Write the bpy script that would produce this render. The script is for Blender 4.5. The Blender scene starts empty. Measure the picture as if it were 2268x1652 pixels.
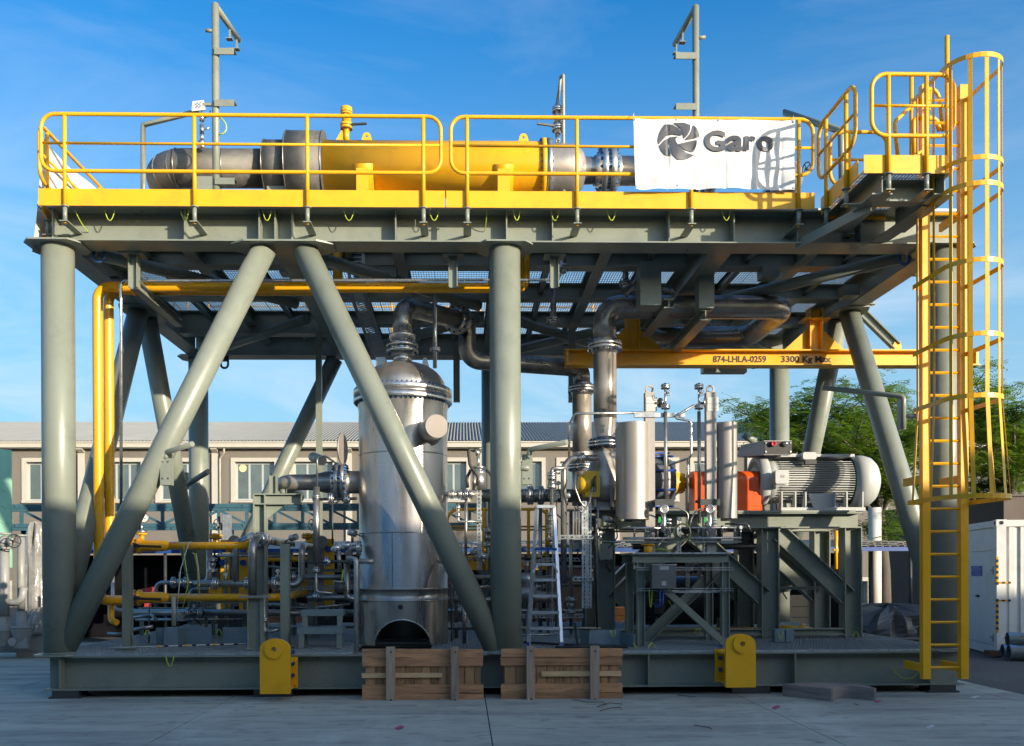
import bpy, math, random
from mathutils import Vector as V, Matrix
random.seed(7)
SC = bpy.context.scene
COL = SC.collection
PI = math.pi
R = math.radians

# ---------------------------------------------------------------- camera
CAM = V((5.25, -11.844, 1.639)); YAW, TILT, ROLL = .0221, -.0032, -.0037
F, U0, V0, IW, IH = 2000., 1071.5, 1266., 2267., 1652.
cd = bpy.data.cameras.new('camera'); cam = bpy.data.objects.new('camera', cd); COL.objects.link(cam)
cam.matrix_world = Matrix.Translation(CAM) @ Matrix.Rotation(-YAW, 4, 'Z') @ Matrix.Rotation(PI/2+TILT, 4, 'X') @ Matrix.Rotation(ROLL, 4, 'Z')
cd.sensor_width = 36; cd.lens = 36*F/IW; cd.shift_x = -(U0-IW/2)/IW; cd.shift_y = (V0-IH/2)/IW
cd.clip_end = 2000; cd.clip_start = .1
SC.camera = cam

# ---------------------------------------------------------------- sun, sky, exposure
SUN = V((1.05, -1.0, .28)).normalized()            # towards the sun: low, behind the camera on the right
sl = bpy.data.lights.new('sun', 'SUN'); so = bpy.data.objects.new('sun', sl); COL.objects.link(so)
sl.energy = 3.35; sl.angle = R(.53); sl.color = (1.0, .87, .68)
so.rotation_euler = (-SUN).to_track_quat('-Z', 'Y').to_euler()
W = bpy.data.worlds.new('World'); SC.world = W; W.use_nodes = True
nt = W.node_tree; nt.nodes.clear()
def N(t, k, **kw):
    n = t.nodes.new(k)
    for a, b in kw.items():
        if a in n.inputs: n.inputs[a].default_value = b
        else: setattr(n, a, b)
    return n
sky = N(nt, 'ShaderNodeTexSky', sky_type='NISHITA', sun_disc=False, sun_elevation=math.asin(SUN.z),
        sun_rotation=math.atan2(SUN.x, SUN.y), altitude=0, air_density=1.0, dust_density=1.0, ozone_density=2.5)
tc = N(nt, 'ShaderNodeTexCoord')
hs = N(nt, 'ShaderNodeHueSaturation', Saturation=1.4, Value=1.0)
gm = N(nt, 'ShaderNodeMix', data_type='RGBA', blend_type='MULTIPLY')
gm.inputs[0].default_value = 1; gm.inputs[7].default_value = (.16, .76, .86, 1)
nt.links.new(sky.outputs[0], hs.inputs['Color']); nt.links.new(hs.outputs[0], gm.inputs[6])
# thin cirrus
mp = N(nt, 'ShaderNodeMapping'); mp.inputs['Scale'].default_value = (1.2, 1.2, 5.0); mp.inputs['Rotation'].default_value = (.2, .35, .3)
nz = N(nt, 'ShaderNodeTexNoise', Scale=2.2, Detail=7, Roughness=.62, Distortion=.6)
rp = N(nt, 'ShaderNodeMapRange'); rp.inputs[1].default_value = .45; rp.inputs[2].default_value = .78; rp.inputs[4].default_value = .6
sx = N(nt, 'ShaderNodeSeparateXYZ')
hz = N(nt, 'ShaderNodeMapRange'); hz.inputs[1].default_value = .42; hz.inputs[2].default_value = .05; hz.inputs[3].default_value = .25; hz.inputs[4].default_value = 1.6
mu = N(nt, 'ShaderNodeMath', operation='MULTIPLY')
cm = N(nt, 'ShaderNodeMix', data_type='RGBA'); cm.inputs[7].default_value = (2.6, 2.85, 3.1, 1)
nt.links.new(tc.outputs['Generated'], mp.inputs[0]); nt.links.new(mp.outputs[0], nz.inputs['Vector'])
nt.links.new(nz.outputs[0], rp.inputs[0]); nt.links.new(tc.outputs['Generated'], sx.inputs[0]); nt.links.new(sx.outputs[2], hz.inputs[0])
nt.links.new(rp.outputs[0], mu.inputs[0]); nt.links.new(hz.outputs[0], mu.inputs[1])
hb_ = N(nt, 'ShaderNodeMapRange'); hb_.interpolation_type = 'SMOOTHSTEP'; hb_.inputs[1].default_value = .62; hb_.inputs[2].default_value = -.02; hb_.inputs[4].default_value = .96
hm = N(nt, 'ShaderNodeMix', data_type='RGBA'); hm.inputs[7].default_value = (1.28, 1.93, 2.45, 1)
nt.links.new(sx.outputs[2], hb_.inputs[0]); nt.links.new(hb_.outputs[0], hm.inputs[0]); nt.links.new(gm.outputs[2], hm.inputs[6])
# towards the low sun the sky keeps its natural warm glow
dp = N(nt, 'ShaderNodeVectorMath', operation='DOT_PRODUCT'); dp.inputs[1].default_value = SUN
sg = N(nt, 'ShaderNodeMapRange'); sg.interpolation_type = 'SMOOTHSTEP'; sg.inputs[1].default_value = -.15; sg.inputs[2].default_value = .55
gx = N(nt, 'ShaderNodeMix', data_type='RGBA')
nt.links.new(tc.outputs['Generated'], dp.inputs[0]); nt.links.new(dp.outputs['Value'], sg.inputs[0]); nt.links.new(sg.outputs[0], gx.inputs[0])
nt.links.new(hm.outputs[2], gx.inputs[6]); nt.links.new(sky.outputs[0], gx.inputs[7])
nt.links.new(mu.outputs[0], cm.inputs[0]); nt.links.new(gx.outputs[2], cm.inputs[6])
bg = N(nt, 'ShaderNodeBackground', Strength=.15); wo = N(nt, 'ShaderNodeOutputWorld')
nt.links.new(cm.outputs[2], bg.inputs[0]); nt.links.new(bg.outputs[0], wo.inputs[0])
vs = SC.view_settings; vs.view_transform = 'Standard'; vs.look = 'None'; vs.exposure = 1.2; vs.gamma = 1
SC.cycles.max_bounces = 7; SC.cycles.diffuse_bounces = 3; SC.cycles.glossy_bounces = 4
SC.cycles.use_denoising = True

# ---------------------------------------------------------------- pixel -> place helpers
def ray(u, v):
    du, dv = u-U0, v-V0; c, s = math.cos(ROLL), math.sin(ROLL)
    a = c*du+s*dv; b = -s*du+c*dv
    c, s = math.cos(TILT), math.sin(TILT); y, z = c*F+s*b, s*F-c*b
    c, s = math.cos(YAW), math.sin(YAW)
    return V((c*a+s*y, -s*a+c*y, z))
def P(u, v, y):
    d = ray(u, v); return CAM + d*((y-CAM.y)/d.y)
def G(u, v, z=0.):
    d = ray(u, v); return CAM + d*((z-CAM.z)/d.z)
def X(u, y, v=1000): return P(u, v, y).x
def Z(v, y, u=1071): return P(u, v, y).z
def S(px, y): return px*(y-CAM.y)/F

# ---------------------------------------------------------------- mesh builder
def basis(d, up=None):
    d = V(d).normalized()
    u = V(up) if up is not None else V((0, 0, 1))
    if abs(d.dot(u)) > .98: u = V((0, 1, 0)) if abs(d.y) < .9 else V((1, 0, 0))
    s = d.cross(u).normalized(); return d, s, s.cross(d).normalized()
class M:
    def __init__(s): s.v = []; s.f = []; s.sm = []
    def add(s, vs, fs, sm=False):
        o = len(s.v); s.v += [V(a) for a in vs]; s.f += [tuple(i+o for i in f) for f in fs]; s.sm += [sm]*len(fs); return s
    def box(s, a, b):
        (x0, y0, z0), (x1, y1, z1) = a, b
        return s.add([(x0,y0,z0),(x1,y0,z0),(x1,y1,z0),(x0,y1,z0),(x0,y0,z1),(x1,y0,z1),(x1,y1,z1),(x0,y1,z1)],
                     [(0,3,2,1),(4,5,6,7),(0,1,5,4),(1,2,6,5),(2,3,7,6),(3,0,4,7)])
    def bar(s, p0, p1, w, h, up=None, ow=0., oh=0.):
        p0, p1 = V(p0), V(p1); d, a, b = basis(p1-p0, up); c = a*ow+b*oh
        q = [a*(i*w/2)+b*(j*h/2)+c for i, j in ((-1,-1),(1,-1),(1,1),(-1,1))]
        return s.add([p0+k for k in q]+[p1+k for k in q], [(3,2,1,0),(4,5,6,7),(0,1,5,4),(1,2,6,5),(2,3,7,6),(3,0,4,7)])
    def ibeam(s, p0, p1, h, b, tw=.012, tf=.018, up=None):
        s.bar(p0, p1, b, tf, up, 0, h/2-tf/2); s.bar(p0, p1, b, tf, up, 0, -h/2+tf/2); s.bar(p0, p1, tw, h-2*tf, up); return s
    def chan(s, p0, p1, h, b, t=.01, up=None, side=1):
        s.bar(p0, p1, t, h-2*t, up, side*t/2, 0)
        s.bar(p0, p1, b, t, up, side*b/2, h/2-t/2); s.bar(p0, p1, b, t, up, side*b/2, -h/2+t/2); return s
    def ang(s, p0, p1, a, t=.008, up=None, sx=1, sy=1):
        s.bar(p0, p1, a, t, up, sx*a/2, sy*t/2); s.bar(p0, p1, t, a-t, up, sx*t/2, sy*(t+(a-t)/2)); return s
    def cyl(s, p0, p1, r, r1=None, n=16, cap=True):
        return s.lathe(p0, V(p1)-V(p0), [(0, r), ((V(p1)-V(p0)).length, r if r1 is None else r1)], n, cap)
    def lathe(s, o, ax, prof, n=24, cap=True, up=None, arc=None):
        o = V(o); d, a, b = basis(ax, up); k = len(s.v); m = len(prof)
        full = arc is None; a0, a1 = (0, 2*PI) if full else arc; nn = n if full else n+1
        vs = []
        for t, r in prof:
            for i in range(nn):
                th = a0+(a1-a0)*i/n; vs.append(o+d*t+(a*math.cos(th)+b*math.sin(th))*r)
        for j in range(m-1):
            seg = [(j*nn+i, j*nn+(i+1)%nn, (j+1)*nn+(i+1)%nn, (j+1)*nn+i) for i in range(n)]
            flat = abs(prof[j+1][0]-prof[j][0]) < 1e-6
            s.v += [] ; s.f += [tuple(q+k for q in f) for f in seg]; s.sm += [not flat]*len(seg)
        s.v += vs
        if cap and full:
            if prof[0][1] > 1e-6: s.f.append(tuple(k+i for i in reversed(range(nn)))); s.sm.append(False)
            if prof[-1][1] > 1e-6: s.f.append(tuple(k+(m-1)*nn+i for i in range(nn))); s.sm.append(False)
        return s
    def tube(s, path, r, n=12, cap=True, closed=False):
        path = [V(p) for p in path]; m = len(path); rr = r if isinstance(r, (list, tuple)) else [r]*m
        tg = []
        for i in range(m):
            a = path[i-1] if (i or closed) else path[0]; b = path[(i+1) % m] if (i < m-1 or closed) else path[-1]
            tg.append((b-a).normalized())
        _, u, w = basis(tg[0]); k = len(s.v)
        for i in range(m):
            if i:
                q = tg[i-1].rotation_difference(tg[i]); u = q @ u; u = (u-tg[i]*u.dot(tg[i])).normalized()
            w = tg[i].cross(u)
            for j in range(n):
                th = 2*PI*j/n; s.v.append(path[i]+(u*math.cos(th)+w*math.sin(th))*rr[i])
        for i in range(m if closed else m-1):
            i2 = (i+1) % m
            for j in range(n):
                s.f.append((k+i*n+j, k+i*n+(j+1) % n, k+i2*n+(j+1) % n, k+i2*n+j)); s.sm.append(True)
        if cap and not closed:
            s.f.append(tuple(k+j for j in reversed(range(n)))); s.f.append(tuple(k+(m-1)*n+j for j in range(n))); s.sm += [False]*2
        return s
    def prism(s, poly, o, ex, ey, dv):
        o, ex, ey, dv = V(o), V(ex), V(ey), V(dv); n = len(poly)
        a = [o+ex*x+ey*y for x, y in poly]; b = [q+dv for q in a]
        s.add(a+b, [tuple(reversed(range(n))), tuple(range(n, 2*n))]+[(i, (i+1) % n, n+(i+1) % n, n+i) for i in range(n)]); return s
    def ring(s, poly, hole, o, ex, ey, dv):
        o, ex, ey, dv = V(o), V(ex), V(ey), V(dv); n = len(poly)
        A = [o+ex*x+ey*y for x, y in poly]; H = [o+ex*x+ey*y for x, y in hole]
        vs = A+H+[q+dv for q in A]+[q+dv for q in H]; f = []
        for i in range(n):
            j = (i+1) % n
            f += [(i, n+i, n+j, j), (2*n+i, 2*n+j, 3*n+j, 3*n+i), (i, j, 2*n+j, 2*n+i), (n+i, 3*n+i, 3*n+j, n+j)]
        s.add(vs, f); return s
    def ball(s, c, r, n=16, sz=1.):
        pr = [(r*sz*(-math.cos(PI*i/8)), max(1e-4, r*math.sin(PI*i/8))) for i in range(9)]
        return s.lathe(c, (0, 0, 1), pr, n, False)
    def mesh(s, name, mat, off=V((0, 0, 0))):
        me = bpy.data.meshes.new(name); me.from_pydata([tuple(q-off) for q in s.v], [], s.f)
        me.polygons.foreach_set('use_smooth', s.sm); me.materials.append(mat); me.update(); return me
def fil(pts, r, n=6, closed=False):
    """path through pts with rounded corners of radius r"""
    pts = [V(p) for p in pts]; out = []; m = len(pts)
    for i, p in enumerate(pts):
        if not closed and i in (0, m-1): out.append(p); continue
        a, b = pts[i-1], pts[(i+1) % m]; da, db = (a-p), (b-p); ang = da.angle(db)
        if ang > PI-.02: out.append(p); continue
        rr = r[i] if isinstance(r, (list, tuple)) else r
        t = min(rr/math.tan(ang/2), da.length*.49, db.length*.49); rr = t*math.tan(ang/2)
        da.normalize(); db.normalize(); c = p+(da+db).normalized()*(rr/math.sin(ang/2))
        s0 = p+da*t-c; s1 = p+db*t-c
        an = s0.angle(s1); L0 = s0.length; sn = math.sin(an)
        for k in range(n+1):
            f = k/n; out.append(c+(s0*math.sin((1-f)*an)+s1*math.sin(f*an))/sn)
    return out
def shell(o):
    return o
BASE = {}
def _link(name, data, parent, loc):
    o = bpy.data.objects.new(name, data); COL.objects.link(o)
    if parent is not None: o.parent = parent
    o.location = loc; return o
def tag(o, label=None, cat=None, group=None, kind=None):
    if label: o['label'] = label
    if cat: o['category'] = cat
    if group: o['group'] = group
    if kind: o['kind'] = kind
    return o
def thing(name, loc, label, cat, group=None):
    o = _link(name, None, None, V(loc)); o.empty_display_size = .1; BASE[o.name] = V(loc); return tag(o, label, cat, group)
def part(name, m, mat, parent, label=None, kind=None):
    b = BASE[parent.name]; o = _link(name, m.mesh(name, mat, b), parent, (0, 0, 0)); BASE[o.name] = b; return tag(o, label, kind=kind)
def solo(name, m, mat, label=None, cat=None, group=None, kind=None, loc=None):
    if loc is None:
        zs = min(q.z for q in m.v); loc = V((sum(q.x for q in m.v)/len(m.v), sum(q.y for q in m.v)/len(m.v), zs))
    loc = V(loc); o = _link(name, m.mesh(name, mat, loc), None, loc); BASE[o.name] = loc; return tag(o, label, cat, group, kind)
def inst(name, me, parent, loc, rot=None):
    b = BASE[parent.name] if parent is not None else V((0, 0, 0))
    o = _link(name, me, parent, V(loc)-b)
    if rot is not None: o.rotation_mode = 'QUATERNION'; o.rotation_quaternion = rot
    BASE[o.name] = b; return o
_cache = {}
def cmesh(key, fn, mat):
    k = (key, mat.name)
    if k not in _cache: m = M(); fn(m); _cache[k] = m.mesh(key.split('|')[0], mat)
    return _cache[k]

# ---------------------------------------------------------------- materials
def mat(name, col, rough=.5, metal=0., var=.12, sc=3., bump=0., bsc=60., spec=.5, dirt=None, dsc=1.3, damt=.35, rvar=.1, coat=0., stretch=None, rnd=0., gen=False):
    m = bpy.data.materials.new(name); m.use_nodes = True; t = m.node_tree; b = t.nodes['Principled BSDF']
    geo = N(t, 'ShaderNodeNewGeometry'); src = geo.outputs['Position']
    if stretch:
        mpn = N(t, 'ShaderNodeMapping'); mpn.inputs['Scale'].default_value = stretch; t.links.new(src, mpn.inputs[0]); src = mpn.outputs[0]
    nz = N(t, 'ShaderNodeTexNoise', Scale=sc, Detail=5, Roughness=.6); t.links.new(src, nz.inputs['Vector'])
    mr = N(t, 'ShaderNodeMapRange'); mr.inputs[1].default_value = .25; mr.inputs[2].default_value = .75
    mr.inputs[3].default_value = 1-var; mr.inputs[4].default_value = 1+var; t.links.new(nz.outputs[0], mr.inputs[0])
    mx = N(t, 'ShaderNodeMix', data_type='RGBA', blend_type='MULTIPLY'); mx.inputs[0].default_value = 1; mx.inputs[6].default_value = (*col, 1)
    t.links.new(mr.outputs[0], mx.inputs[7]); out = mx.outputs[2]
    if rnd:
        oi = N(t, 'ShaderNodeObjectInfo'); m2 = N(t, 'ShaderNodeMapRange'); m2.inputs[3].default_value = 1-rnd; m2.inputs[4].default_value = 1+rnd
        t.links.new(oi.outputs['Random'], m2.inputs[0]); m3 = N(t, 'ShaderNodeMix', data_type='RGBA', blend_type='MULTIPLY'); m3.inputs[0].default_value = 1
        t.links.new(out, m3.inputs[6]); t.links.new(m2.outputs[0], m3.inputs[7]); out = m3.outputs[2]
    if dirt:
        n2 = N(t, 'ShaderNodeTexNoise', Scale=dsc, Detail=8, Roughness=.68, Distortion=.4); t.links.new(src, n2.inputs['Vector'])
        r2 = N(t, 'ShaderNodeMapRange'); r2.inputs[1].default_value = .5; r2.inputs[2].default_value = .72; r2.inputs[4].default_value = damt
        t.links.new(n2.outputs[0], r2.inputs[0]); d = N(t, 'ShaderNodeMix', data_type='RGBA'); d.inputs[7].default_value = (*dirt, 1)
        t.links.new(r2.outputs[0], d.inputs[0]); t.links.new(out, d.inputs[6]); out = d.outputs[2]
    t.links.new(out, b.inputs['Base Color'])
    b.inputs['Metallic'].default_value = metal; b.inputs['Specular IOR Level'].default_value = spec; b.inputs['Coat Weight'].default_value = coat
    rr = N(t, 'ShaderNodeMapRange'); rr.inputs[1].default_value = .3; rr.inputs[2].default_value = .7
    rr.inputs[3].default_value = max(.02, rough-rvar); rr.inputs[4].default_value = min(1, rough+rvar)
    t.links.new(nz.outputs[0], rr.inputs[0]); t.links.new(rr.outputs[0], b.inputs['Roughness'])
    if bump:
        n3 = N(t, 'ShaderNodeTexNoise', Scale=bsc, Detail=3); t.links.new(src, n3.inputs['Vector'])
        bp = N(t, 'ShaderNodeBump', Strength=bump, Distance=.01); t.links.new(n3.outputs[0], bp.inputs['Height']); t.links.new(bp.outputs[0], b.inputs['Normal'])
    return m
GRN = mat('grey_green_paint', (.213, .236, .193), .36, var=.07, sc=1.5, dirt=(.125, .14, .115), dsc=2.6, damt=.5, bump=.05, bsc=22, spec=.5)
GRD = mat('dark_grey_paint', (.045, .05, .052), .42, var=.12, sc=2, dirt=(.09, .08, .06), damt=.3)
YEL = mat('yellow_paint', (.80, .40, .008), .38, var=.06, sc=2, dirt=(.50, .24, .02), dsc=3.5, damt=.45, bump=.02, bsc=20)
YLP = mat('yellow_pipe_paint', (.80, .39, .008), .28, var=.05, sc=2, dirt=(.6, .26, .01), damt=.2)
SST = mat('stainless_steel', (.44, .40, .35), .42, .62, var=.16, sc=2.2, dirt=(.22, .20, .18), dsc=1.8, damt=.65, rvar=.12, bump=.04, bsc=8)
VES = mat('vessel_stainless', (.46, .43, .385), .33, .82, var=.20, sc=1.6, dirt=(.24, .225, .205), dsc=2.2, damt=.85, rvar=.16, bump=.05, bsc=6, stretch=(1.6, 1.6, .35))
SSD = mat('dull_stainless_pipe', (.34, .335, .32), .34, .78, var=.22, sc=4, dirt=(.12, .11, .10), dsc=3, damt=.6, rvar=.12)
SSB = mat('bright_stainless', (.62, .61, .58), .30, .9, var=.12, sc=8, dirt=(.4, .38, .35), damt=.4)
SSM = mat('satin_stainless_sheet', (.37, .335, .295), .5, .45, var=.10, sc=1.4, dirt=(.34, .30, .27), damt=.4, rvar=.08)
GAL = mat('galvanised_steel', (.42, .45, .46), .45, .7, var=.2, sc=14, dirt=(.3, .32, .33), damt=.4)
BLT = mat('blue_coated_bolt', (.035, .10, .24), .35, .3, var=.2, sc=30)
BLK = mat('black_rubber', (.02, .02, .022), .5, var=.2)
ALU = mat('aluminium_ladder_metal', (.58, .62, .66), .36, .8, var=.1)
WHT = mat('white_paint', (.60, .59, .55), .45, var=.06, dirt=(.45, .42, .36), damt=.3)
CLR = mat('pipe_grey_paint', (.30, .30, .25), .4, var=.08, dirt=(.2, .19, .16), damt=.3)
def ident(me): return me
EYE = Matrix.Identity(3).to_quaternion()
def zrot(d, up=None):
    d, a, b = basis(d, up); return Matrix((a, b, d)).transposed().to_quaternion()

# ---------------------------------------------------------------- shared fittings
def stud_mesh(r, L):
    def fn(m):
        m.cyl((0, 0, -L/2-r*1.5), (0, 0, L/2+r*1.5), r*.62, n=6)
        m.cyl((0, 0, L/2-r*.2), (0, 0, L/2+r*.9), r, n=6); m.cyl((0, 0, -L/2-r*.9), (0, 0, -L/2+r*.2), r, n=6)
    return cmesh('bolt|%.4f|%.4f' % (r, L), fn, BLT)
def bolts(parent, c, ax, rad, n, r, L, ph=0.):
    d, a, b = basis(ax); q = zrot(ax); me = stud_mesh(r, L)
    for i in range(n):
        th = 2*PI*(i+.5)/n+ph; inst('bolt', me, parent, V(c)+(a*math.cos(th)+b*math.sin(th))*rad, q)
def flange(parent, c, ax, rp, rf, th, n=12, mt=None, br=None, gap=.012, blind=False, name='flange'):
    """a bolted flange pair centred on c, discs of thickness th either side of the gap"""
    mt = mt or SSB; m = M(); c = V(c); d = V(ax).normalized()
    hub = th*1.1
    m.lathe(c-d*(gap/2+th+hub), d, [(0, rp*1.01), (hub, rp*1.22), (hub, rf), (hub+th*.92, rf), (hub+th, rf*.985), (hub+th, rp*.9)], 28, False)
    m.lathe(c-d*gap/2, d, [(0, rf*.72), (gap, rf*.72)], 20, False)
    if blind: m.lathe(c+d*gap/2, d, [(0, rp*.9), (0, rf*.985), (th*.08, rf), (th, rf), (th, .001)], 28, False)
    else: m.lathe(c+d*gap/2, d, [(0, rp*.9), (0, rf*.985), (th*.08, rf), (th, rf), (th, rp*1.22), (th+hub, rp*1.01)], 28, False)
    f = part(name, m, mt, parent)
    bolts(f, c, d, (rp*1.15+rf)/2+.002, n, br or max(.006, (rf-rp)*.19), 2*th+gap)
    return f
def wheel(parent, c, ax, r, mt=None, n=4, name='handwheel'):
    m = M(); d, a, b = basis(ax); c = V(c)
    m.tube([c+(a*math.cos(t*PI/12)+b*math.sin(t*PI/12))*r for t in range(24)], r*.09, 6, closed=True)
    for i in range(n):
        t = 2*PI*i/n+.4; m.cyl(c, c+(a*math.cos(t)+b*math.sin(t))*r, r*.07, n=6)
    m.cyl(c-d*r*.15, c+d*r*.25, r*.2, n=8); return part(name, m, mt or BLK, parent)
L, D, ZB, ZD, ZT = 5.8, 6.19, .54, 5.85, 6.28      # bay, depth, base top, deck underside, deck beam top
X0, X1 = X(97, -.18, 1525), X(2129, -.18, 1512)
# ---------------------------------------------------------------- ground
CON = mat('yard_concrete', (.43, .43, .36), .8, var=.16, sc=.9, dirt=(.27, .26, .23), dsc=.55, damt=.75, bump=.12, bsc=90, rvar=.1, stretch=(1, 2.2, 1))
ct_ = CON.node_tree; bs_ = ct_.nodes['Principled BSDF']; lk_ = [l for l in ct_.links if l.to_socket == bs_.inputs['Base Color']][0]; prev_ = lk_.from_socket
gp_ = N(ct_, 'ShaderNodeNewGeometry')
for sc_, st_, lo_, hi_, colr, am_ in ((1.0, (.22, 1.6, 1), .47, .66, (.19, .192, .185), .7), (1.0, (.6, .25, 1), .58, .70, (.55, .55, .50), .55), (5.0, (.5, 1.2, 1), .54, .68, (.12, .12, .115), .6), (26.0, (1, 1, 1), .62, .70, (.10, .10, .10), .5)):
    mp_2 = N(ct_, 'ShaderNodeMapping'); mp_2.inputs['Scale'].default_value = st_; mp_2.inputs['Rotation'].default_value = (0, 0, .12*sc_); nz_2 = N(ct_, 'ShaderNodeTexNoise', Scale=sc_, Detail=9, Roughness=.65, Distortion=.8); r_2 = N(ct_, 'ShaderNodeMapRange'); r_2.inputs[1].default_value = lo_; r_2.inputs[2].default_value = hi_; r_2.inputs[4].default_value = am_
    mx_2 = N(ct_, 'ShaderNodeMix', data_type='RGBA'); mx_2.inputs[7].default_value = (*colr, 1)
    ct_.links.new(gp_.outputs['Position'], mp_2.inputs[0]); ct_.links.new(mp_2.outputs[0], nz_2.inputs['Vector']); ct_.links.new(nz_2.outputs[0], r_2.inputs[0]); ct_.links.new(r_2.outputs[0], mx_2.inputs[0]); ct_.links.new(prev_, mx_2.inputs[6]); prev_ = mx_2.outputs[2]
ct_.links.new(prev_, bs_.inputs['Base Color'])
ASP = mat('old_asphalt', (.085, .083, .08), .9, var=.25, sc=2, dirt=(.14, .14, .13), dsc=.8, damt=.6, bump=.35, bsc=120)
g = M(); g.add([(-150, -60, -.03), (160, -60, -.03), (160, 260, -.03), (-150, 260, -.03)], [(0, 1, 2, 3)])
ground = solo('ground', g, ASP, kind='structure', loc=(0, 0, -.03))
xs = [X(1075, G(1075, 1553).y, 1553)+k*3.25 for k in range(-6, 3)]
xs.append(G(2195, 1522).x)
for i in range(len(xs)-1):
    for j in range(4):
        m = M(); m.box((xs[i]+.006, -17+j*6.5, -.028), (xs[i+1]-.006, -17+j*6.5+6.49, 0)); part('concrete_slab', m, CON, ground)

# ---------------------------------------------------------------- the steel module: base, columns, braces, upper deck
st = thing('steel_module', (L, D/2, 0), 'huge grey-green tubular steel frame carrying the upper deck over the pumps and vessel', 'steel frame')
def beam(name, p0, p1, h, b, mt=GRN, **k):
    m = M(); m.ibeam(p0, p1, h, b, **k); return part(name, m, mt, st)
hb = ZB-.10; zc = (ZB+.10)/2
for y in (0, D):
    bb = beam('base_beam', (X0, y, zc), (X1+.04, y, zc), hb, .36)
    for u in ([137, 1232, 1434, 1757, 2055] if y == 0 else [300, 900]):
        m = M(); x = X(u, -.1, 1480); m.box((x-.008, y-.17, .12), (x+.008, y-.008, ZB-.02)); part('stiffener', m, GRN, bb)
for x in (.05, 2.9, L, 8.7, 2*L-.05): beam('base_cross_beam', (x, .19, zc), (x, D-.19, zc), hb, .3)
for y in (1.5, 3.1, 4.6): beam('base_joist', (.2, y, .40), (2*L-.2, y, .40), .24, .12)
# foot blocks under the base
for u in (150, 2082):
    for y in (-.02, D):
        m = M(); x = X(u, -.1, 1535); m.box((x-.20, y-.18, 0), (x+.20, y+.18, .025)); m.box((x-.17, y-.15, .025), (x+.17, y+.15, .10)); part('foot_block', m, GRD, st)
for u in (610, 1655):
    m = M(); x = X(u, 0, 1535); m.box((x-.25, -.15, 0), (x+.25, .2, .10)); part('foot_block', m, GRD, st)
def tubep(name, p0, p1, r, mt=GRN, n=32):
    m = M(); m.cyl(p0, p1, r, n=n); return part(name, m, mt, st)
OCT = lambda a, b: [(-a, -b*.55), (-a*.7, -b), (a*.7, -b), (a, -b*.55), (a, b*.55), (a*.7, b), (-a*.7, b), (-a, b*.55)]
for y, r in ((0, .203), (D, .190)):
    for k in range(3):
        x = k*L; c = tubep('column', (x, y, ZB+.025), (x, y, ZD-.022), r)
        m = M(); m.prism(OCT(.27, .27), (x, y, ZB+.001), (1, 0, 0), (0, 1, 0), (0, 0, .024)); part('base_plate', m, GRN, c)
        m = M(); m.prism(OCT(.36, .30), (x, y, ZD-.022), (1, 0, 0), (0, 1, 0), (0, 0, .022)); part('cap_plate', m, GRN, c)
rb = .160
def brace(a, b, r=rb): return tubep('brace', a, b, r)
brace((.02, 0, ZB+.03), (2.9-.235, 0, ZD-.025)); brace((L-.12, 0, ZB+.03), (2.9+.28, 0, ZD-.025))
m = M(); m.prism(OCT(.66, .27), (2.92, 0, ZD-.022), (1, 0, 0), (0, 1, 0), (0, 0, .022)); part('gusset_plate', m, GRN, st)
brace((.2, D, ZB+.1), (2.9-.2, D, ZD-.025)); brace((L-.2, D, ZB+.1), (2.9+.2, D, ZD-.025))
for x in (0, 2*L):
    brace((x, .18, ZB+.7), (x, D/2-.20, ZD-.025)); brace((x, D-.18, ZB+.7), (x, D/2+.20, ZD-.025))
    m = M(); m.prism(OCT(.27, .55), (x, D/2, ZD-.022), (1, 0, 0), (0, 1, 0), (0, 0, .022)); part('gusset_plate', m, GRN, st)
# upper deck girders
zg = (ZD+ZT)/2; hg = ZT-ZD
for y in (0, D):
    gb = beam('deck_beam', (X(103, -.2, 500)+.01, y, zg), (2*L+.25, y, zg), hg, .40)
    if y == 0:
        for u in (123, 413, 577, 612, 649, 877, 1121, 1222, 1478, 1621, 1760, 1900):
            x = X(u, -.1, 510); m = M(); m.box((x-.008, -.19, ZD+.019), (x+.008, -.008, ZT-.019)); part('stiffener', m, GRN, gb)
for x in (.0, 2.9, L, 8.7, 2*L): beam('deck_cross_girder', (x, .203, zg), (x, D-.203, zg), hg-.004, .30)
for x in (1.45, 4.35, 7.25, 10.15): beam('deck_cross_beam', (x, .203, ZT-.125), (x, D-.203, ZT-.125), .246, .16)
for y, z0 in ((1.38, 6.035), (2.93, 6.03)):
    for k in range(4): beam('deck_joist', (k*2.9+.16, y, (z0+ZT)/2-.002), (k*2.9+2.74, y, (z0+ZT)/2-.002), ZT-z0-.004, .27)
for k in range(4):
    z0 = ZD+.02 if k == 0 else 6.05
    beam('deck_joist', (k*2.9+.16, 4.55, (z0+ZT)/2-.002), (k*2.9+2.74, 4.55, (z0+ZT)/2-.002), ZT-z0-.004, .27)
# horizontal wind bracing pipes under the deck
for a, b in (((.35, .35), (2.6, 2.6)), ((11.25, .35), (9.0, 2.75)), ((.35, 5.8), (2.6, 3.5)), ((11.25, 5.8), (9.0, 3.4)), ((3.2, 5.8), (5.5, 3.4)), ((3.2, .4), (5.5, 2.7)), ((6.1, 5.8), (8.4, 3.5)), ((6.2, 3.6), (8.4, 5.9))):
    m = M(); m.cyl((a[0], a[1], ZD+.02), (b[0], b[1], ZD+.02), .085, n=16); part('wind_brace', m, GRN, st)
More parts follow.
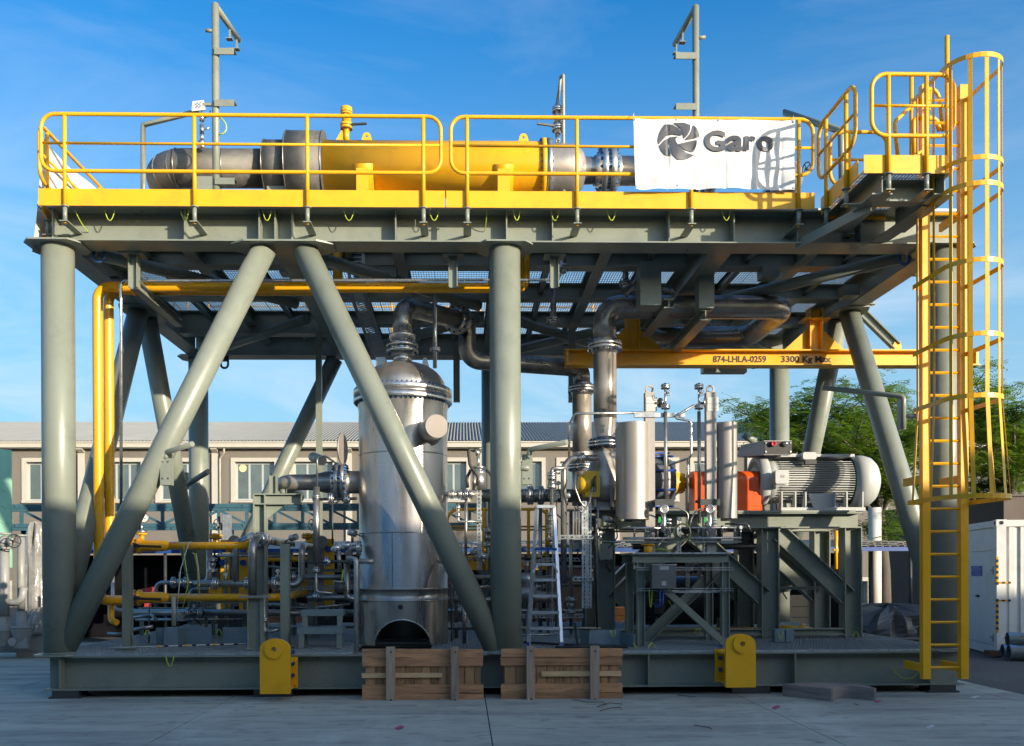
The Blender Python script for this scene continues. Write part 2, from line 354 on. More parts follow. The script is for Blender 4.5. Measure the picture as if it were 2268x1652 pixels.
# grating panels: bearing bars with twisted cross rods, one mesh shared
def gr(w, l, pitch=.041, t=.005, h=.025, cp=.10):
    def fn(m):
        n = int(w/pitch)
        for i in range(n+1):
            x = -w/2+i*w/n; m.box((x-t/2, -l/2, 0), (x+t/2, l/2, h))
        k = int(l/cp)
        for j in range(1, k):
            y = -l/2+j*l/k; m.box((-w/2, y-.003, h-.010), (w/2, y+.003, h-.001))
        for y in (-l/2, l/2): m.box((-w/2-t/2, y-.003, -.001), (w/2+t/2, y+.003, h+.001))
    return cmesh('grating_panel|%.3f%.3f' % (w, l), fn, GAL)
nx = 12; w = (2*L+.36)/nx; rows = [(-.19, 1.35), (1.365, 2.9), (2.915, 4.52), (4.535, D+.19)]
for j, (a, b) in enumerate(rows):
    for i in range(nx):
        o = inst('grating_panel', gr(w-.012, b-a), st, (-.18+w*(i+.5), (a+b)/2, ZT+.002+random.uniform(0, .004)))
        if j == 0 and i in (9,): o.location.z += .006
for a, b in ((-.17, 1.4), (1.42, 3.0), (3.02, 4.6), (4.62, D+.17)):
    for i in range(nx):
        if abs(-.18+w*(i+.5)-4.3) < .7 and a < 1: continue
        inst('grating_panel', gr(w-.012, b-a), st, (-.18+w*(i+.5), (a+b)/2, ZB+.004))
for y0 in (-.17, 1.42): # narrow panels beside the vessel skirt
    pass
# dark drip pan under the floor grating
m = M(); m.box((.2, .2, .14), (2*L-.2, D-.2, .16)); part('drip_pan', m, GRD, st)
# lifting shackle eyes under the deck
for u, v, y in ((219, 566, .25), (2003, 572, .25), (497, 806, D-.1), (1668, 806, D-.1)):
    c = P(u, v, y); r = .075; m = M()
    m.bar(c+V((0, 0, .17)), c+V((0, 0, .05)), .16, .05, (0, 1, 0))
    m.tube(fil([c+V((-.07, -.0, .10)), c+V((-.07, 0, -.08)), c+V((.07, 0, -.08)), c+V((.07, 0, .10))], .07), .022, 10)
    part('shackle', m, BLT if y < 1 else GRD, st)
# hanging T supports with arms running back
for u, y, zb, back in ((297, .32, 5.40, 1.9), (1003, .32, 5.42, .35), (1227, .32, 5.42, .3)):
    x = X(u, y, 580); m = M(); m.ibeam((x, y, ZD-.02), (x, y, zb), .12, .12, tw=.01, tf=.012, up=(1, 0, 0))
    m.box((x-.14, y-.12, ZD-.018), (x+.14, y+.12, ZD-.001))
    if back > 1: m.ibeam((x, y, zb+.05), (x, y+back, zb+.05), .12, .12, tw=.01, tf=.012)
    part('pipe_hanger', m, GRN, st)
for u, y, zt, zb, w_ in ((1436, 1.1, 6.0, 5.38, .30), (1560, 1.2, 6.0, 5.38, .22), (705, 4.3, 5.9, ZB, .10), (1265, 4.2, 5.9, 4.6, .12), (1010, 5.0, 5.8, 4.75, .12)):
    x = X(u, y, 600); m = M(); m.bar((x, y, zt), (x, y, zb), w_, w_, (1, 0, 0))
    if u == 1560: m.ibeam((x, y-.05, 5.30), (x, 3.4, 5.30), .16, .16)
    part('hanger_post', m, GRN, st)
# ---------------------------------------------------------------- handrails
YR = -.42
def zz(v, y=YR, u=900): return Z(v, y, u)
RZ = dict(top=zz(258), mid=zz(322), low=zz(383), tt=zz(420), tb=zz(457), sk=zz(460), pl=zz(494))
def railing(a, b, posts, label, ends=(1, 1), r=.024, toe=True, inward=(0, 1), dz=0., toe_ext=(0, 0), bracket=.40, cat='handrail', grp='yellow handrails round the upper deck', toe_a=None, toe_b=None, sock=True):
    """a, b plan ends; posts = distances from a"""
    a, b = V((*a, 0)), V((*b, 0)); d = (b-a).normalized(); Ln = (b-a).length; inn = V((*inward, 0))
    zt, zm, zl = RZ['top']+dz, RZ['mid']+dz, RZ['low']+dz
    t = thing('handrail', a+V((0, 0, RZ['pl']+dz)), label, cat, grp)
    up = lambda s, z: a+d*s+V((0, 0, z))
    m = M(); rad = .17; e0, e1 = ends
    pts = []
    if e0 and e1: m.tube(fil([up(0, zl), up(Ln, zl), up(Ln, zt), up(0, zt)], [rad]*4, closed=True), r, 12, closed=True)
    else:
        m.tube(fil([up(0, zt), up(Ln, zt)]+([up(Ln, zl), up(0, zl)] if e1 else []), rad), r, 12)
        if not e1: m.tube([up(0, zl), up(Ln, zl)], r*.8, 10)
    part('rail_loop', m, YEL, t)
    m = M(); m.cyl(up(.0, zm), up(Ln, zm), r*.72, n=10); part('mid_rail', m, YEL, t)
    for s in posts:
        m = M(); m.cyl(up(s, RZ['sk']+dz), up(s, zt), r*1.02, n=14); p_ = part('post', m, YEL, t)
        if sock:
            m = M(); m.cyl(up(s, RZ['pl']+dz), up(s, RZ['sk']+dz-.004), r*1.12, n=14); m.cyl(up(s, RZ['sk']+dz-.012), up(s, RZ['sk']+dz), r*2.1, n=16)
            c = up(s, RZ['pl']+dz-.012); pe = d.cross(V((0, 0, 1)))
            m.box(*[tuple(q) for q in (lambda A, B: ([min(A[i], B[i]) for i in range(3)], [max(A[i], B[i]) for i in range(3)]))(c-d*.05-inn*.05, c+d*.05+inn*bracket+V((0, 0, .012)))])
            part('socket', m, GRN, p_)
            m = M(); m.cyl(c-V((0, 0, .014)), c, .020, n=10); part('locking_pin', m, YEL, p_)
    if toe:
        s0, s1 = toe_ext; o = inn*.03
        m = M(); m.bar(up(-s0, (RZ['tt']+RZ['tb'])/2+dz)+o, up(Ln+s1, (RZ['tt']+RZ['tb'])/2+dz)+o, .008, RZ['tt']-RZ['tb']); part('toe_board', m, YEL, t)
    return t
xl, xr = X(91, YR, 320), X(976, YR, 320)
railing((xl, YR), (xr, YR), [X(u, YR, 320)-xl for u in (143, 430, 680, 937)], 'long yellow front handrail on the left half of the upper deck', toe_ext=(.05, .05))
x2, x3 = X(998, YR, 320), X(1800, YR, 320)
railing((x2, YR), (x3, YR), [X(u, YR, 320)-x2 for u in (1034, 1277, 1530, 1768)], 'yellow front handrail right of centre with the white banner tied on', toe_ext=(.06, .03))
# earth cables along the deck edge
EC = mat('green_yellow_earth_cable', (.42, .52, .03), .45, var=.35, sc=60)
k = 0
def earth(a, b, drop, label, r=.006, side=V((0, 0, 0)), n=10):
    a, b = V(a), V(b); m = M(); pts = []
    for i in range(n+1):
        s = i/n; pts.append(a.lerp(b, s)+V((0, 0, -drop*4*s*(1-s)))+side*(4*s*(1-s)))
    m.tube(pts, r, 6); return solo('earth_cable', m, EC, label, 'cable', 'green and yellow earth bonding cables', loc=a)
for u0, u1, wh in ((232, 254, 'under the far left of the front toe board'), (400, 418, 'below the second front rail post'), (581, 601, 'above the twin braces under the toe board'), (761, 784, 'between the yellow vessel saddle and rail post'), (950, 972, 'in the gap between the two front handrails'),
                   (1136, 1152, 'hanging left of the pointed vent pipe'), (1219, 1238, 'directly beneath the pointed vent pipe'), (1344, 1364, 'under the left edge of the white banner'), (1598, 1618, 'under the lettering end of the white banner'), (1866, 1880, 'beside the right end of the front toe board')):
    v = 466 if u0 < 1700 else 476
    earth(P(u0, v, -.24), P(u1, v, -.24), .13, 'short earth cable loop '+wh)
for u0, v0, u1, v1, wh in ((166, 466, 196, 514, 'left corner post'), (1078, 466, 1073, 512, 'middle rail gap post')):
    earth(P(u0, v0, -.26), P(u1, v1, -.02), .03, 'long earth cable drooping from the %s to the girder' % wh)
earth(P(367, 1453, -.19), P(385, 1453, -.19), .13, 'earth cable loop on the left half of the base beam')
earth(P(1976, 1480, -.03), P(2040, 1482, -.3), .13, 'earth cable swinging from the base beam to the ladder foot')
# left side handrail, seen end-on, and the ones along the back and right
XL = X(83, -.30, 350)
railing((XL, -.25), (XL, 5.9), [.22, 1.9, 3.6, 5.3], 'yellow side handrail on the left end of the deck with a white sheet', inward=(1, 0), bracket=.3, dz=-.03)
railing((.1, D+.4), (5.6, D+.4), [.3, 2, 3.7, 5.2], 'yellow back handrail behind the dark mesh-wrapped pipe', inward=(0, -1), bracket=.3)
railing((5.9, D+.4), (11.6, D+.4), [.3, 2, 3.7, 5.2], 'yellow back handrail at the far right of the upper deck', inward=(0, -1), bracket=.3)
railing((2*L+.42, 1.2), (2*L+.42, 5.9), [.3, 1.8, 3.2, 4.4], 'yellow side handrail on the right end behind the ladder cage', inward=(-1, 0), bracket=.3)

# ---------------------------------------------------------------- cantilever landing at the ladder
YP = -1.42; a0 = X(1921, YP, 380); a1 = X(2112, YP, 380); ZP = 5.99
ld = thing('ladder_landing', ((a0+a1)/2, -.8, ZP), 'small cantilevered steel landing with yellow toe plates at the ladder head', 'platform')
for x in (a0+.18, a1-.10):
    m = M(); m.ibeam((x, YP+.02, (ZP+ZT)/2), (x, -.203, (ZP+ZT)/2), ZT-ZP, .24, tw=.012, tf=.016); part('landing_beam', m, GRN, ld)
m = M(); m.ibeam((a0+.20, YP+.34, (ZP+ZT)/2), (a1-.12, YP+.34, (ZP+ZT)/2), ZT-ZP-.034, .18); part('landing_beam', m, GRN, ld)
m = M(); m.bar((a0+.2, YP+.35, ZP-.005), (a0-.35, -.1, ZD+.01), .03, .12); m.bar((a1-.1, YP+.35, ZP-.008), (a1-.35, -.1, ZD+.005), .22, .012); part('knee_brace', m, GRN, ld)
o = inst('grating_panel', gr(a1-a0-.01, -.205-YP), ld, ((a0+a1)/2, (YP-.205)/2, ZT+.003))
dzp = 0.0
railing((a0+.02, YP-.06), (X(2112, YP-.06, 200), YP-.06), [X(1967, YP-.06, 250)-a0-.02, X(2051, YP-.06, 250)-a0-.02], 'square yellow handrail panel on the front of the ladder landing', toe_ext=(.08, .0), bracket=.32, dz=0)
railing((a0-.10, -.22), (a0-.10, YP+.10), [.24, .84], 'slanted-looking yellow side handrail between the deck and ladder landing', inward=(1, 0), bracket=.25)
railing((a0+.1, -.10), (a0+.85, -.10), [.25], 'small yellow handrail piece behind the ladder landing', inward=(0, 1), bracket=.1)

# ---------------------------------------------------------------- caged ladder
YLd = -.72
la = thing('caged_ladder', P(2092, 1502, YLd), 'tall yellow caged ladder up the right front corner of the module', 'ladder')
xa, xb = X(2049, YLd, 1300), X(2133, YLd, 1300); zb_, zt_ = Z(1503, YLd, 2090), Z(190, YLd, 2130)
for x in (xa, xb):
    m = M(); m.box((x-.048, YLd-.035, zb_), (x+.048, YLd+.055, zt_)); part('stile', m, YEL, la)
rung = cmesh('rung', lambda m: m.bar((-(xb-xa)/2+.04, 0, 0), ((xb-xa)/2-.04, 0, 0), .024, .024, (0, 1, 1)), YEL)
z = Z(1478, YLd, 2090); pit = S(50.75, YLd)
while z < zt_-.1: inst('rung', rung, la, ((xa+xb)/2, YLd, z)); z += pit
HW, HD = .325, 1.03; xc = (xa+xb)/2-.055
def hoop_path(w, dd, n=14):
    pts = [V((xc-w, YLd+.02, 0)), V((xc-w, YLd-dd+w, 0))]
    for i in range(1, n): t = PI*i/n; pts.append(V((xc-w*math.cos(t), YLd-dd+w-w*math.sin(t), 0)))
    return pts+[V((xc+w, YLd-dd+w, 0)), V((xc+w, YLd+.02, 0))]
def strip(m, pts, z, h, t=.006):
    for a, b in zip(pts, pts[1:]):
        dd = (b-a).normalized()*.002; m.bar(V((a.x, a.y, z))-dd, V((b.x, b.y, z))+dd, t, h)
hz_ = []
for v, w, dd in ((119, HW, HD), (346, HW, HD), (403, HW, HD), (573, HW, HD), (737, HW, HD), (874, HW, HD), (1097, HW+.07, HD+.09)):
    yf = YLd-dd; z = Z(v, yf, 2170); hz_.append((z, w, dd)); m = M(); strip(m, hoop_path(w, dd), z, .055)
    for sx_, xx in ((-1, xa), (1, xb)):
        m.box((min(xc+sx_*w, xx), YLd+.02, z-.027), (max(xc+sx_*w, xx), YLd+.028, z+.027))
    part('cage_hoop', m, YEL, la)
hz_.reverse()
for fr in (.04, .20, .34, .43, .5, .57, .66, .80, .96):
    m = M(); pts = []
    for z, w, dd in hz_:
        hp = hoop_path(w-.006, dd-.006, 24); tot = sum((b-a).length for a, b in zip(hp, hp[1:])); s = fr*tot
        for a, b in zip(hp, hp[1:]):
            l = (b-a).length
            if s <= l: q = a.lerp(b, s/l); dr = (b-a).normalized(); break
            s -= l
        pts.append((V((q.x, q.y, z)), dr))
    pts[0] = (pts[0][0]-V((0, 0, .025)), pts[0][1]); pts[-1] = (pts[-1][0]+V((0, 0, .025)), pts[-1][1])
    for (a, d1), (b, d2) in zip(pts, pts[1:]): m.bar(a, b, .045, .006, d1.cross(V((0, 0, 1))))
    part('cage_bar', m, YEL, la)
# brackets holding the stiles to the base and the deck, grab posts on top
for x in (xa, xb):
    for v in (1480, 1060, 470): zq = Z(v, YLd, 2090); m = M(); m.box((x-.02, YLd+.05, zq-.05), (x+.02, -.19, zq+.05)); part('stand_off', m, YEL, la)
for u, vt, vb, y in ((2097, 80, 360, -1.35), (2018, 167, 380, -.35)):
    m = M(); p = P(u, vb, y); m.cyl(p, (p.x, p.y, Z(vt, y, u)), .026, n=14); part('grab_post', m, YEL, la)
# self closing gate at the ladder head
gt = thing('swing_gate', P(1995, 360, -.6), 'yellow tubular swing gate with spring closer inside the landing', 'gate')
m = M(); q = [P(1989, 362, -.9), P(1985, 300, -.9), P(2085, 190, -.55), P(2100, 340, -.5)]
m.tube(fil([q[0], P(1980, 270, -.9), P(2075, 182, -.5), P(2088, 290, -.5)], .12), .024, 10); m.tube(fil([P(2000, 362, -.9), P(2048, 330, -.7), P(2060, 200, -.6)], .1), .02, 10); part('gate_frame', m, YEL, gt)
m = M(); m.tube(fil([P(2025, 365, -.7), P(2022, 262, -.7), P(2072, 262, -.6), P(2080, 290, -.6)], .08), .03, 10); part('gate_arm', m, YEL, gt)
# ---------------------------------------------------------------- text and flat print
def text_mesh(name, s, size, mt, off=0., ext=0., sx=1.):
    c = bpy.data.curves.new(name, 'FONT'); c.body = s; c.size = size; c.offset = off; c.extrude = ext; c.align_x = 'LEFT'; c.resolution_u = 4
    o = bpy.data.objects.new(name, c); COL.objects.link(o); dg = bpy.context.evaluated_depsgraph_get(); me = bpy.data.meshes.new_from_object(o.evaluated_get(dg))
    bpy.data.objects.remove(o); me.name = name; me.materials.clear(); me.materials.append(mt)
    xs_ = [v.co.x for v in me.vertices]; x0, x1 = min(xs_), max(xs_)
    for v in me.vertices: v.co.x = (v.co.x-x0)*sx
    return me, (x1-x0)*sx
def text(parent, s, loc, width, height, mt, name='lettering', off=0., rz=0., f=None):
    me, w = text_mesh(name, s, height/.70, mt, off); k = width/w
    for v in me.vertices: v.co.x *= k
    if f:
        for v in me.vertices:
            p = V(loc)+V((v.co.x, 0, v.co.y)); v.co = V((v.co.x, v.co.y, -(f(p.x, p.z)-loc[1])+.004))
    from mathutils import Quaternion
    q = Matrix.Rotation(rz, 3, 'Z') @ Matrix.Rotation(PI/2, 3, 'X')
    return inst(name, me, parent, loc, q.to_quaternion())

# ---------------------------------------------------------------- long vessel on the upper deck
YV = 1.5; zv = Z(376, YV, 950)
MSH = mat('perforated_guard_mesh', (.17, .165, .15), .55, .6, var=.25, sc=9, dirt=(.10, .09, .08), damt=.6, bump=.5, bsc=160)
dv = thing('horizontal_vessel', (X(950, YV), YV, ZT+.04), 'long yellow horizontal vessel lying on two saddles on the upper deck', 'vessel')
def xl_(u): return X(u, YV, 376)
def axl(name, prof, mt, parent=dv, n=40, y=YV, z=zv):
    m = M(); x0 = X(prof[0][0], y, 376); m.lathe((x0, y, z), (1, 0, 0), [(X(u, y, 376)-x0, S(r*.915, y)) for u, r in prof], n, False); return part(name, m, mt, parent)
axl('shell', [(722, 20), (722, 64), (1196, 64)], YEL)
f_ = axl('shell_flange', [(1196, 60), (1196, 72), (1206, 72), (1206, 60)], YEL); bolts(f_, (xl_(1207), YV, zv), (1, 0, 0), S(62.5, YV), 28, .017, .13)
axl('channel_flange', [(1208, 60), (1208, 72), (1218, 72), (1218, 60)], SSB)
axl('end_channel', [(1218, 60), (1262, 60), (1272, 58), (1282, 51), (1289, 42), (1293, 32)], SST)
for u0, u1 in ((789.5, 816), (1102, 1129)):
    y = YV-.41; m = M(); m.box((X(u0, y, 400), y-.03, ZT+.04), (X(u1, y, 400), YV+.3, Z(374, y, 800))); s_ = part('saddle', m, YEL, dv)
    m = M(); m.lathe((X(u0-9, y, 400), YV, zv), (1, 0, 0), [(0, .396), (0, .408), (X(u1+9, y, 400)-X(u0-9, y, 400), .408), (X(u1+9, y, 400)-X(u0-9, y, 400), .396)], 20, arc=(-1.3, -.22)); part('wear_plate', m, YEL, s_)
for u in (812, 1159):
    m = M(); n = 14; x = X(u, YV, 300); z0 = zv+.38; pl = [(-.09, 0), (.09, 0)]+[(.06*math.cos(t*PI/8), .10+.06*math.sin(t*PI/8)) for t in range(9)]
    ho = [(.02*math.cos(2*PI*t/11-2.2), .10+.02*math.sin(2*PI*t/11-2.2)) for t in range(11)]
    m.ring(pl, ho, (x, YV-.01, z0), (1, 0, 0), (0, 0, 1), (0, .025, 0)); part('lifting_lug', m, YEL, dv)
# mesh-wrapped pipe on the left, with its two wider mesh drums
mp_ = thing('mesh_guarded_pipe', (X(460, YV), YV, ZT+.04), 'dark mesh-wrapped pipe with rounded elbow left of the yellow vessel', 'pipe')
rg = S(40.5, YV); m = M(); m.tube(fil([(xl_(590), YV, zv), (xl_(305)+rg, YV, zv), (xl_(305)+rg, YV+1.6, zv)], .46, 14), rg, 32); part('guard_sleeve', m, MSH, mp_)
axl('guard_drum', [(589, 30), (589, 64), (640, 64), (640, 40)], MSH, mp_)
axl('guard_drum', [(639, 40), (639, 84), (721.5, 84), (721.5, 63)], MSH, mp_)
for u, r in ((394, 45), (499, 45), (590, 65.5), (638, 66), (641, 85.5), (720, 85.5)): axl('hoop_band', [(u-.8, r-2), (u-.8, r+.3), (u+.8, r+.3), (u+.8, r-2)], SSD, mp_)
c0 = V((xl_(305)+rg+.46, YV+.46, zv))
for t in (.35, .75, 1.15, 1.5):
    dd = V((-math.sin(t), -math.cos(t), 0)); tn = V((-math.cos(t), math.sin(t), 0)); m = M(); m.lathe(c0+dd*.46-tn*.006, tn, [(0, rg-.02), (0, rg+.005), (.012, rg+.005), (.012, rg-.02)], 32, False); part('hoop_band', m, SSD, mp_)
for u, v in ((460, 415), (620, 415)):
    m = M(); x = xl_(u); m.box((x-.15, YV-.2, ZT+.04), (x+.15, YV+.2, zv-.2)); part('pipe_shoe', m, GRN, mp_)
# stainless outlet pipe running behind the banner
op = thing('outlet_pipe', (X(1500, YV), YV, zv-.3), 'stainless pipe with bolted flanges leaving the yellow vessel and passing behind the banner', 'pipe')
axl('reducer', [(1293, 32), (1312, 31), (1328, 36)], SSD, op)
m = M(); r_ = S(31, YV); m.tube(fil([(xl_(1360), YV, zv), (xl_(1792)-r_, YV, zv), (xl_(1792)-r_, YV+1.5, zv)], .32, 12), r_, 28); part('pipe_run', m, SST, op)
flange(op, (xl_(1344), YV, zv), (1, 0, 0), S(31, YV), S(50, YV), S(12, YV), 16, gap=.05)
for u in (1570, 1716): flange(op, (xl_(u), YV, zv), (1, 0, 0), S(31, YV), S(46, YV), S(9, YV), 16)
wheel(op, P(1785, 374, .9), (1, .3, 0), .09)
# valves standing on the vessel
def vstack(parent, x, y, z0, mt, parts_, n=24):
    for nm, za, zb, r in parts_:
        m = M(); m.cyl((x, y, za), (x, y, zb), r, n=n); part(nm, m, mt, parent)
t = thing('vent_valve', (X(767, YV, 300), YV, zv+.42), 'yellow flanged valve with black lever on top of the yellow vessel', 'valve')
x = X(767, YV, 300); zf = lambda v: Z(v, YV, 767)
vstack(t, x, YV, 0, YLP, [('neck', zv+.40, zf(286), S(6, YV)), ('body', zf(272), zf(246), S(10, YV)), ('top_cap', zf(246), zf(239), S(12.5, YV))])
flange(t, (x, YV, zf(280)), (0, 0, 1), S(6, YV), S(13.5, YV), S(5.2, YV), 8, YLP); flange(t, (x, YV, zf(250)), (0, 0, 1), S(7, YV), S(13, YV), S(4, YV), 8, YLP)
m = M(); m.bar((x+.04, YV-.04, zf(279)), (x+S(46, YV), YV-.1, zf(281)), .03, .025); part('lever', m, GRD, t)
m = M(); m.prism([(0, 0), (0, .22), (-.13, 0)], (x-.03, YV-.006, zv+.42), (1, 0, 0), (0, 0, 1), (0, .012, 0)); part('gusset', m, YEL, t)
t = thing('relief_valve', (X(1235, YV, 300), YV, zv+.4), 'stainless flanged valve with tall pointed vent tube beside the rail', 'valve')
x = X(1235, YV, 300); zf = lambda v: Z(v, YV, 1235)
vstack(t, x, YV, 0, SSB, [('neck', zv+.38, zf(296), S(6, YV)), ('body', zf(275), zf(248), S(9.5, YV))])
flange(t, (x, YV, zf(284)), (0, 0, 1), S(6, YV), S(13.5, YV), S(5, YV), 8); flange(t, (x, YV, zf(244)), (0, 0, 1), S(6, YV), S(13, YV), S(4, YV), 8)
m = M(); m.lathe((x, YV, zf(240)), (0, 0, 1), [(0, S(8, YV)), (.10, S(4, YV)), (.16, S(3, YV))], 16, False); part('cone', m, SSD, t)
m = M(); xe = X(1245, YV, 300); m.tube(fil([(x, YV, zf(225)), (xe-.02, YV, zf(170)), (xe, YV, zf(168)), (xe+.005, YV-.1, zf(175)), (xe+.005, YV-.12, ZT+.04)], .03, 4), .024, 10); part('vent_tube', m, CLR, t)
m = M(); m.bar((x-.04, YV-.05, zf(283)), (X(1188, YV, 300), YV-.12, zf(283)), .03, .025); part('lever', m, GRD, t)
# davit poles
def davit(u, vt, px, ua, va, ub, side, label, y=.62, v2=232):
    x = X(u, y, 200); r = S(px/2, y); zt = Z(vt, y, u); t = thing('davit_pole', (x, y, ZT+.04), label, 'pole', 'grey davit poles above the deck')
    m = M(); m.cyl((x, y, ZT+.036), (x, y, zt-r*.6), r, n=22); m.ball((x, y, zt-r), r, 22); part('pole', m, GRN, t)
    # arm swings forward, out over the edge
    ye = y-.75; e = P(ua, va, ye); m = M(); s0 = V((x, y-.02, zt-r)); e.z = zt-r; e = P(ua, va, y); e.y = y-1.15; q = ray(ua, va); q = CAM+q*((zt-r-CAM.z)/q.z); m.cyl(s0, q, r*.85, n=18); m.ball(q, r*.85, 18); part('arm', m, GRN, t)
    for f in (.62, .93):
        c = s0.lerp(q, f); m = M(); m.box((c.x-.01, c.y-.02, c.z-.17), (c.x+.01, c.y+.02, c.z-.03)); m.box((c.x-.05, c.y-.04, c.z-.18), (c.x+.04, c.y+.04, c.z-.17)); part('hook_plate', m, GRN, t)
    for v in (va+24 if v2 else va, v2, v2+172):
        z = Z(v, y, u); xx = X(ub, y, 200); m = M(); a, b = min(x, xx), max(x, xx); m.box((a, y-r-.01, z-.005), (b, y+.10, z+.002)); m.box((a, y-r-.02, z-.09), (b, y-r-.012, z-.001)); part('cleat', m, GRN, t)
    m = M(); m.cyl((x, y, Z(vt+70, y)), (x-side*.13, y-.02, Z(vt+70, y)), .025, n=10); part('stub', m, GRN, t)
    return t
davit(477.5, 5, 16, 528, 88, 521, 1, 'tall grey davit pole with a slanted arm near the left end of the deck', v2=226)
davit(1540.5, 10, 15, 1494, 98, 1494, -1, 'tall grey davit pole with a slanted arm rising behind the banner', v2=234)
m = M(); m.box((X(1556, .62, 240), .6, Z(241, .62)), (X(1568, .62, 240), .64, Z(234, .62)))
# pipe frame with the white junction plate, left
t = thing('instrument_support', P(317, 462, 1.0), 'bent grey pipe support left of the davit pole carrying a white plate', 'support')
m = M(); m.tube(fil([P(317, 500, 1.0), P(317, 277, 1.0), P(440, 246, .75)], .02, 3), .036, 14); part('bent_pipe', m, GRN, t)
m = M(); m.prism([(0, 0), (.19, .02), (.16, .16), (.01, .14)], P(424, 246, .6), (1, 0, 0), (0, .1, 1), (0, .02, 0)); w_ = part('mounting_plate', m, WHT, t)
for a in (0, 1):
    for b in (0, 1): m = M(); c = P(437+a*7, 235-b*7, .59); m.cyl(c, c+V((0, -.015, 0)), .010, n=8); part('bolt', m, SSB, w_)
m = M(); m.bar(P(450, 232, .62), P(470, 232, .62), .04, .035); part('arm', m, GRN, t)
t = thing('gauge_assembly', P(446, 332, 1.2), 'small stainless instrument tube with tiny valves standing on the mesh-wrapped pipe', 'instrument')
for nm, a, b, r in (('tube', 332, 250, .013), ('flange', 329, 325, .05), ('flange', 322, 318, .05), ('body', 310, 302, .03), ('valve_block', 296, 282, .032), ('head', 268, 258, .035)):
    m = M(); c = P(447, a, 1.2); m.cyl(c, (c.x, c.y, Z(b, 1.2)), r, n=14); part(nm, m, SSB if nm != 'valve_block' else SSD, t)
m = M(); c = P(447, 289, 1.2); m.cyl(c, c+V((.11, -.02, .03)), .012, n=8); part('valve_stem', m, SSB, t)
m = M(); m.tube([P(452, 262, 1.1), P(463, 256, 1.1), P(466, 245, 1.1)], .008, 6); part('cable', m, BLK, t)
m = M(); m.tube(fil([P(486, 258, .6), P(502, 275, .6), P(500, 294, .6), P(484, 298, .6)], .15, 6), .009, 8); solo('earth_cable', m, EC, 'green and black cable curving beside the left davit pole', 'cable', 'green and yellow earth bonding cables')
t = thing('pipe_support', P(1866, 420, .9), 'bent grey pipe arm behind the handrail right of the banner', 'support')
m = M(); m.tube(fil([P(1738, 250, 1.6), P(1862, 290, .9), P(1866, 480, .9)], .02, 3), S(7.5, .9), 14); part('bent_pipe', m, GRN, t)
m = M(); m.cyl(P(1738, 249, 1.6), P(1737, 249.5, 1.6), .05, n=12); part('end_cap', m, BLK, t)

# ---------------------------------------------------------------- the banner
BAN = mat('white_pvc_banner', (.66, .66, .65), .5, var=.02, bump=.05, bsc=6)
INK = mat('dark_grey_print', (.055, .06, .075), .5, var=.03)
yb = YR-.05
A = P(1402, 262, yb); Bc = P(1760, 266, yb); Cc = P(1758, 421, yb); Dd = P(1406, 421, yb)
folds = [1478, 1540, 1605, 1672, 1730]; fx = [X(u, yb, 340) for u in folds]
def bany(x, z):
    s = (A.z-z)/(A.z-Cc.z); y = yb-.006
    for i, f in enumerate(fx): y += -.016*math.exp(-((x-f)/.018)**2)*(.3+s)*(1 if i % 2 else -1)
    y += .022*math.sin((x-A.x)*7+s*2.2)*s + .012*math.sin(x*19+s*9)*(.2+s)*.7 + .007*math.sin((x-A.x)*11-s*14) - .05*s*(math.exp(-((x-A.x)/.08)**2))
    return y
m = M(); nx_, nz_ = 120, 34; vs_ = []
for j in range(nz_+1):
    for i in range(nx_+1):
        s, t_ = i/nx_, j/nz_; p = A.lerp(Bc, s).lerp(Dd.lerp(Cc, s), t_); p.z += .018*math.sin(s*PI)*(t_) + (-.012*abs(math.sin(s*PI*3))*(1-t_)); p.y = bany(p.x, p.z); vs_.append(p)
m.add(vs_, [(j*(nx_+1)+i, (j+1)*(nx_+1)+i, (j+1)*(nx_+1)+i+1, j*(nx_+1)+i+1) for j in range(nz_) for i in range(nx_)], True)
ban = solo('banner', m, BAN, 'white cloth banner with grey swirl logo and Garo lettering tied to the front handrail', 'banner', loc=A)
def yb2(x, z): return bany(x, z)-.004
lx, lz = X(1612-.5, yb, 320), None
kx = lambda X2: 1367.6+X2*(750/1549*.5946); kv = lambda Y2: Y2*(800/1652*.5946)
def glyph(ch, xa, xb, ya, yb_):
    me, w = text_mesh('letter', ch, 1., INK, .036); ys = [v.co.y for v in me.vertices]; y0, y1 = min(ys), max(ys)
    p0, p1 = P(kx(xa), kv(yb_), yb), P(kx(xb), kv(ya), yb)
    for v in me.vertices:
        fx_, fy = v.co.x/w, (v.co.y-y0)/(y1-y0); X_, Z_ = p0.x+(p1.x-p0.x)*fx_, p0.z+(p1.z-p0.z)*fy
        v.co = (X_-p0.x, yb2(X_, Z_)-.016-yb, Z_-p0.z)
    inst('letter', me, ban, (p0.x, yb, p0.z))
for g_ in (('G', 664, 826, 1010, 1168), ('a', 836, 962, 1052, 1170), ('r', 968, 1056, 1054, 1165), ('o', 1062, 1198, 1054, 1170)): glyph(*g_)
cs = [(470, 1085)]
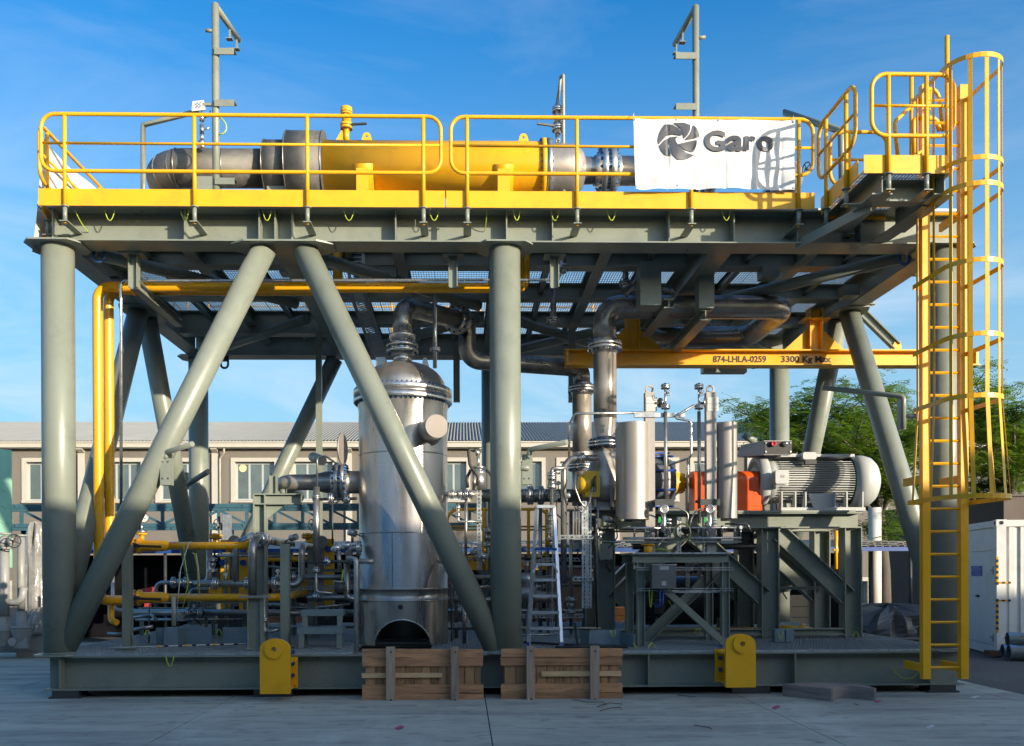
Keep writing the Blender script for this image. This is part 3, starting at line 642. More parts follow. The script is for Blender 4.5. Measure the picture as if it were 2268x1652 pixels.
segs = [  # the swirl, six blades traced as flat print
 [(362,960),(420,966),(462,990),(484,1020),(492,1050),(440,1036),(392,1040),(350,1066),(312,1118),(306,1080),(318,1030),(338,990)],
 [(424,952),(500,948),(555,966),(552,1010),(534,1046),(506,1074),(502,1042),(486,1000),(458,972)],
 [(578,966),(604,990),(620,1020),(628,1058),(590,1070),(540,1080),(512,1082),(548,1044),(566,1010)],
 [(606,1084),(604,1120),(592,1150),(574,1172),(520,1160),(480,1136),(464,1112),(500,1106),(530,1096)],
 [(440,1070),(444,1092),(470,1130),(520,1176),(584,1196),(548,1222),(500,1238),(456,1238),(420,1204),(400,1160),(402,1112),(416,1086)],
 [(462,1054),(428,1066),(398,1092),(384,1130),(386,1170),(402,1212),(362,1196),(330,1160),(316,1128),(356,1082),(400,1058)]]
m = M()
for sg in segs:
    q = [P(kx(a), kv(b), yb) for a, b in sg]; n = len(q); c = sum(q, V((0, 0, 0)))/n
    fine = []
    for i in range(n):
        for k in range(4): fine.append(q[i].lerp(q[(i+1) % n], k/4))
    rings = [[c.lerp(p, f) for p in fine] for f in (1, .66, .33)]; vs_ = [p for r_2 in rings for p in r_2]+[c]
    for p in vs_: p.y = yb2(p.x, p.z)-.008
    nn = len(fine); fs = []
    for k in range(2): fs += [(k*nn+i, k*nn+(i+1) % nn, (k+1)*nn+(i+1) % nn, (k+1)*nn+i) for i in range(nn)]
    fs += [(2*nn+i, 2*nn+(i+1) % nn, 3*nn) for i in range(nn)]; m.add(vs_, fs)
part('swirl_logo', m, INK, ban)
for u, v in ((1404, 266), (1497, 266), (1590, 268), (1757, 270), (1408, 417), (1500, 412), (1756, 417)):
    m = M(); c = P(u, v, yb); c.y = bany(c.x, c.z)-.006; m.lathe(c, (0, -1, 0), [(0, .006), (0, .016), (.004, .014), (.004, .006)], 12, False); part('eyelet', m, SSB, ban)
for u, v in ((1403, 262), (1757, 268)):
    m = M(); c = P(u, v, yb-.01); m.tube([c+V((0, 0, -.01)), c+V((-.01, -.02, .03)), c+V((.01, .03, .08)), c+V((0, .07, .03)), c+V((0, .02, -.01))], .004, 5); part('tie', m, WHT, ban)
# white sheet hung along the left side handrail
m = M(); vs_ = []; nx_, nz_ = 30, 14; xs0 = XL-.04
for j in range(nz_+1):
    for i in range(nx_+1):
        s, t_ = i/nx_, j/nz_; y = -.05+s*3.3; zt = RZ['top']-.12-.05*math.sin(s*9); zb2 = RZ['pl']-.25+.5*s
        z = zt+(zb2-zt)*t_; vs_.append(V((xs0-.06*t_-.10*t_*math.exp(-s*6)+.03*math.sin(s*16+t_*3)*t_, y, z)))
m.add(vs_, [(j*(nx_+1)+i, (j+1)*(nx_+1)+i, (j+1)*(nx_+1)+i+1, j*(nx_+1)+i+1) for j in range(nz_) for i in range(nx_)], True)
solo('banner', m, BAN, 'blank creased white sheet hanging outside the left side handrail', 'banner', loc=(xs0, .5, RZ['pl']))
# ---------------------------------------------------------------- the tall stainless vessel
VY = 1.35; vx = X(893, VY, 1100); rs = S(97.5, VY); rf_ = S(108.5, VY); yf = VY-rs
ve = thing('separator_vessel', (vx, VY, ZB+.03), 'big stainless steel vertical vessel with a domed bolted lid and arched opening at its foot', 'vessel')
def vz(v, y=yf): return Z(v, y, 893)
# skirt with the arched opening: a lathe wall with the arch left out, edged by a rim
za0 = ZB+.03; zsk = vz(1333); ax0 = X(890, yf, 1400); aw = S(110, yf)-.01
ar = S(63, yf); zac = vz(1434)-.01
m = M(); n = 96; nz2 = 26; zz_ = [za0+(zsk-za0)*j/nz2 for j in range(nz2+1)]; vs_ = []; keep = []
def arch_top(x):  # height of the opening at lateral offset x
    d_ = x-(ax0-vx); return zac+math.sqrt(max(0, ar*ar-d_*d_)) if abs(d_) < ar else -9
th_ = [-PI/2+math.pi*2*i/n for i in range(n)]
ths = sorted(set([round(2*PI*i/n-PI, 5) for i in range(n+1)]+[round(-PI/2+math.asin(max(-1, min(1, (ax0-vx+ar*math.sin(k*PI/40))/rs))), 5) for k in range(-20, 21)]))
cols = []
for t_ in ths:
    x, y = rs*math.cos(t_), rs*math.sin(t_); at_ = arch_top(x) if y < 0 else -9
    cols.append((t_, x, y, max(za0, at_)))
for (t0, xA, yA, zA), (t1, xB, yB, zB) in zip(cols, cols[1:]):
    m.add([(vx+xA, VY+yA, zA), (vx+xB, VY+yB, zB), (vx+xB, VY+yB, zsk), (vx+xA, VY+yA, zsk)], [(0, 1, 2, 3)], True)
me_skirt = m; o = part('skirt', m, VES, ve)
m = M(); pts = []
for k in range(-20, 21):
    t_ = k*PI/40; dx = ax0-vx+ar*math.sin(t_); pts.append(V((vx+dx, VY-math.sqrt(rs*rs-dx*dx)-.004, max(za0, zac+ar*math.cos(t_)))))
m.tube(pts, .014, 8); part('arch_rim', m, SSB, ve)
m = M(); m.lathe((vx, VY, zsk+.05), (0, 0, 1), [(0, rs-.03), (.02, rs*.5), (.04, .001)], 32, False); part('bottom_head', m, GRD, ve)
zt1 = vz(874.5, VY-rf_)
m = M(); m.lathe((vx, VY, 0), (0, 0, 1), [(zsk, rs), (zsk+.004, rs+.008), (zsk+.02, rs+.008), (zsk+.024, rs), (vz(1307), rs), (vz(1307)+.004, rs+.008), (vz(1303), rs+.008), (vz(1303)+.004, rs),
                (zt1-.12, rs), (zt1-.002, rs+.02)], 72, False); part('shell', m, VES, ve)
zs_ = vz(859, VY-rf_); z843 = vz(843.7, VY-rf_)
m = M(); m.lathe((vx, VY, 0), (0, 0, 1), [(zt1, rs-.02), (zt1, rf_-.004), (zt1+.006, rf_), (zs_-.01, rf_), (zs_-.008, rf_-.02), (zs_-.001, rf_-.02)], 72, False); fl1 = part('body_flange', m, SSB, ve)
m = M(); m.lathe((vx, VY, 0), (0, 0, 1), [(zs_, rf_-.02), (zs_+.004, rf_), (z843-.006, rf_), (z843, rf_-.006), (z843, rs-.06)], 72, False); fl2 = part('lid_flange', m, SSB, ve)
bolts(fl1, (vx, VY, (zt1+z843)/2), (0, 0, 1), rf_-.036, 64, .017, z843-zt1)
rd = rs-.02; hh = vz(803, VY)-z843; m = M(); m.lathe((vx, VY, z843), (0, 0, 1), [(hh*math.sin(t_*PI/24), rd*max(.001, math.cos(t_*PI/24)**.9)) for t_ in range(13)], 64, False); part('lid', m, VES, ve)
m = M()
for z_ in (vz(1180), vz(1000)): m.lathe((vx, VY, z_), (0, 0, 1), [(0, rs), (.006, rs+.004), (.014, rs+.004), (.02, rs)], 72, False)
part('weld_seam', m, SSD, ve)
for th, a_, b_ in ((-2.2, 1000, 905), (-1.1, 1180, 1000), (-1.75, 1303, 1180)):
    m = M(); x_, y_ = vx+(rs+.001)*math.cos(th), VY+(rs+.001)*math.sin(th); m.bar((x_, y_, vz(a_)), (x_, y_, vz(b_)), .012, .005, (math.cos(th), math.sin(th), 0)); part('weld_seam', m, SSD, ve)
# lifting ears on the lid
for u in (941,):
    x = X(u, VY-.1, 805); m = M(); m.ring([(-.05, 0), (.06, 0)]+[(.03*math.cos(t*PI/6), .10+.03*math.sin(t*PI/6)) for t in range(7)], [(.012*math.cos(2*PI*t/9-2.2), .10+.012*math.sin(2*PI*t/9-2.2)) for t in range(9)], (x, VY-.1, Z(815, VY, 941)), (1, 0, 0), (0, 0, 1), (0, .02, 0)); part('lifting_lug', m, SST, ve)
# blind nozzle pointing at us
c = P(966, 944, yf-.28); c2 = V((c.x-.20, VY-.25, c.z)); m = M(); ax_ = (c-c2).normalized(); c2 = c-ax_*.5
m.cyl(c2, c, S(26, c.y), n=36); nz_o = part('side_nozzle', m, SST, ve); m = M(); m.lathe(c, ax_, [(0, S(26, c.y)+.002), (.018, S(26, c.y)+.002), (.02, S(25, c.y)), (.02, .001)], 36, False); part('end_disc', m, mat('matte_disc_steel', (.27, .24, .21), .62, .15, var=.1, dirt=(.20, .18, .16)), nz_o)
rp_ = S(29, yf); cc = c-ax_*.46; m = M(); m.lathe(cc, ax_, [(0, rp_+.03), (.01, rp_+.028), (.03, S(26, c.y)+.012), (.06, S(26, c.y))], 36, False); part('reinforcing_pad', m, SSM, ve)
m = M(); c = P(886.5, 1344, yf); m.cyl((c.x, yf+.1, c.z), (c.x, yf-.04, c.z), .055, n=20); o = part('drain_socket', m, SST, ve); m = M(); m.cyl((c.x, yf-.03, c.z), (c.x, yf-.043, c.z), .035, n=16); part('bore', m, BLK, o)
for u, u2 in ((973, 990), (795, 820)):
    m = M(); a = P(u, 1243, VY-.45 if u > 900 else .6); m.cyl(a, P(u2+8, 1243, .55), .035, n=14); part('stub', m, SST, ve)
# top nozzle and the pipe that climbs away from it
vp = thing('vapour_pipe', (X(891, VY, 780), VY, vz(803, VY)), 'dark stainless pipe arching from the vessel lid up under the deck', 'pipe')
rv = S(21.5, VY); xn = X(891, VY, 780)
m = M(); m.cyl((xn, VY, vz(806, VY)), (xn, VY, vz(784, VY)), rv, n=28); part('neck', m, SSB, vp)
flange(vp, (xn, VY, vz(772, VY)), (0, 0, 1), rv, S(35, VY), S(7, VY), 12, gap=.04)
m = M(); m.lathe((xn, VY, vz(758, VY)), (0, 0, 1), [(0, rv*.9), (.03, S(28, VY)), (.09, S(29.5, VY)), (.105, S(29.5, VY)), (.11, rv)], 32, False); part('collar', m, SSB, vp)
z1 = Z(677, VY, 891); q1 = P(1034, 712, 3.0)
m = M(); m.tube(fil([(xn, VY, vz(748, VY)), (xn, VY, z1), q1-V((.02, 0, 0))], .27, 14), rv, 28); part('pipe_run', m, SSD, vp)
flange(vp, V((xn, VY, z1)).lerp(q1, .84), q1-V((xn, VY, z1)), rv, rv*1.7, .035, 12)
q2 = V((q1.x, q1.y, Z(816, 3.6))); q3 = P(1288, 816, 3.6); q3.z = q2.z
m = M(); m.tube(fil([V((xn, VY, z1)).lerp(q1, .87), q1, q2, q3, (q3.x, q3.y, Z(850, 3.6))], [.2, .2, .22, .22, .22, .22], 12), rv, 28); part('pipe_run', m, SSD, vp)
r2 = S(21.5, 3.6); m = M(); m.cyl((q3.x, q3.y, Z(876, 3.6)), (q3.x, q3.y, Z(1008, 3.6)), r2, n=28); part('riser', m, SST, vp)
m = M(); m.lathe((q3.x, q3.y, Z(1028, 3.6)), (0, 0, 1), [(0, r2*.75), (.10, r2), (.2, r2*1.01)], 28, False); part('reducer', m, SST, vp)
flange(vp, (q3.x, q3.y, Z(862, 3.6)), (0, 0, 1), r2, r2*1.45, .045, 16); flange(vp, (q3.x, q3.y, Z(1034, 3.6)), (0, 0, 1), r2, r2*1.45, .045, 16)
m = M(); m.cyl((q3.x, q3.y, Z(1042, 3.6)), (q3.x, q3.y, Z(1120, 3.6)), r2*1.05, n=24); part('lower_spool', m, SST, vp)
# thin vent tube beside it
t = thing('vent_tube', P(963, 812, 1.2), 'thin stainless tube with a small flange rising right of the vessel lid', 'pipe')
c = P(963, 815, 1.2); m = M(); m.cyl(c, (c.x, c.y, Z(655, 1.2)), .030, n=12); part('tube', m, SSD, t); flange(t, (c.x, c.y, Z(774, 1.2)), (0, 0, 1), .03, .075, .018, 4)
# ---------------------------------------------------------------- inlet pipe to the vessel, left
YI = 1.35; t = thing('inlet_pipe', P(700, 1090, YI), 'stainless pipe entering the left side of the vessel through a wide bolted flange', 'pipe')
zi = Z(1068, YI, 700); r1, r2_ = S(17.5, YI), S(25, YI)
m = M(); m.tube(fil([(X(694, YI), YI, zi), (X(603, YI)+r1, YI, zi), (X(603, YI)+r1, YI+1.3, zi-.1)], .24, 12), r1, 26); part('pipe_run', m, SST, t)
m = M(); x = X(694, YI); m.lathe((x, YI, zi), (1, 0, 0), [(0, r1), (X(722, YI)-x, r2_*.96), (X(745, YI)-x, r2_)], 28, False); part('reducer', m, SSD, t)
m = M(); m.cyl((X(762, YI), YI, zi), (X(802, YI), YI, zi), r2_, n=28); part('nozzle', m, SST, t)
flange(t, (X(754, YI), YI, zi), (1, 0, 0), r2_, S(43, YI), S(8, YI), 20, gap=S(6, YI))
m = M(); c = P(758, 994, YI-.1); m.lathe(c-V((.01, 0, 0)), V((1, -.18, 0)), [(0, .001), (0, S(34, YI)), (.022, S(34, YI)), (.022, .001)], 32, False); part('spectacle_blind', m, SSM, t)
m = M(); m.cyl((X(612, YI)+.1, YI, zi-.1), (X(612, YI)+.1, YI, Z(1094, 1.2)), .05, n=12); part('pipe_rest', m, GRN, t)
# steel post that carries it
t = thing('pipe_stand', P(576, 1380, 1.3), 'tall green-grey steel post with a bracket arm under the vessel inlet pipe', 'support')
y = 1.15; m = M(); m.ibeam((X(576, y), y, ZB+.04), (X(576, y), y, Z(1093, y)), S(27, y), S(26, y), up=(1, 0, 0)); part('post', m, GRN, t)
m = M(); z = Z(1105, y); m.ibeam((X(563, y), y-.02, z), (X(669, y), y-.02, z), S(24, y), .14, up=(0, 0, 1)); part('arm', m, GRN, t)
m = M(); m.prism([(0, 0), (S(40, y), 0), (0, -S(32, y))], (X(590, y), y-.01, Z(1117, y)), (1, 0, 0), (0, 0, 1), (0, .014, 0)); part('gusset', m, GRN, t)
m = M(); m.ibeam((X(602, y), y+.1, Z(1094, y)), (X(602, y), y+.1, Z(1051, y)), S(17, y), .1, up=(1, 0, 0)); part('stub_post', m, GRN, t)

# ---------------------------------------------------------------- suction pipe: riser, bend and long run under the deck
YB = 1.9; t = thing('suction_pipe', (X(1339, YB), YB, Z(1000, YB)), 'thick stainless pipe bending up from the pump and along under the deck', 'pipe')
rb_ = S(25.5, YB); xb_ = X(1339, YB, 800); zb3 = Z(680, YB, 1400); zfl = Z(758.6, YB-.26, 1339)
m = M(); m.tube(fil([(xb_, YB, zfl+.09), (xb_, YB, zb3), (X(1737, YB, 680), YB, zb3), (X(1737, YB, 680), YB+1.7, zb3), (X(1737, YB, 680)-2.2, YB+1.9, zb3)], [.4, .42, .26, .26, .3], 16), rb_, 32); part('pipe_run', m, SSD, t)
flange(t, (xb_, YB, zfl), (0, 0, 1), rb_, S(38, YB), .05, 16)
m = M(); m.cyl((xb_, YB, Z(928, YB)), (xb_, YB, zfl-.09), rb_, n=32); part('riser', m, SST, t)
za, zb4 = Z(928, YB), Z(972, YB); m = M(); m.lathe((xb_, YB, zb4), (0, 0, 1), [(0, rb_*.86), (.06, rb_*.84), (.22, rb_*.96), (za-zb4, rb_)], 32, False); part('reducer', m, SST, t)
flange(t, (xb_, YB, Z(984, YB)), (0, 0, 1), rb_*.9, S(38, YB), .045, 16)
# small bypass loop over the run
t = thing('bypass_tube', P(1440, 650, 1.5), 'small bent tube with a flange clamped across the thick pipe under the deck', 'pipe')
m = M(); m.tube(fil([P(1385, 655, 1.5), P(1400, 638, 1.4), P(1500, 644, 1.4), P(1483, 670, 1.55)], .06, 6), .036, 14); part('tube', m, SSD, t)
flange(t, P(1478, 672, 1.62), (-.3, 1, -.3), .036, .085, .02, 6)
for u, v0, v1, y in ((1385, 540, 640, 1.6), (1246, 545, 605, .75), (1225, 640, 720, 2.2)):
    t = thing('drain_tube', P(u, v1, y), {1385: 'dark vertical tube with a flange hanging beside the bypass loop', 1246: 'short tube with elbow and flange next to the right hanger bracket', 1225: 'dark drain tube hanging between the column and the suction pipe'}[u], 'pipe')
    m = M(); m.cyl(P(u, v0, y), P(u, v1, y), .045, n=14); part('tube', m, SSD, t); c = P(u, v1-12, y); flange(t, c, (0, 0, 1), .045, .10, .022, 8)
# ---------------------------------------------------------------- yellow pipes on the left
def pipe(name, pts, r, mt, label, cat='pipe', bend=None, group=None, n=20, bands=()):
    q = [P(*p) if not isinstance(p, V) else p for p in pts]; m = M(); m.tube(fil(q, bend or r*3, 10), r, n); return solo(name, m, mt, label, cat, group, loc=q[0])
y1, y2 = .85, 1.15; z5 = Z(637, y1, 800)
a = P(219.5, 1325, y1); rr_ = S(11, y1); b = P(1178, 634, y1)
t = thing('yellow_pipe', (a.x, y1, a.z), 'left of the twin yellow pipes, rising beside the corner column then running under the deck', 'pipe', 'twin yellow pipes')
m = M(); m.tube(fil([P(285, 1329, 1.3), P(225, 1329, y1)*1, (a.x, y1, a.z+.15), (a.x, y1, z5), (b.x-.1, y1, z5), (b.x-.1, y1, ZD-.0), (b.x-.1, y1, ZT+.2)], [.18, .18, .18, .18, .18, .18, .2], 10), rr_, 22); part('pipe_run', m, YLP, t)
c_ = P(243, 1210, y2); z6 = Z(641, y2, 800)-.02
t = thing('yellow_pipe', (c_.x, y2, c_.z), 'right of the twin yellow pipes, slightly shorter and ending at the upper ball valve', 'pipe', 'twin yellow pipes')
m = M(); m.tube(fil([P(290, 1207, 1.25), (c_.x, y2, Z(1207, y2)), (c_.x, y2, z6), (X(748, y2, 640), y2, z6), (X(748, y2, 640), y2, ZT+.2)], .18, 10), rr_, 22); part('pipe_run', m, YLP, t)
for k, (u, v, y) in enumerate(((300, 640, .87), (325, 652, 1.17))):
    m = M(); c = P(u, v, y); m.lathe(c, (1, 0, 0), [(-.012, rr_), (-.012, rr_+.03), (.012, rr_+.03), (.012, rr_)], 20, False); m.lathe(c+V((.05, 0, 0)), (1, 0, 0), [(-.012, rr_), (-.012, rr_+.03), (.012, rr_+.03), (.012, rr_)], 20, False)
    solo('pipe_clamp', m, YLP, ['yellow U clamp on the upper yellow pipe by the hanger arm', 'yellow U clamp on the lower yellow pipe by the hanger arm'][k], 'clamp', kind='stuff')
pipe('conduit', [(268, 1180, .55), (268, 622, .55), (1222, 620, .55), (1243, 608, .65), (1243, 560, .65)], S(3.3, .55), SSB, 'thin bright conduit running above the yellow pipes and down beside them', bend=.06)
# upper and lower yellow gas lines with ball valves
def gasline(v, pts, label, yy=1.3, rb1=12.2, r1=8.5):
    t = thing('yellow_gas_line', P(320, v, yy), label, 'pipe', 'yellow gas lines low on the left')
    z = Z(v, yy, 400); x0, x1 = X(315, yy, v), X(368, yy, v)
    m = M(); m.lathe((x0, yy, z), (1, 0, 0), [(0, S(rb1, yy)), (x1-x0-.06, S(rb1, yy)), (x1-x0-.02, S(rb1*.9, yy)), (x1-x0+.05, S(r1, yy))], 24, False); part('enlarged_spool', m, YLP, t)
    m = M(); m.tube(fil([(x1+.04, yy, z)]+[P(*p) for p in pts], .2, 8), S(r1, yy), 20); part('pipe_run', m, YLP, t)
    xv = X(302, yy, v); f_ = flange(t, (xv, yy, z), (1, 0, 0), S(9, yy), S(17.5, yy), S(6, yy), 8, YLP, gap=.05)
    m = M(); m.lathe((x0-.06, yy, z), (1, 0, 0), [(0, S(14, yy)), (.05, S(16, yy)), (.06, S(12, yy))], 24, False); part('hub', m, YLP, t)
    m = M(); m.cyl((xv+.06, yy-.1, z), (xv+.06, yy-.22, z), .03, n=12); m.bar((xv+.04, yy-.2, z-.005), (xv+.42, yy-.2, z-.02), .025, .035); part('valve_lever', m, BLK, t)
    return t
gl = gasline(1208.5, [(560, 1208.5, 1.3)], 'upper yellow gas line with black lever valve, low on the left')
gasline(1323, [(612, 1323, 1.3), (690, 1311, 2.6)], 'lower yellow gas line with black lever valve, low on the left')
t = thing('pressure_gauge', P(314, 1195, 1.3), 'round white dial gauge on a stem above the upper yellow gas line', 'gauge')
c = P(314, 1196, 1.3)
for va, vb, r in ((1196, 1182, .035), (1182, 1178, .075), (1177, 1173, .075), (1173, 1158, .014)):
    m = M(); m.cyl((c.x, c.y, Z(va, 1.3)), (c.x, c.y, Z(vb, 1.3)), r, n=16); part('stem' if r < .05 else 'flange', m, YLP if va > 1180 else SSB, t)
m = M(); q = P(318.7, 1147, 1.25); dn = V((.15, -1, .02)).normalized(); m.lathe(q+dn*-.03, dn, [(0, .001), (0, .066), (.04, .068), (.045, .060)], 28, False); o = part('case', m, SSB, t); m = M(); m.lathe(q+dn*.008, dn, [(0, .058), (0, .001)], 28, False); part('dial', m, WHT, o)
m = M(); m.bar(q+dn*.012+V((-.03, 0, .012)), q+dn*.012+V((.03, 0, -.012)), .004, .003, (0, 1, 0)); part('needle', m, BLK, o)
pipe('drip_leg', [(246, 1338, 1.2), (246, 1374, 1.2), (258, 1378, 1.1)], .045, YLP, 'short yellow drip leg hanging under the lower left yellow elbow', bend=.05)
# stands and grey pipework
def stand(u0, u1, vt, vb, y, label, ch=True, name='pipe_stand'):
    m = M(); x0, x1 = X(u0, y), X(u1, y); xm = (x0+x1)/2
    m.ibeam((xm, y, ZB+.035), (xm, y, Z(vt, y)), (x1-x0), (x1-x0)*.9, up=(1, 0, 0), tw=.01, tf=.012) if not ch else m.ibeam((xm, y, ZB+.035), (xm, y, Z(vt, y)), (x1-x0), (x1-x0)*.9, up=(0, 1, 0), tw=.01, tf=.012)
    t = thing(name, (xm, y, ZB+.035), label, 'support', 'grey steel pipe stands'); part('post', m, GRN, t)
    m = M(); m.box((x0-.05, y-.09, ZB+.035), (x1+.05, y+.09, ZB+.047)); part('foot_plate', m, GRN, t)
    if name == 'pipe_stand': m = M(); m.prism([(0, 0), (.09, 0), (0, .2)], (x1, y-.006, ZB+.047), (1, 0, 0), (0, 0, 1), (0, .012, 0)); part('rib', m, GRN, t)
    return t
stand(271, 291, 1204, 1432, .5, 'slim grey channel post under the left ball valves')
stand(549, 580, 1323, 1440, .25, 'short thick grey post with a flat cap under the vertical pipe elbow', False)
stand(620, 640, 1203, 1431, .6, 'tall grey H post between the short stand and the steel steps')
stand(680, 694, 1215, 1395, 2.4, 'dark grey post half hidden behind the steel steps')
m = M(); c = P(565, 1321, .25); m.box((c.x-.19, c.y-.12, c.z-.01), (c.x+.19, c.y+.12, c.z+.012)); solo('cap_plate', m, GRN, 'flat rectangular cap plate on the short thick post', 'plate')
SG = dict(bend=.14)
pipe('process_pipe', [(463.5, 1205, 1.5), (463.5, 1291, 1.5), (430, 1293, 1.5)], S(6.8, 1.5), SSD, 'grey vertical pipe with a bottom elbow, leftmost of the small vertical pipes', bend=.12)
t = thing('process_pipe', P(522, 1290, 1.3), 'grey pipe with two tees and bolted flanges behind the yellow lower line', 'pipe')
m = M(); m.tube(fil([P(560, 1184, 1.9), P(522, 1203, 1.3), P(522, 1290, 1.3)], .1, 8), S(7, 1.3), 18); part('riser', m, SSD, t)
m = M(); m.tube([P(447, 1292, 1.3), P(640, 1294, 1.3)], S(7.5, 1.3), 18); part('header', m, SSD, t)
for u in (477, 548, 590, 607): flange(t, P(u, 1292.5, 1.3), (1, 0, 0), S(7.5, 1.3), S(14.5, 1.3), .022, 8)
t = thing('process_pipe', P(559, 1319, .75), 'thick grey pipe with an elbow and large flange at its top above the short stand', 'pipe')
m = M(); m.tube(fil([P(559, 1319, .75), P(559, 1191, .75), P(640, 1204, 2.2)], .2, 10), S(9.3, .75), 22); part('pipe_run', m, SSD, t)
flange(t, P(576, 1194, 1.05), P(640, 1204, 2.2)-P(559, 1191, .75), S(9.3, .75), S(16.5, .75), .025, 8)
flange(t, P(584, 1195, 1.2), P(640, 1204, 2.2)-P(559, 1191, .75), S(9.3, .75), S(16.5, .75), .025, 8)
pipe('process_pipe', [(621, 1295, 1.3), (668, 1295, 1.4), (668, 1208, 1.4), (700, 1212, 2.4)], S(7.3, 1.4), SSD, 'S-shaped grey pipe between the H post and the steps', bend=.14)
pipe('process_pipe', [(285, 1356, 2.0), (830, 1358, 2.0)], S(7.5, 2.0), SSD, 'long dark horizontal pipe low behind the steps and stands')
pipe('process_pipe', [(610, 1278, 2.1), (800, 1278, 2.1)], S(5.5, 2.1), SSD, 'horizontal grey pipe between the H post and the vessel')
pipe('process_pipe', [(680, 1325, 1.6), (800, 1322, 1.6)], S(6, 1.6), SSD, 'short dark pipe stub with a flange left of the vessel foot')
pipe('process_pipe', [(596, 1388, 2.2), (800, 1388, 2.2)], S(3.4, 2.2), SSD, 'thin dark pipe at floor level behind the steps')
pipe('process_pipe', [(294, 1368, 1.6), (336, 1361, 1.6), (346, 1373, 1.4)], S(3.5, 1.5), SSD, 'small bent pipe lying right of the left channel post')
pipe('process_pipe', [(292, 1395, 1.2), (338, 1387, 1.2)], S(4, 1.3), SSD, 'small sloping pipe with end flange near the left channel post')
pipe('process_pipe', [(238, 1403, .8), (278, 1405, .8), (279, 1205, .45)], S(3.8, .5), SSD, 'thin pipe clipped to the left channel post with a foot elbow', bend=.06)
t = thing('process_pipe', P(788.5, 1446, .12), 'bright grey vertical pipe standing on the deck edge at the left of the vessel', 'pipe')
m = M(); m.tube(fil([P(788.5, 1443, .12), P(788.5, 1238, .12), P(770, 1236, .5)], .05, 4), S(5.3, .12), 18); part('pipe_run', m, GAL, t)
flange(t, P(700, 1322, 1.6)+V((0, 0, 0)), (1, 0, 0), S(6, 1.6), S(12, 1.6), .022, 8)
t = thing('drain_valve', P(588, 1390, .5), 'thin stainless drain line with inline flanges right of the short stand', 'valve')
m = M(); m.tube(fil([P(585, 1315, .6), P(585, 1402, .6), P(622, 1392, .6)], .05, 5), S(3.5, .6), 12); part('tube', m, SSD, t)
for v in (1372, 1395): flange(t, P(585, v, .6), (0, 0, 1), S(4, .6), S(9, .6), .016, 4)
# tall grey pipe right of the H post with a small valve at its foot
t = thing('process_pipe', P(700, 1330, .8), 'tall grey pipe passing in front of the vessel inlet down to a small black valve', 'pipe')
m = M(); m.cyl(P(700.5, 1248, .8), P(700.5, 1078, .8), S(7.3, .8), n=18); part('pipe_run', m, SSD, t)
m = M(); m.tube(fil([P(700, 1246, .8), P(700, 1311, .8), P(745, 1314, .8)], .05, 5), S(3.2, .8), 12); part('drain_tube', m, SSD, t)
flange(t, P(700, 1263, .8), (0, 0, 1), S(4, .8), S(8, .8), .016, 4)
m = M(); m.cyl(P(727, 1244, .78), P(772, 1243, .78), S(3.4, .8), n=12); part('valve_body', m, GRD, t); flange(t, P(724, 1244, .78), (1, 0, 0), S(4, .8), S(11, .8), .02, 6); flange(t, P(700, 1100, .8), (0, 0, 1), S(7, .8), S(10, .8), .012, 6)
m = M(); m.bar(P(682, 1247, .72), P(726, 1245, .72), .02, .03); part('lever', m, BLK, t)
# valve cluster left of the vessel
def cluster(name, items, label, cat='valve'):
    t = None
    for kind, *a in items:
        if t is None: t = thing(name, P(*a[0]), label, cat)
        if kind == 't': m = M(); m.tube(fil([P(*q) for q in a[0:-1]] if False else [P(*q) for q in a[1]], a[3] if len(a) > 3 else .05, 5), a[2], 12); part('tube', m, SSD, t)
        elif kind == 'f': flange(t, P(*a[0]), a[1], a[2], a[2]*2.2, .018, a[3] if len(a) > 3 else 4)
        elif kind == 'c': m = M(); m.cyl(P(*a[0]), P(*a[1]), a[2], n=16); part('body', m, a[3] if len(a) > 3 else SSD, t)
        elif kind == 'w': wheel(t, P(*a[0]), a[1], a[2])
    return t
cluster('transmitter', [('c', (752, 1207, .8), (737, 1222, .8), .055, SSB), ('c', (775, 1204, .9), (762, 1212, .9), .05, SSB), ('c', (750, 1220, .8), (752, 1262, .8), .03, SSD), ('t', (750, 1240, .8), [(773, 1250, .9), (773, 1214, .9), (796, 1214, .9)], .05, .1),
        ('t', (750, 1240, .8), [(768, 1240, 1.), (768, 1322, 1.), (795, 1330, 1.)], .045, .06), ('f', (794, 1214, .9), (1, 0, 0), .05, 6)], 'pair of stainless transmitter heads and elbow left of the vessel body', 'instrument')
cluster('isolation_valve', [('c', (692, 1106, .9), (790, 1104, .9), .02, GRD), ('f', (733, 1104, .9), (1, 0, 0), .04), ('f', (768, 1106, .9), (1, 0, 0), .035), ('c', (745, 1118, .9), (745, 1104, .9), .02, SSD), ('c', (736, 1205, .9), (736, 1112, .9), .012, GRD), ('t', (705, 1060, .9), [(702, 1078, .8), (702, 1012, .8), (720, 1010, .8), (745, 1026, .8)], .014, .06)], 'dark slim valve linkage under the wide inlet flange')
cluster('junction_box', [('c', (752, 1312, .8), (752, 1290, .8), .075, GRD), ('c', (752, 1290, .8), (752, 1286, .8), .08, SSD)], 'round dark junction pot between the steps and the vessel', 'instrument')
pipe('light_bracket', [(693, 1012, 1.2), (713, 1020, .9)], .07, CLR, 'short capped grey stub tube beside the spectacle blind', bend=.02)
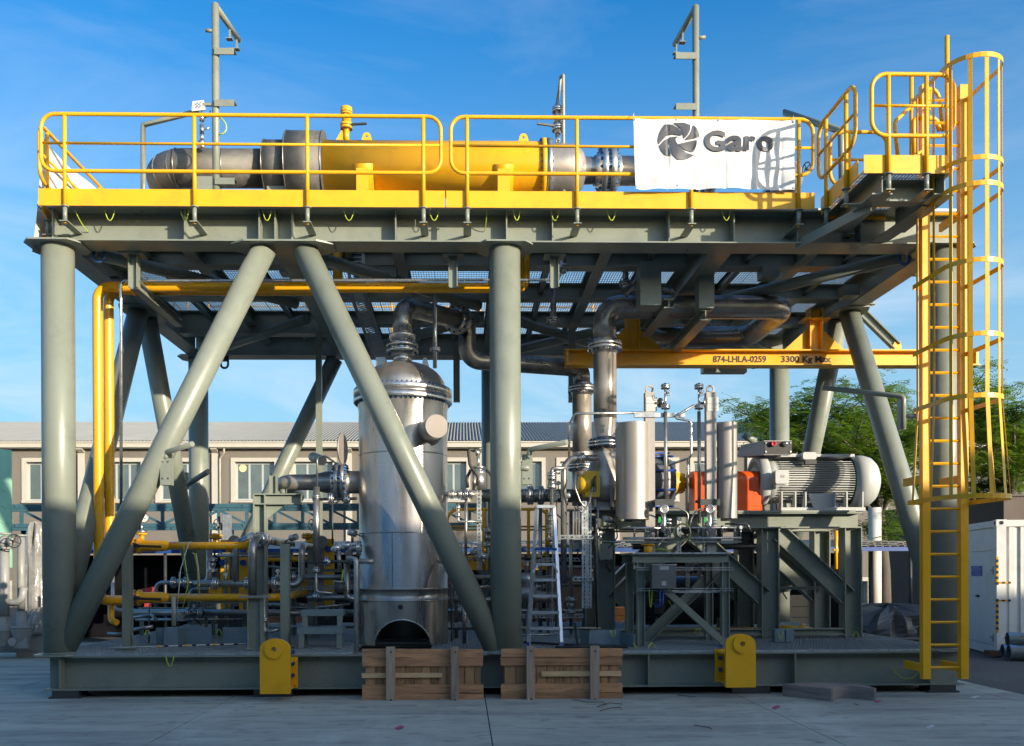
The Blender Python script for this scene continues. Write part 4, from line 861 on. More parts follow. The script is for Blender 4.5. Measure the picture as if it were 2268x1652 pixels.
# steel steps
t = thing('steel_steps', P(708, 1432, .35), 'low two-tread grey steel step stool beside the vessel', 'steps')
GT = mat('serrated_tread', (.20, .25, .25), .5, .4, var=.3, sc=40, bump=.5, bsc=120)
for va, vb, y, ua, ub in ((1349, 1362, .62, 664, 759), (1387, 1402, .38, 656, 758)):
    x0, x1 = X(ua, y), X(ub, y); za, zb5 = Z(va, y), Z(vb, y); m = M(); m.box((x0, y, zb5), (x1, y+.26, za)); tr = part('tread', m, GT, t)
    for x in (x0+.02, x1-.09): m = M(); m.box((x, y+.01, ZB+.035), (x+.07, y+.05, zb5)); part('leg', m, GRN, t)
# galvanised plates round the drain box
KP = mat('galvanised_kick_plate', (.20, .27, .31), .5, .5, var=.15, sc=25, dirt=(.16, .2, .22))
for i, (ua, ub, va, vb, y, l) in enumerate(((343, 400, 1386, 1414, 1.15, 'left'), (403, 467, 1386, 1413, 1.2, 'middle'), (491, 548, 1386, 1413, 1.2, 'right'))):
    m = M(); m.box((X(ua, y), y, ZB+.036), (X(ub, y), y+.006, Z(va, y))); solo('kick_plate', m, KP, l+' of the three galvanised upright plates on the left floor grating', 'plate', 'galvanised plates')
m = M(); m.box((X(361, .9), .9, ZB+.036), (X(393, .9), 1.14, Z(1387, .9))); solo('kick_box', m, KP, 'square galvanised box at the foot of the capped vertical tube', 'box')
m = M(); c = P(385, 1386, 1.0); m.cyl(c, (c.x, c.y, Z(1318, 1.0)), S(5, 1.0), n=14); solo('guide_tube', m, CLR, 'short capped grey vertical tube in front of the lower yellow line', 'tube')
for i, (a, b, c_l) in enumerate((((1715, 1397, 1.0), (1738, 1397, 1.0), 'left'), ((1739, 1398, 1.0), (1758, 1398, 1.0), 'right'))):
    m = M(); m.box((X(a[0], 1.), 1., ZB+.036), (X(b[0], 1.)-.01, 1.15, Z(a[1], 1.))); solo('kick_box', m, KP, c_l+' of two small galvanised boxes beside the motor frame foot', 'box')
m = M(); y = .75; m.box((X(1305, y), y, ZB+.036), (X(1373, y), y+.006, Z(1396, y))); m.bar(P(1373, 1413, y)*1, P(1404, 1419, .35), .006, Z(1396, y)-ZB-.06); m.bar(P(1285, 1409, 1.2), P(1305, 1413, y), .006, Z(1396, y)-ZB-.06)
solo('kick_plate', m, KP, 'bent galvanised upright plate left of the instrument stand', 'plate', 'galvanised plates')
# hazard tape pole across the grating
t = thing('barrier_tape', P(238, 1435, .05), 'thin white rod with black and yellow tape lying low along the left grating', 'tape')
a, b = P(238, 1434.6, .1), P(548, 1425, .35); m = M(); m.cyl(a, b, .008, n=6); part('rod', m, WHT, t)
for k in range(14):
    if k in (0, 1, 4, 8, 12): continue
    m = M(); m.cyl(a.lerp(b, .25+k*.05), a.lerp(b, .25+k*.05+.028), .014, n=6); part('band', m, (YLP, BLK)[k % 2], t)
t = thing('loose_cable', P(498, 1350, 1.), 'thin white and yellow loose cables hooked over the upper yellow gas line', 'cable')
for i, (pts, mt) in enumerate((([(391, 1362, 1.1), (400, 1260, 1.1), (418, 1202, 1.1), (424, 1200, 1.3)], WHT), ([(404, 1350, 1.), (417, 1290, 1.), (408, 1230, 1.1), (407, 1205, 1.2)], EC), ([(438, 1310, 1.2), (438, 1260, 1.2), (431, 1228, 1.2), (425, 1224, 1.2)], EC), ([(442, 1318, 1.2), (440, 1260, 1.2), (434, 1225, 1.2)], WHT))):
    m = M(); m.tube(fil([P(*p) for p in pts], .2, 5), .007, 6); part('strand', m, mt, t)
# ---------------------------------------------------------------- yellow lifting beam
YM = 3.1; t = thing('lifting_beam', (X(1700, YM), YM, Z(812, YM)), 'long yellow runway beam with black load marking hanging under the deck', 'beam')
zt, zb_2 = Z(773, YM-.14, 1700), Z(808, YM-.14, 1700); x0, x1 = X(1250, YM, 800), X(2160, YM, 800)
m = M(); m.ibeam((x0, YM, (zt+zb_2)/2), (x1, YM, (zt+zb_2)/2), zt-zb_2, .28, tw=.014, tf=.022); part('beam', m, YEL, t)
for x in (x0+.04, x1-.04): m = M(); m.box((x-.02, YM-.12, zb_2+.023), (x+.02, YM+.12, zt-.023)); part('end_stop', m, YEL, t)
for u in (1803, 1400):
    x = X(u, YM, 740); m = M(); m.ibeam((x, YM, zt+.001), (x, YM, ZD+.1), .22, .2, up=(1, 0, 0)); part('hanger', m, YEL, t)
    if u == 1803: m = M(); m.box((x-.22, YM-.16, zt+.50), (x+.22, YM+.16, zt+.52)); part('top_plate', m, YEL, t)
    for sgn in (-1, 1): m = M(); m.prism([(0, 0), (.42, 0), (0, .38)], (x+sgn*.11, YM-.008, zt+.001), (sgn, 0, 0), (0, 0, 1), (0, .016, 0)); part('gusset', m, YEL, t)
    if u == 1400:
        m = M(); m.prism([(0, 0), (.36, 0), (0, .62)], (X(1385, YM, 740), YM-.02, zt+.001), (1, 0, 0), (0, 0, 1), (0, .014, 0)); part('gusset', m, YEL, t)
for (ua, va), (ub, vb) in (((1905, 690), (1985, 770)),):
    m = M(); m.ibeam(P(1880, 665, YM+.1), P(1985, 768, YM+.02), .14, .12); part('tie', m, GRN, t); m = M(); m.prism([(-.1, 0), (.1, 0), (.08, .16), (-.02, .16)], (X(1983, YM, 770), YM-.01, zt), (1, 0, 0), (0, 0, 1), (0, .02, 0)); part('tie_lug', m, YEL, t)
TXT = mat('black_lettering', (.025, .025, .025), .6)
q0 = P(1578, 803, YM-.012); text(t, '874-LHLA-0259', (q0.x, YM-.012, q0.z+.01), X(1696, YM, 800)-q0.x, S(13.5, YM), TXT, off=.005)
q0 = P(1729, 803, YM-.012); text(t, '3300 Kg Max', (q0.x, YM-.012, q0.z+.01), X(1840, YM, 800)-q0.x, S(13.5, YM), TXT, off=.005)
for u, y in ((1605, 4.8), (1575, 4.8)):
    m = M(); c = P(u, 822, y); m.box((c.x-.35*(u == 1605)-.08, c.y-.1, c.z-.04), (c.x+.30*(u == 1605)+.08, c.y+.1, c.z+.25)); solo('steel_bracket', m, GRN, {1605: 'wide grey channel bracket hanging just below the yellow runway beam', 1575: 'small grey bracket left of the wide one below the runway beam'}[u], 'bracket', kind=None)

# ---------------------------------------------------------------- motor skid frame
YF = 1.75; fr = thing('motor_frame', P(1640, 1420, YF), 'heavy green-grey steel trestle carrying the white electric motor and pump', 'steel frame')
ztf = Z(1136, YF); zbf = Z(1171, YF); xa_, xb2 = X(1322, YF), X(1908, YF)
for y in (YF+.15, YF+1.35):
    m = M(); m.ibeam((xa_, y, (ztf+zbf)/2), (xb2, y, (ztf+zbf)/2), ztf-zbf, .30, tw=.014, tf=.02); part('long_beam', m, GRN, fr)
    for k, (ua, ub) in enumerate(((1322, 1362), (1687, 1727), (1872, 1911))):
        xm = X((ua+ub)/2, YF); m = M(); w_ = S(ub-ua, YF); m.ibeam((xm, y, ZB+.036), (xm, y, zbf-.001), w_, w_*.9, up=(1, 0, 0) if k != 1 else (1, 0, 0), tw=.012, tf=.016); part('column', m, GRN, fr)
    for (u0, v0), (u1, v1) in (((1530, 1178), (1688, 1322)), ((1722, 1180), (1874, 1322)), ((1510, 1178), (1360, 1330))):
        m = M(); m.ibeam(P(u0, v0, YF+.15)+V((0, y-YF-.15, 0)), P(u1, v1, YF+.15)+V((0, y-YF-.15, 0)), .26, .22, tw=.012, tf=.014, up=(0, 1, 0)) if False else m.ibeam(P(u0, v0, YF+.15)+V((0, y-YF-.15, 0)), P(u1, v1, YF+.15)+V((0, y-YF-.15, 0)), .27, .2, tw=.012, tf=.014); part('diagonal', m, GRN, fr)
    m = M(); m.box((xa_-.02, y-.16, ztf-.0), (xb2-.1, y+.16, ztf+.03)); part('rail_plate', m, GRN, fr)
for x in (xa_+.25, X(1600, YF), X(1800, YF)):
    m = M(); m.ibeam((x, YF+.301, (ztf+zbf)/2), (x, YF+1.199, (ztf+zbf)/2), ztf-zbf-.04, .16); part('cross_beam', m, GRN, fr)
for x0_, x1_ in ((X(1362, YF), X(1690, YF)), (X(1727, YF), X(1873, YF))):
    m = M(); m.ibeam((x0_, YF+.1, Z(1403, YF)), (x1_, YF+.1, Z(1403, YF)), .1, .12); part('tie_beam', m, GRN, fr)
m = M(); m.bar(P(1712, 1302, 2.4), P(1870, 1302, 2.4), .1, .05); part('cable_tray', m, GRN, fr)
# ---------------------------------------------------------------- electric motor
MW = mat('motor_light_grey_paint', (.44, .455, .44), .42, var=.04, dirt=(.27, .28, .27), damt=.4)
YMo = 2.42; mo = thing('electric_motor', (X(1800, YMo), YMo, ztf), 'large pale grey finned electric motor with a domed fan cowl', 'motor')
zm = Z(1067, YMo, 1800); R_ = S(54, YMo)
def max_(u): return X(u, YMo, 1067)
def mlat(name, prof, mt=MW, n=44, par=mo):
    m = M(); x0 = max_(prof[0][0]); m.lathe((x0, YMo, zm), (1, 0, 0), [(max_(u)-x0, S(r, YMo)) for u, r in prof], n, False); return part(name, m, mt, par)
mlat('body', [(1690, 30), (1690, 50), (1704, 50), (1712, 48), (1874, 48), (1876, 40)])
mlat('front_flange', [(1668, 25), (1668, 54), (1682, 56), (1690, 56), (1692, 46)]); mlat('flange_recess', [(1667, 46), (1669, 20), (1669, .1)], GRD)
mlat('fan_cowl', [(1876, 52), (1872, 58), (1905, 58), (1919, 54), (1929, 45), (1936, 32), (1937.5, .1)])
zmid = zm
for sgn in (-1, 1):
    for k in range(17):
        dz_ = S(-41+k*5.1, YMo); yy = math.sqrt(max(.02, R_*R_-dz_*dz_)); fin = cmesh('cooling_fin|%d' % abs(k-8), lambda m: m.box((0, 0, -.004), (max_(1872)-max_(1712), .12, .004)), MW)
        o = inst('cooling_fin', fin, mo, (max_(1712), YMo-(yy+.015 if sgn < 0 else -yy+.105), zm+dz_)) if sgn < 0 else inst('cooling_fin', fin, mo, (max_(1712), YMo+yy-.09, zm+dz_))
for v0_, h in ((1013, 7), ): m = M(); m.box((max_(1712), YMo-.34, Z(1018, YMo)), (max_(1872), YMo+.34, Z(1012, YMo))); part('top_rib', m, MW, mo)
for sgn in (-1, 1):
    m = M(); y0_ = YMo+sgn*.43; m.box((max_(1704), y0_-.09, ztf+.031), (max_(1884), y0_+.09, ztf+.085)); ft = part('foot', m, MW, mo)
    for u in (1706, 1735, 1757, 1820, 1845, 1879): m = M(); m.prism([(0, 0), (.16, 0), (.05, .24), (0, .24)], (max_(u), y0_-sgn*.10+sgn*.16*(1), ztf+.085), (0, -sgn, 0), (0, 0, 1), (.02, 0, 0)); part('foot_web', m, MW, ft)
    m = M(); m.prism([(0, 0), (.26, 0), (.05, .24), (0, .24)] if False else [(max_(1768)-max_(1768), .22), (max_(1822)-max_(1768), .22), (max_(1828)-max_(1768), 0), (max_(1778)-max_(1768), 0)], (max_(1768), y0_-sgn*.02, ztf+.086), (1, 0, 0), (0, 0, 1), (0, .02, 0)); part('foot_plate', m, MW, ft)
def cbox(name, ua, ub, va, vb, y, dpt, mt, parent, bev=.02):
    a, b = P(ua, va, y), P(ub, vb, y); m = M(); w_, h = b.x-a.x, a.z-b.z; c = bev
    m.prism([(c, 0), (w_-c, 0), (w_, c), (w_, h-c), (w_-c, h), (c, h), (0, h-c), (0, c)], (a.x, y, b.z), (1, 0, 0), (0, 0, 1), (0, dpt, 0)); return part(name, m, mt, parent)
o = cbox('side_terminal_box', 1717, 1747, 1041, 1071, YMo-.60, .16, MW, mo); q0 = P(1727, 1057, YMo-.603); text(o, 'ABB', (q0.x, YMo-.603, q0.z), S(11, YMo-.6), S(5, YMo-.6), CLR, off=.004)
cbox('box_flange', 1718, 1746, 1071.5, 1075, YMo-.56, .12, MW, mo, .004)
o = cbox('top_terminal_box', 1778, 1808, 1001, 1017, YMo-.42, .3, MW, mo); cbox('gland_plate', 1783, 1808, 1018, 1028, YMo-.45, .05, BLK, mo, .01)
a = P(1692, 1006, YMo-.40)
tb = M(); w_, h = max_(1752)-max_(1692)+.0, Z(970, YMo-.4)-Z(1001, YMo-.4)
tb.add([(a.x-.28, YMo+.12, a.z+.02), (a.x+w_-.1, YMo+.35, a.z+.02), (a.x+w_, YMo-.38, a.z), (a.x, YMo-.38, a.z), (a.x-.20, YMo+.12, a.z+h*.95), (a.x+w_-.05, YMo+.35, a.z+h), (a.x+w_, YMo-.38, a.z+h), (a.x, YMo-.38, a.z+h)], [(0, 1, 2, 3), (4, 7, 6, 5), (3, 2, 6, 7), (0, 3, 7, 4), (1, 0, 4, 5), (2, 1, 5, 6)])
tbo = part('main_terminal_box', tb, MW, mo)
m = M(); m.box((a.x+.005, YMo-.395, a.z+.01), (a.x+w_, YMo-.381, a.z+h-.01)); part('cover_plate', m, BLK, tbo)
RED = mat('red_plastic_plug', (.45, .03, .04), .4)
for u, mt in ((1711, RED), (1738, SSB)):
    m = M(); c = P(u, 983, YMo-.40); m.lathe((c.x, c.y+.0, c.z), (0, -1, 0), [(0, .042), (.05, .040), (.055, .028), (.03, .02), (.03, .001)] if mt is RED else [(0, .042), (.03, .042), (.035, .032), (.06, .028), (.065, .001)], 18, False); part('cable_gland', m, mt, tbo)
for dx in (.025, w_-.025):
    for dz_ in (.04, h-.04): m = M(); m.cyl((a.x+dx, YMo-.395, a.z+dz_), (a.x+dx, YMo-.41, a.z+dz_), .014, n=8); part('screw', m, SSB, tbo)
m = M(); m.box((max_(1690), YMo-.25, Z(1012, YMo)), (max_(1752), YMo+.2, a.z+.03)); part('box_base', m, MW, mo)
for u in (1681, ): m = M(); c = P(u, 1107-104, YMo); m.tube([P(u, 1000, YMo)+V((.05*math.cos(t*PI/6), 0, .05*math.sin(t*PI/6))) for t in range(12)], .014, 8, closed=True) if False else m.cyl(P(1690, 1012, YMo), P(1690, 1004, YMo), .03, n=8); part('eye_bolt', m, MW, mo)
m = M(); m.tube([P(1681, 1108, YMo-.55)+V((.042*math.cos(t*PI/6), 0, .042*math.sin(t*PI/6))) for t in range(12)], .012, 8, closed=True)
m = M(); m.tube([P(1900, 1085, YMo-.52)+V((.02*math.cos(t*PI/6), -.0, .02*math.sin(t*PI/6))) for t in range(9)], .006, 6); part('drain_hook', m, BLK, mo)
# orange coupling guard
ORG = mat('orange_guard_paint', (.72, .09, .008), .32, var=.03)
x0, x1 = X(1527, YMo), X(1671, YMo); za, zb_2 = Z(1042, YMo-.3), ztf+.03; m = M(); h = za-zb_2
pr = [(-.3, 0), (-.3, h-.14)]+[(-.3+.14-.14*math.cos(t*PI/12), h-.14+.14*math.sin(t*PI/12)) for t in range(1, 6)]+[(-.16, h), (.16, h)]+[(.3-.14+.14*math.sin(t*PI/12), h-.14+.14*math.cos(t*PI/12)) for t in range(1, 6)]+[(.3, h-.14), (.3, 0)]
m.prism(pr, (x0, YMo, zb_2), (0, 1, 0), (0, 0, 1), (x1-x0, 0, 0)); cg = thing('coupling_guard', ((x0+x1)/2, YMo, zb_2), 'bright orange rounded guard over the coupling between pump and motor', 'guard'); part('cover', m, ORG, cg)
m = M(); m.box((x1-.0, YMo-.305, zb_2), (x1+.012, YMo+.305, zb_2+.12)); m.box((x0-.05, YMo-.34, zb_2), (x1, YMo-.302, zb_2+.02)); part('base_strip', m, ORG, cg)
# ---------------------------------------------------------------- liquid ring pump
PB = mat('dark_blue_grey_cast', (.06, .075, .10), .45, var=.15, dirt=(.12, .12, .12)); BLU = mat('blue_tie_rod', (.01, .06, .30), .35)
YPu = 2.5; pu = thing('ring_pump', (X(1440, YPu), YPu, ztf), 'dark cylindrical pump with blue tie rods behind the left seal pot shield', 'pump'); zp = Z(1070, YPu, 1450)
def plat(name, prof, mt, par=pu, n=32):
    m = M(); x0 = X(prof[0][0], YPu, 1070); m.lathe((x0, YPu, zp), (1, 0, 0), [(X(u, YPu, 1070)-x0, S(r, YPu)) for u, r in prof], n, False); return part(name, m, mt, par)
plat('casing', [(1385, 58), (1385, 62), (1470, 62), (1472, 56), (1486, 50), (1490, 30)], PB); plat('end_ring', [(1382, 60), (1382, 68), (1392, 68), (1392, 62)], SST); plat('end_ring', [(1462, 60), (1462, 66), (1470, 66), (1470, 58)], SST)
for k in range(10):
    th = 2*PI*k/10+.3; y_, z_ = YPu+S(67, YPu)*math.cos(th), zp+S(67, YPu)*math.sin(th); m = M(); m.cyl((X(1380, YPu), y_, z_), (X(1482, YPu), y_, z_), .018, n=8); part('tie_rod', m, BLU, pu)
YH = mat('yellow_bearing_casting', (.68, .42, .02), .45, var=.1, dirt=(.35, .22, .03))
for ua, ub, y in ((1488, 1512, 2.3),):
    plat('bearing_housing', [(1486, 30), (1492, 32), (1500, 24), (1512, 22), (1513, 12), (1528, 12)], YH)
    for k in range(6): th = k*PI/3; m = M(); m.bar((X(1490, YPu), YPu+.2*math.cos(th), zp+.2*math.sin(th)), (X(1513, YPu), YPu+.14*math.cos(th), zp+.14*math.sin(th)), .05, .03); part('rib', m, YH, pu)
pc = thing('pump_casing', P(1340, 1130, 1.9), 'cast stainless pump end housing under the thick suction riser', 'pump')
xr_ = X(1339, 1.9, 1000); zr0 = Z(990, 1.9); zr1 = ztf+.03
m = M(); m.lathe((xr_, 1.9, zr1+.15), (0, 0, 1), [(0, .33), (.25, .36), (.5, .26), (zr0-zr1-.25, .19), (zr0-zr1-.19, .19)], 28, True); part('inlet_throat', m, SST, pc)
m = M(); m.prism([(-.3, 0), (.38, 0), (.36, .12), (.2, .2), (.30, .55), (.1, .62), (-.12, .55), (-.25, .25)], (xr_, 1.66, zr1), (1, 0, 0), (0, 0, 1), (0, .7, 0)); part('volute', m, SST, pc)
for dx in (-.22, .02, .27): m = M(); m.prism([(0, 0), (.03, 0), (.03, .3), (0, .34)], (xr_+dx, 1.50, zr1), (1, 0, 0), (0, 0, 1), (0, .2, 0)); part('rib', m, SST, pc)
m = M(); m.box((xr_-.3, 1.5, zr1), (xr_+.4, 2.4, zr1+.04)); part('foot', m, SST, pc)
ya = thing('yellow_bearing_frame', P(1303, 1100, 1.5), 'yellow cast bearing frame with a window opening left of the pump', 'pump part')
c = P(1296, 1073, 1.5); m = M(); m.lathe((c.x-.11, 1.5, c.z), (1, 0, 0), [(0, .001), (0, .11), (.03, .14), (.12, .16), (.17, .13)], 24, False); part('end_cap', m, YH, ya)
m = M(); m.ring([(-.05, -.19), (.17, -.19), (.17, .19), (-.05, .19)], [(.03, -.12), (.12, -.12), (.12, .12), (.03, .12)], (c.x+.03, 1.40, c.z), (1, 0, 0), (0, 0, 1), (0, .22, 0)); part('window_frame', m, YH, ya)
m = M(); m.bar((c.x-.05, 1.38, c.z-.02), (c.x+.13, 1.38, c.z+.15), .04, .02, (0, 1, 0)); part('web', m, YH, ya)
t = thing('green_tagged_cable', P(1297, 1100, 1.3), 'grey hose and cable drooping below the yellow bearing frame', 'hose')
for pts in ([(1275, 1046, 1.4), (1273, 1080, 1.3), (1285, 1112, 1.3), (1300, 1128, 1.3)], [(1312, 1078, 1.3), (1306, 1110, 1.3), (1290, 1138, 1.3), (1280, 1126, 1.3)], [(1325, 1108, 1.3), (1323, 1180, 1.3), (1330, 1199, 1.3), (1372, 1200, 1.1)]):
    m = M(); m.tube(fil([P(*p) for p in pts], .12, 6), .013, 8); part('hose', m, SSD, t)
# horizontal headers between the vessel and the pump
t = thing('suction_header', P(1180, 1112, 2.2), 'thick stainless header running from behind the mid column to the pump', 'pipe')
m = M(); m.cyl(P(1066, 1097, 2.2), P(1284, 1097, 2.2), S(14.5, 2.2), n=26); part('pipe_run', m, SSD, t)
for u in (1174, 1197): flange(t, P(u, 1097, 2.2), (1, 0, 0), S(14.5, 2.2), S(21, 2.2), .03, 12)
m = M(); c = P(1226, 1098, 2.0); m.lathe(c, V((0, -1, 0)), [(0, .09), (.02, .09), (.02, .001)], 20, False); part('branch_blind', m, SSB, t)
t = thing('level_line', P(1000, 1100, 1.4), 'small stainless line with two flanged valves leaving the right side of the vessel', 'pipe')
m = M(); m.cyl(P(966, 1094.5, 1.1), P(1066, 1094, 1.4), S(4.6, 1.2), n=14); part('pipe_run', m, SST, t)
for u in (1001, 1018, 1032, 1042): flange(t, P(u, 1094.5, 1.25), (1, 0, 0), S(4.6, 1.2), S(11, 1.2), .018, 4)
m = M(); c = P(1014, 1112, 1.3); m.cyl(c, (c.x, c.y, Z(1145, 1.3)), S(4, 1.3), n=12); part('drain_body', m, SSD, t)
for v in (1123, 1140): flange(t, P(1014, v, 1.3), (0, 0, 1), S(4, 1.3), S(6.5, 1.3), .014, 4)
m = M(); m.tube(fil([P(1014, 1143, 1.3), P(1014, 1155, 1.3), P(1066, 1155, 1.3)], .04, 5), .022, 10); part('drain_tube', m, SSD, t)
m = M(); m.cyl(P(1032, 1100, 1.3), P(1031, 1240, 1.3), .022, n=10); part('drain_tube', m, SSD, t)
t = thing('temperature_probe', P(1059, 1050, 1.4), 'flanged sensor head with looping black hoses right of the vessel', 'instrument')
flange(t, P(1060, 1041, 1.4), (0, 0, 1), .09, S(15, 1.4), .022, 8)
for a_, b_, r in (((1059, 1036, 1.4), (1059, 1008, 1.4), .022), ((1059, 1008, 1.4), (1055, 996, 1.4), .035), ((1060, 1044, 1.4), (1061, 1085, 1.4), .1)): m = M(); m.cyl(P(*a_), P(*b_), r, n=14); part('stem', m, SSB, t)
for pts in ([(1053, 996, 1.4), (1036, 994, 1.35), (1040, 1030, 1.3), (1060, 1058, 1.3), (1056, 1075, 1.3)], [(1042, 1040, 1.4), (1033, 1060, 1.4), (1036, 1080, 1.4)], [(1074, 1040, 1.4), (1086, 1048, 1.4), (1090, 1062, 1.4)]): m = M(); m.tube(fil([P(*p) for p in pts], .12, 6), .022, 8); part('hose', m, BLK, t)
# perforated strut posts
def strut(u, va, vb, y, wpx, label, mt=GAL):
    x = X(u, y); w_ = S(wpx, y); z0, z1 = max(Z(vb, y), ZB+.036), Z(va, y); t = thing('slotted_strut', (x, y, z0), label, 'strut', 'slotted galvanised strut posts')
    m = M(); n = int((z1-z0)/.055); g_ = w_*.3
    m.box((x-w_/2, y-.003, z0), (x-g_/2, y, z1)); m.box((x+g_/2, y-.003, z0), (x+w_/2, y, z1))
    for k in range(n+1): zc_ = z0+k*(z1-z0)/n; m.box((x-g_/2, y-.003, max(z0, zc_-.011)), (x+g_/2, y, min(z1, zc_+.011)))
    m.box((x-w_/2-.003, y-.003, z0), (x-w_/2, y+.04, z1)); m.box((x+w_/2, y-.003, z0), (x+w_/2+.003, y+.04, z1)); part('channel', m, mt, t)
    return t
strut(1060, 1075, 1262, 1.35, 9, 'slotted strut post between the vessel and the mid column')
strut(1293, 1110, 1348, 1.3, 10, 'left of the two slotted struts behind the aluminium stepladder')
strut(1304, 1112, 1348, 1.32, 9, 'right of the two slotted struts left of the pump frame post')
strut(1503, 1145, 1228, 1.0, 8, 'slotted strut rising left of the coiled cable')
strut(1559, 1140, 1228, 1.05, 6, 'thin slotted strut between the right sight tube and transmitter')
strut(1522, 1230, 1330, 1.5, 7, 'slotted strut seen through the middle of the instrument stand')
strut(1548, 1230, 1290, 1.5, 7, 'short slotted strut right of centre inside the instrument stand')
# pipework around the stepladder
t = thing('process_pipe', P(1248, 1290, 1.5), 'vertical stainless pipe with a long upper bend just left of the pump', 'pipe')
m = M(); m.tube(fil([P(1248, 1292, 1.5), P(1248, 1035, 1.5), P(1262, 1016, 1.5), P(1285, 1014, 1.5), P(1322, 1014, 1.6)], .12, 6), S(6.8, 1.5), 18); part('pipe_run', m, SSD, t)
flange(t, P(1289, 1014, 1.5), (1, 0, 0), S(6.5, 1.5), S(12, 1.5), .02, 8)
pipe('process_pipe', [(1222, 1090, 1.7), (1222, 1045, 1.7), (1240, 1045, 1.7)], S(5, 1.7), SSD, 'short grey pipe elbow tucked left of the vertical bend pipe', bend=.08)
t = thing('sight_valve', P(1221, 1200, 1.4), 'column of small stainless valves and flanges behind the stepladder', 'valve')
m = M(); m.tube(fil([P(1255, 1036, 1.4), P(1222, 1037, 1.4), P(1221, 1200, 1.4)], .04, 5), .028, 10); part('tube', m, SSD, t)
for v in (1050, 1058, 1077, 1138, 1150, 1166, 1178, 1193): flange(t, P(1221.5, v, 1.4), (0, 0, 1), .03, .068, .016, 4)
for a_, b_ in (((1221, 1064), (1221, 1074)), ((1221, 1142), (1221, 1147)), ((1221, 1153), (1221, 1163))): m = M(); m.cyl(P(*a_, 1.4), P(*b_, 1.4), .05, n=14); part('body', m, SSD, t)
wheel(t, P(1222, 1186, 1.35), (0, 1, 0), .05, SSD)
t = thing('gate_valve', P(1166, 1330, 1.4), 'dark gate valve with round blue-black handwheel right of the mid column', 'valve')
for a_, b_, r in (((1166, 1330), (1166, 1300), .14), ((1166, 1300), (1166, 1268), .09), ((1166, 1268), (1166, 1236), .035)): m = M(); m.cyl(P(*a_, 1.4), P(*b_, 1.4), r, n=18); part('body', m, SSD, t)
wheel(t, P(1166, 1236, 1.4), (0, 0, 1), .20, BLK, 5); m = M(); m.cyl(P(1130, 1324, 1.4), P(1240, 1322, 1.5), .075, n=18); part('pipe_run', m, SSD, t)
pipe('process_pipe', [(960, 1328, 1.8), (1130, 1328, 1.8)], S(6, 1.8), SSD, 'grey pipe low between the vessel foot and mid column')
pipe('process_pipe', [(955, 1278, 2.0), (1300, 1280, 2.0)], S(5.5, 2.), SSD, 'long grey pipe passing behind the mid column and stepladder')
pipe('process_pipe', [(1028, 1310, .9), (1028, 1425, .9)], S(4.5, .9), SSD, 'thin vertical pipe right of the vessel skirt')
pipe('process_pipe', [(985, 1391, 1.8), (1330, 1391, 1.8)], S(4, 1.8), SSD, 'dark floor-level pipe passing behind the stepladder foot')
# yellow guard rail and yellow tank beam deep in the frame
def lowrail(uA, uB, vt_, y, posts, label):
    t = thing('handrail', P(uA, 1259, y), label, 'handrail'); a_, b_ = P(uA, vt_, y), P(uB, vt_, y); zl_ = Z(vt_+105, y); m = M()
    m.tube(fil([V((a_.x, y, a_.z)), V((b_.x, y, a_.z)), V((b_.x, y, zl_)), V((a_.x, y, zl_))], .2, 8, closed=True), .026, 12, closed=True); part('rail_loop', m, YEL, t)
    for v in (vt_+38, vt_+45): m = M(); m.cyl(P(uA, v, y), P(uB, v, y), .016, n=8); part('mid_rail', m, YEL, t)
    for u in posts: m = M(); m.cyl(P(u, vt_, y), P(u, 1262, y), .028, n=10); part('post', m, YEL, t)
    m = M(); m.box((a_.x, y+.03, Z(1262, y)), (b_.x, y+.04, Z(1236, y))); part('toe_board', m, YEL, t)
lowrail(990, 1215, 1128, 3.4, (1071, 1170, 1210), 'yellow guard rail with toe board behind the mid column and stepladder')
# plate heat exchangers, left back
for k, (ua, ub, va, vb, y, lb) in enumerate(((487, 550, 1194, 1350, 3.0, 'left'), (680, 738, 1192, 1345, 3.2, 'right'))):
    t = thing('plate_heat_exchanger', P((ua+ub)/2, 1380, y), lb+' yellow plate heat exchanger with blue nuts behind the gas lines', 'heat exchanger', 'plate heat exchangers')
    for (a_, b_) in ((ua, ua+20), (ub-22, ub)): m = M(); m.box((X(a_, y), y, Z(vb, y)), (X(b_, y), y+.06, Z(va, y))); fp = part('frame_plate', m, YEL, t)
    m = M(); m.box((X(ua+20, y)+.002, y+.05, Z(vb-10, y)), (X(ub-22, y)-.002, y+.4, Z(va+12, y))); part('plate_pack', m, SSD, t)
    for u in (ua+6, ub-11):
        for v in (va+52, va+24, vb-30): m = M(); c = P(u, v, y); m.cyl(c, c+V((0, -.05, 0)), .055, n=6); part('nut', m, BLU, t)
    m = M(); m.box((X(ua, y)-.05, y-.02, ZB+.036), (X(ub, y)+.05, y+.5, Z(vb, y)-.003)); part('base', m, GRD, t)
    m = M(); m.lathe(P(ua+32, 1200, y-.1), (0, -1, 0), [(0, S(14, y)), (.03, S(14, y)), (.03, .001)], 24, False); part('blind_disc', m, SSD, t)
    for dv_ in (0,): m = M(); c = P(ua-10 if k == 0 else ua+2, 1212, y-.3); m.cyl(c, (c.x, c.y, Z(1186, y-.3)), .045, n=12); part('neck', m, YLP, t); flange(t, (c.x, c.y, Z(1186, y-.3)), (0, 0, 1), .045, .11, .02, 6, YLP); wheel(t, P(ua-6 if k == 0 else ua+10, 1162, y-.3), (.9, -.4, 0), .09, SSM)

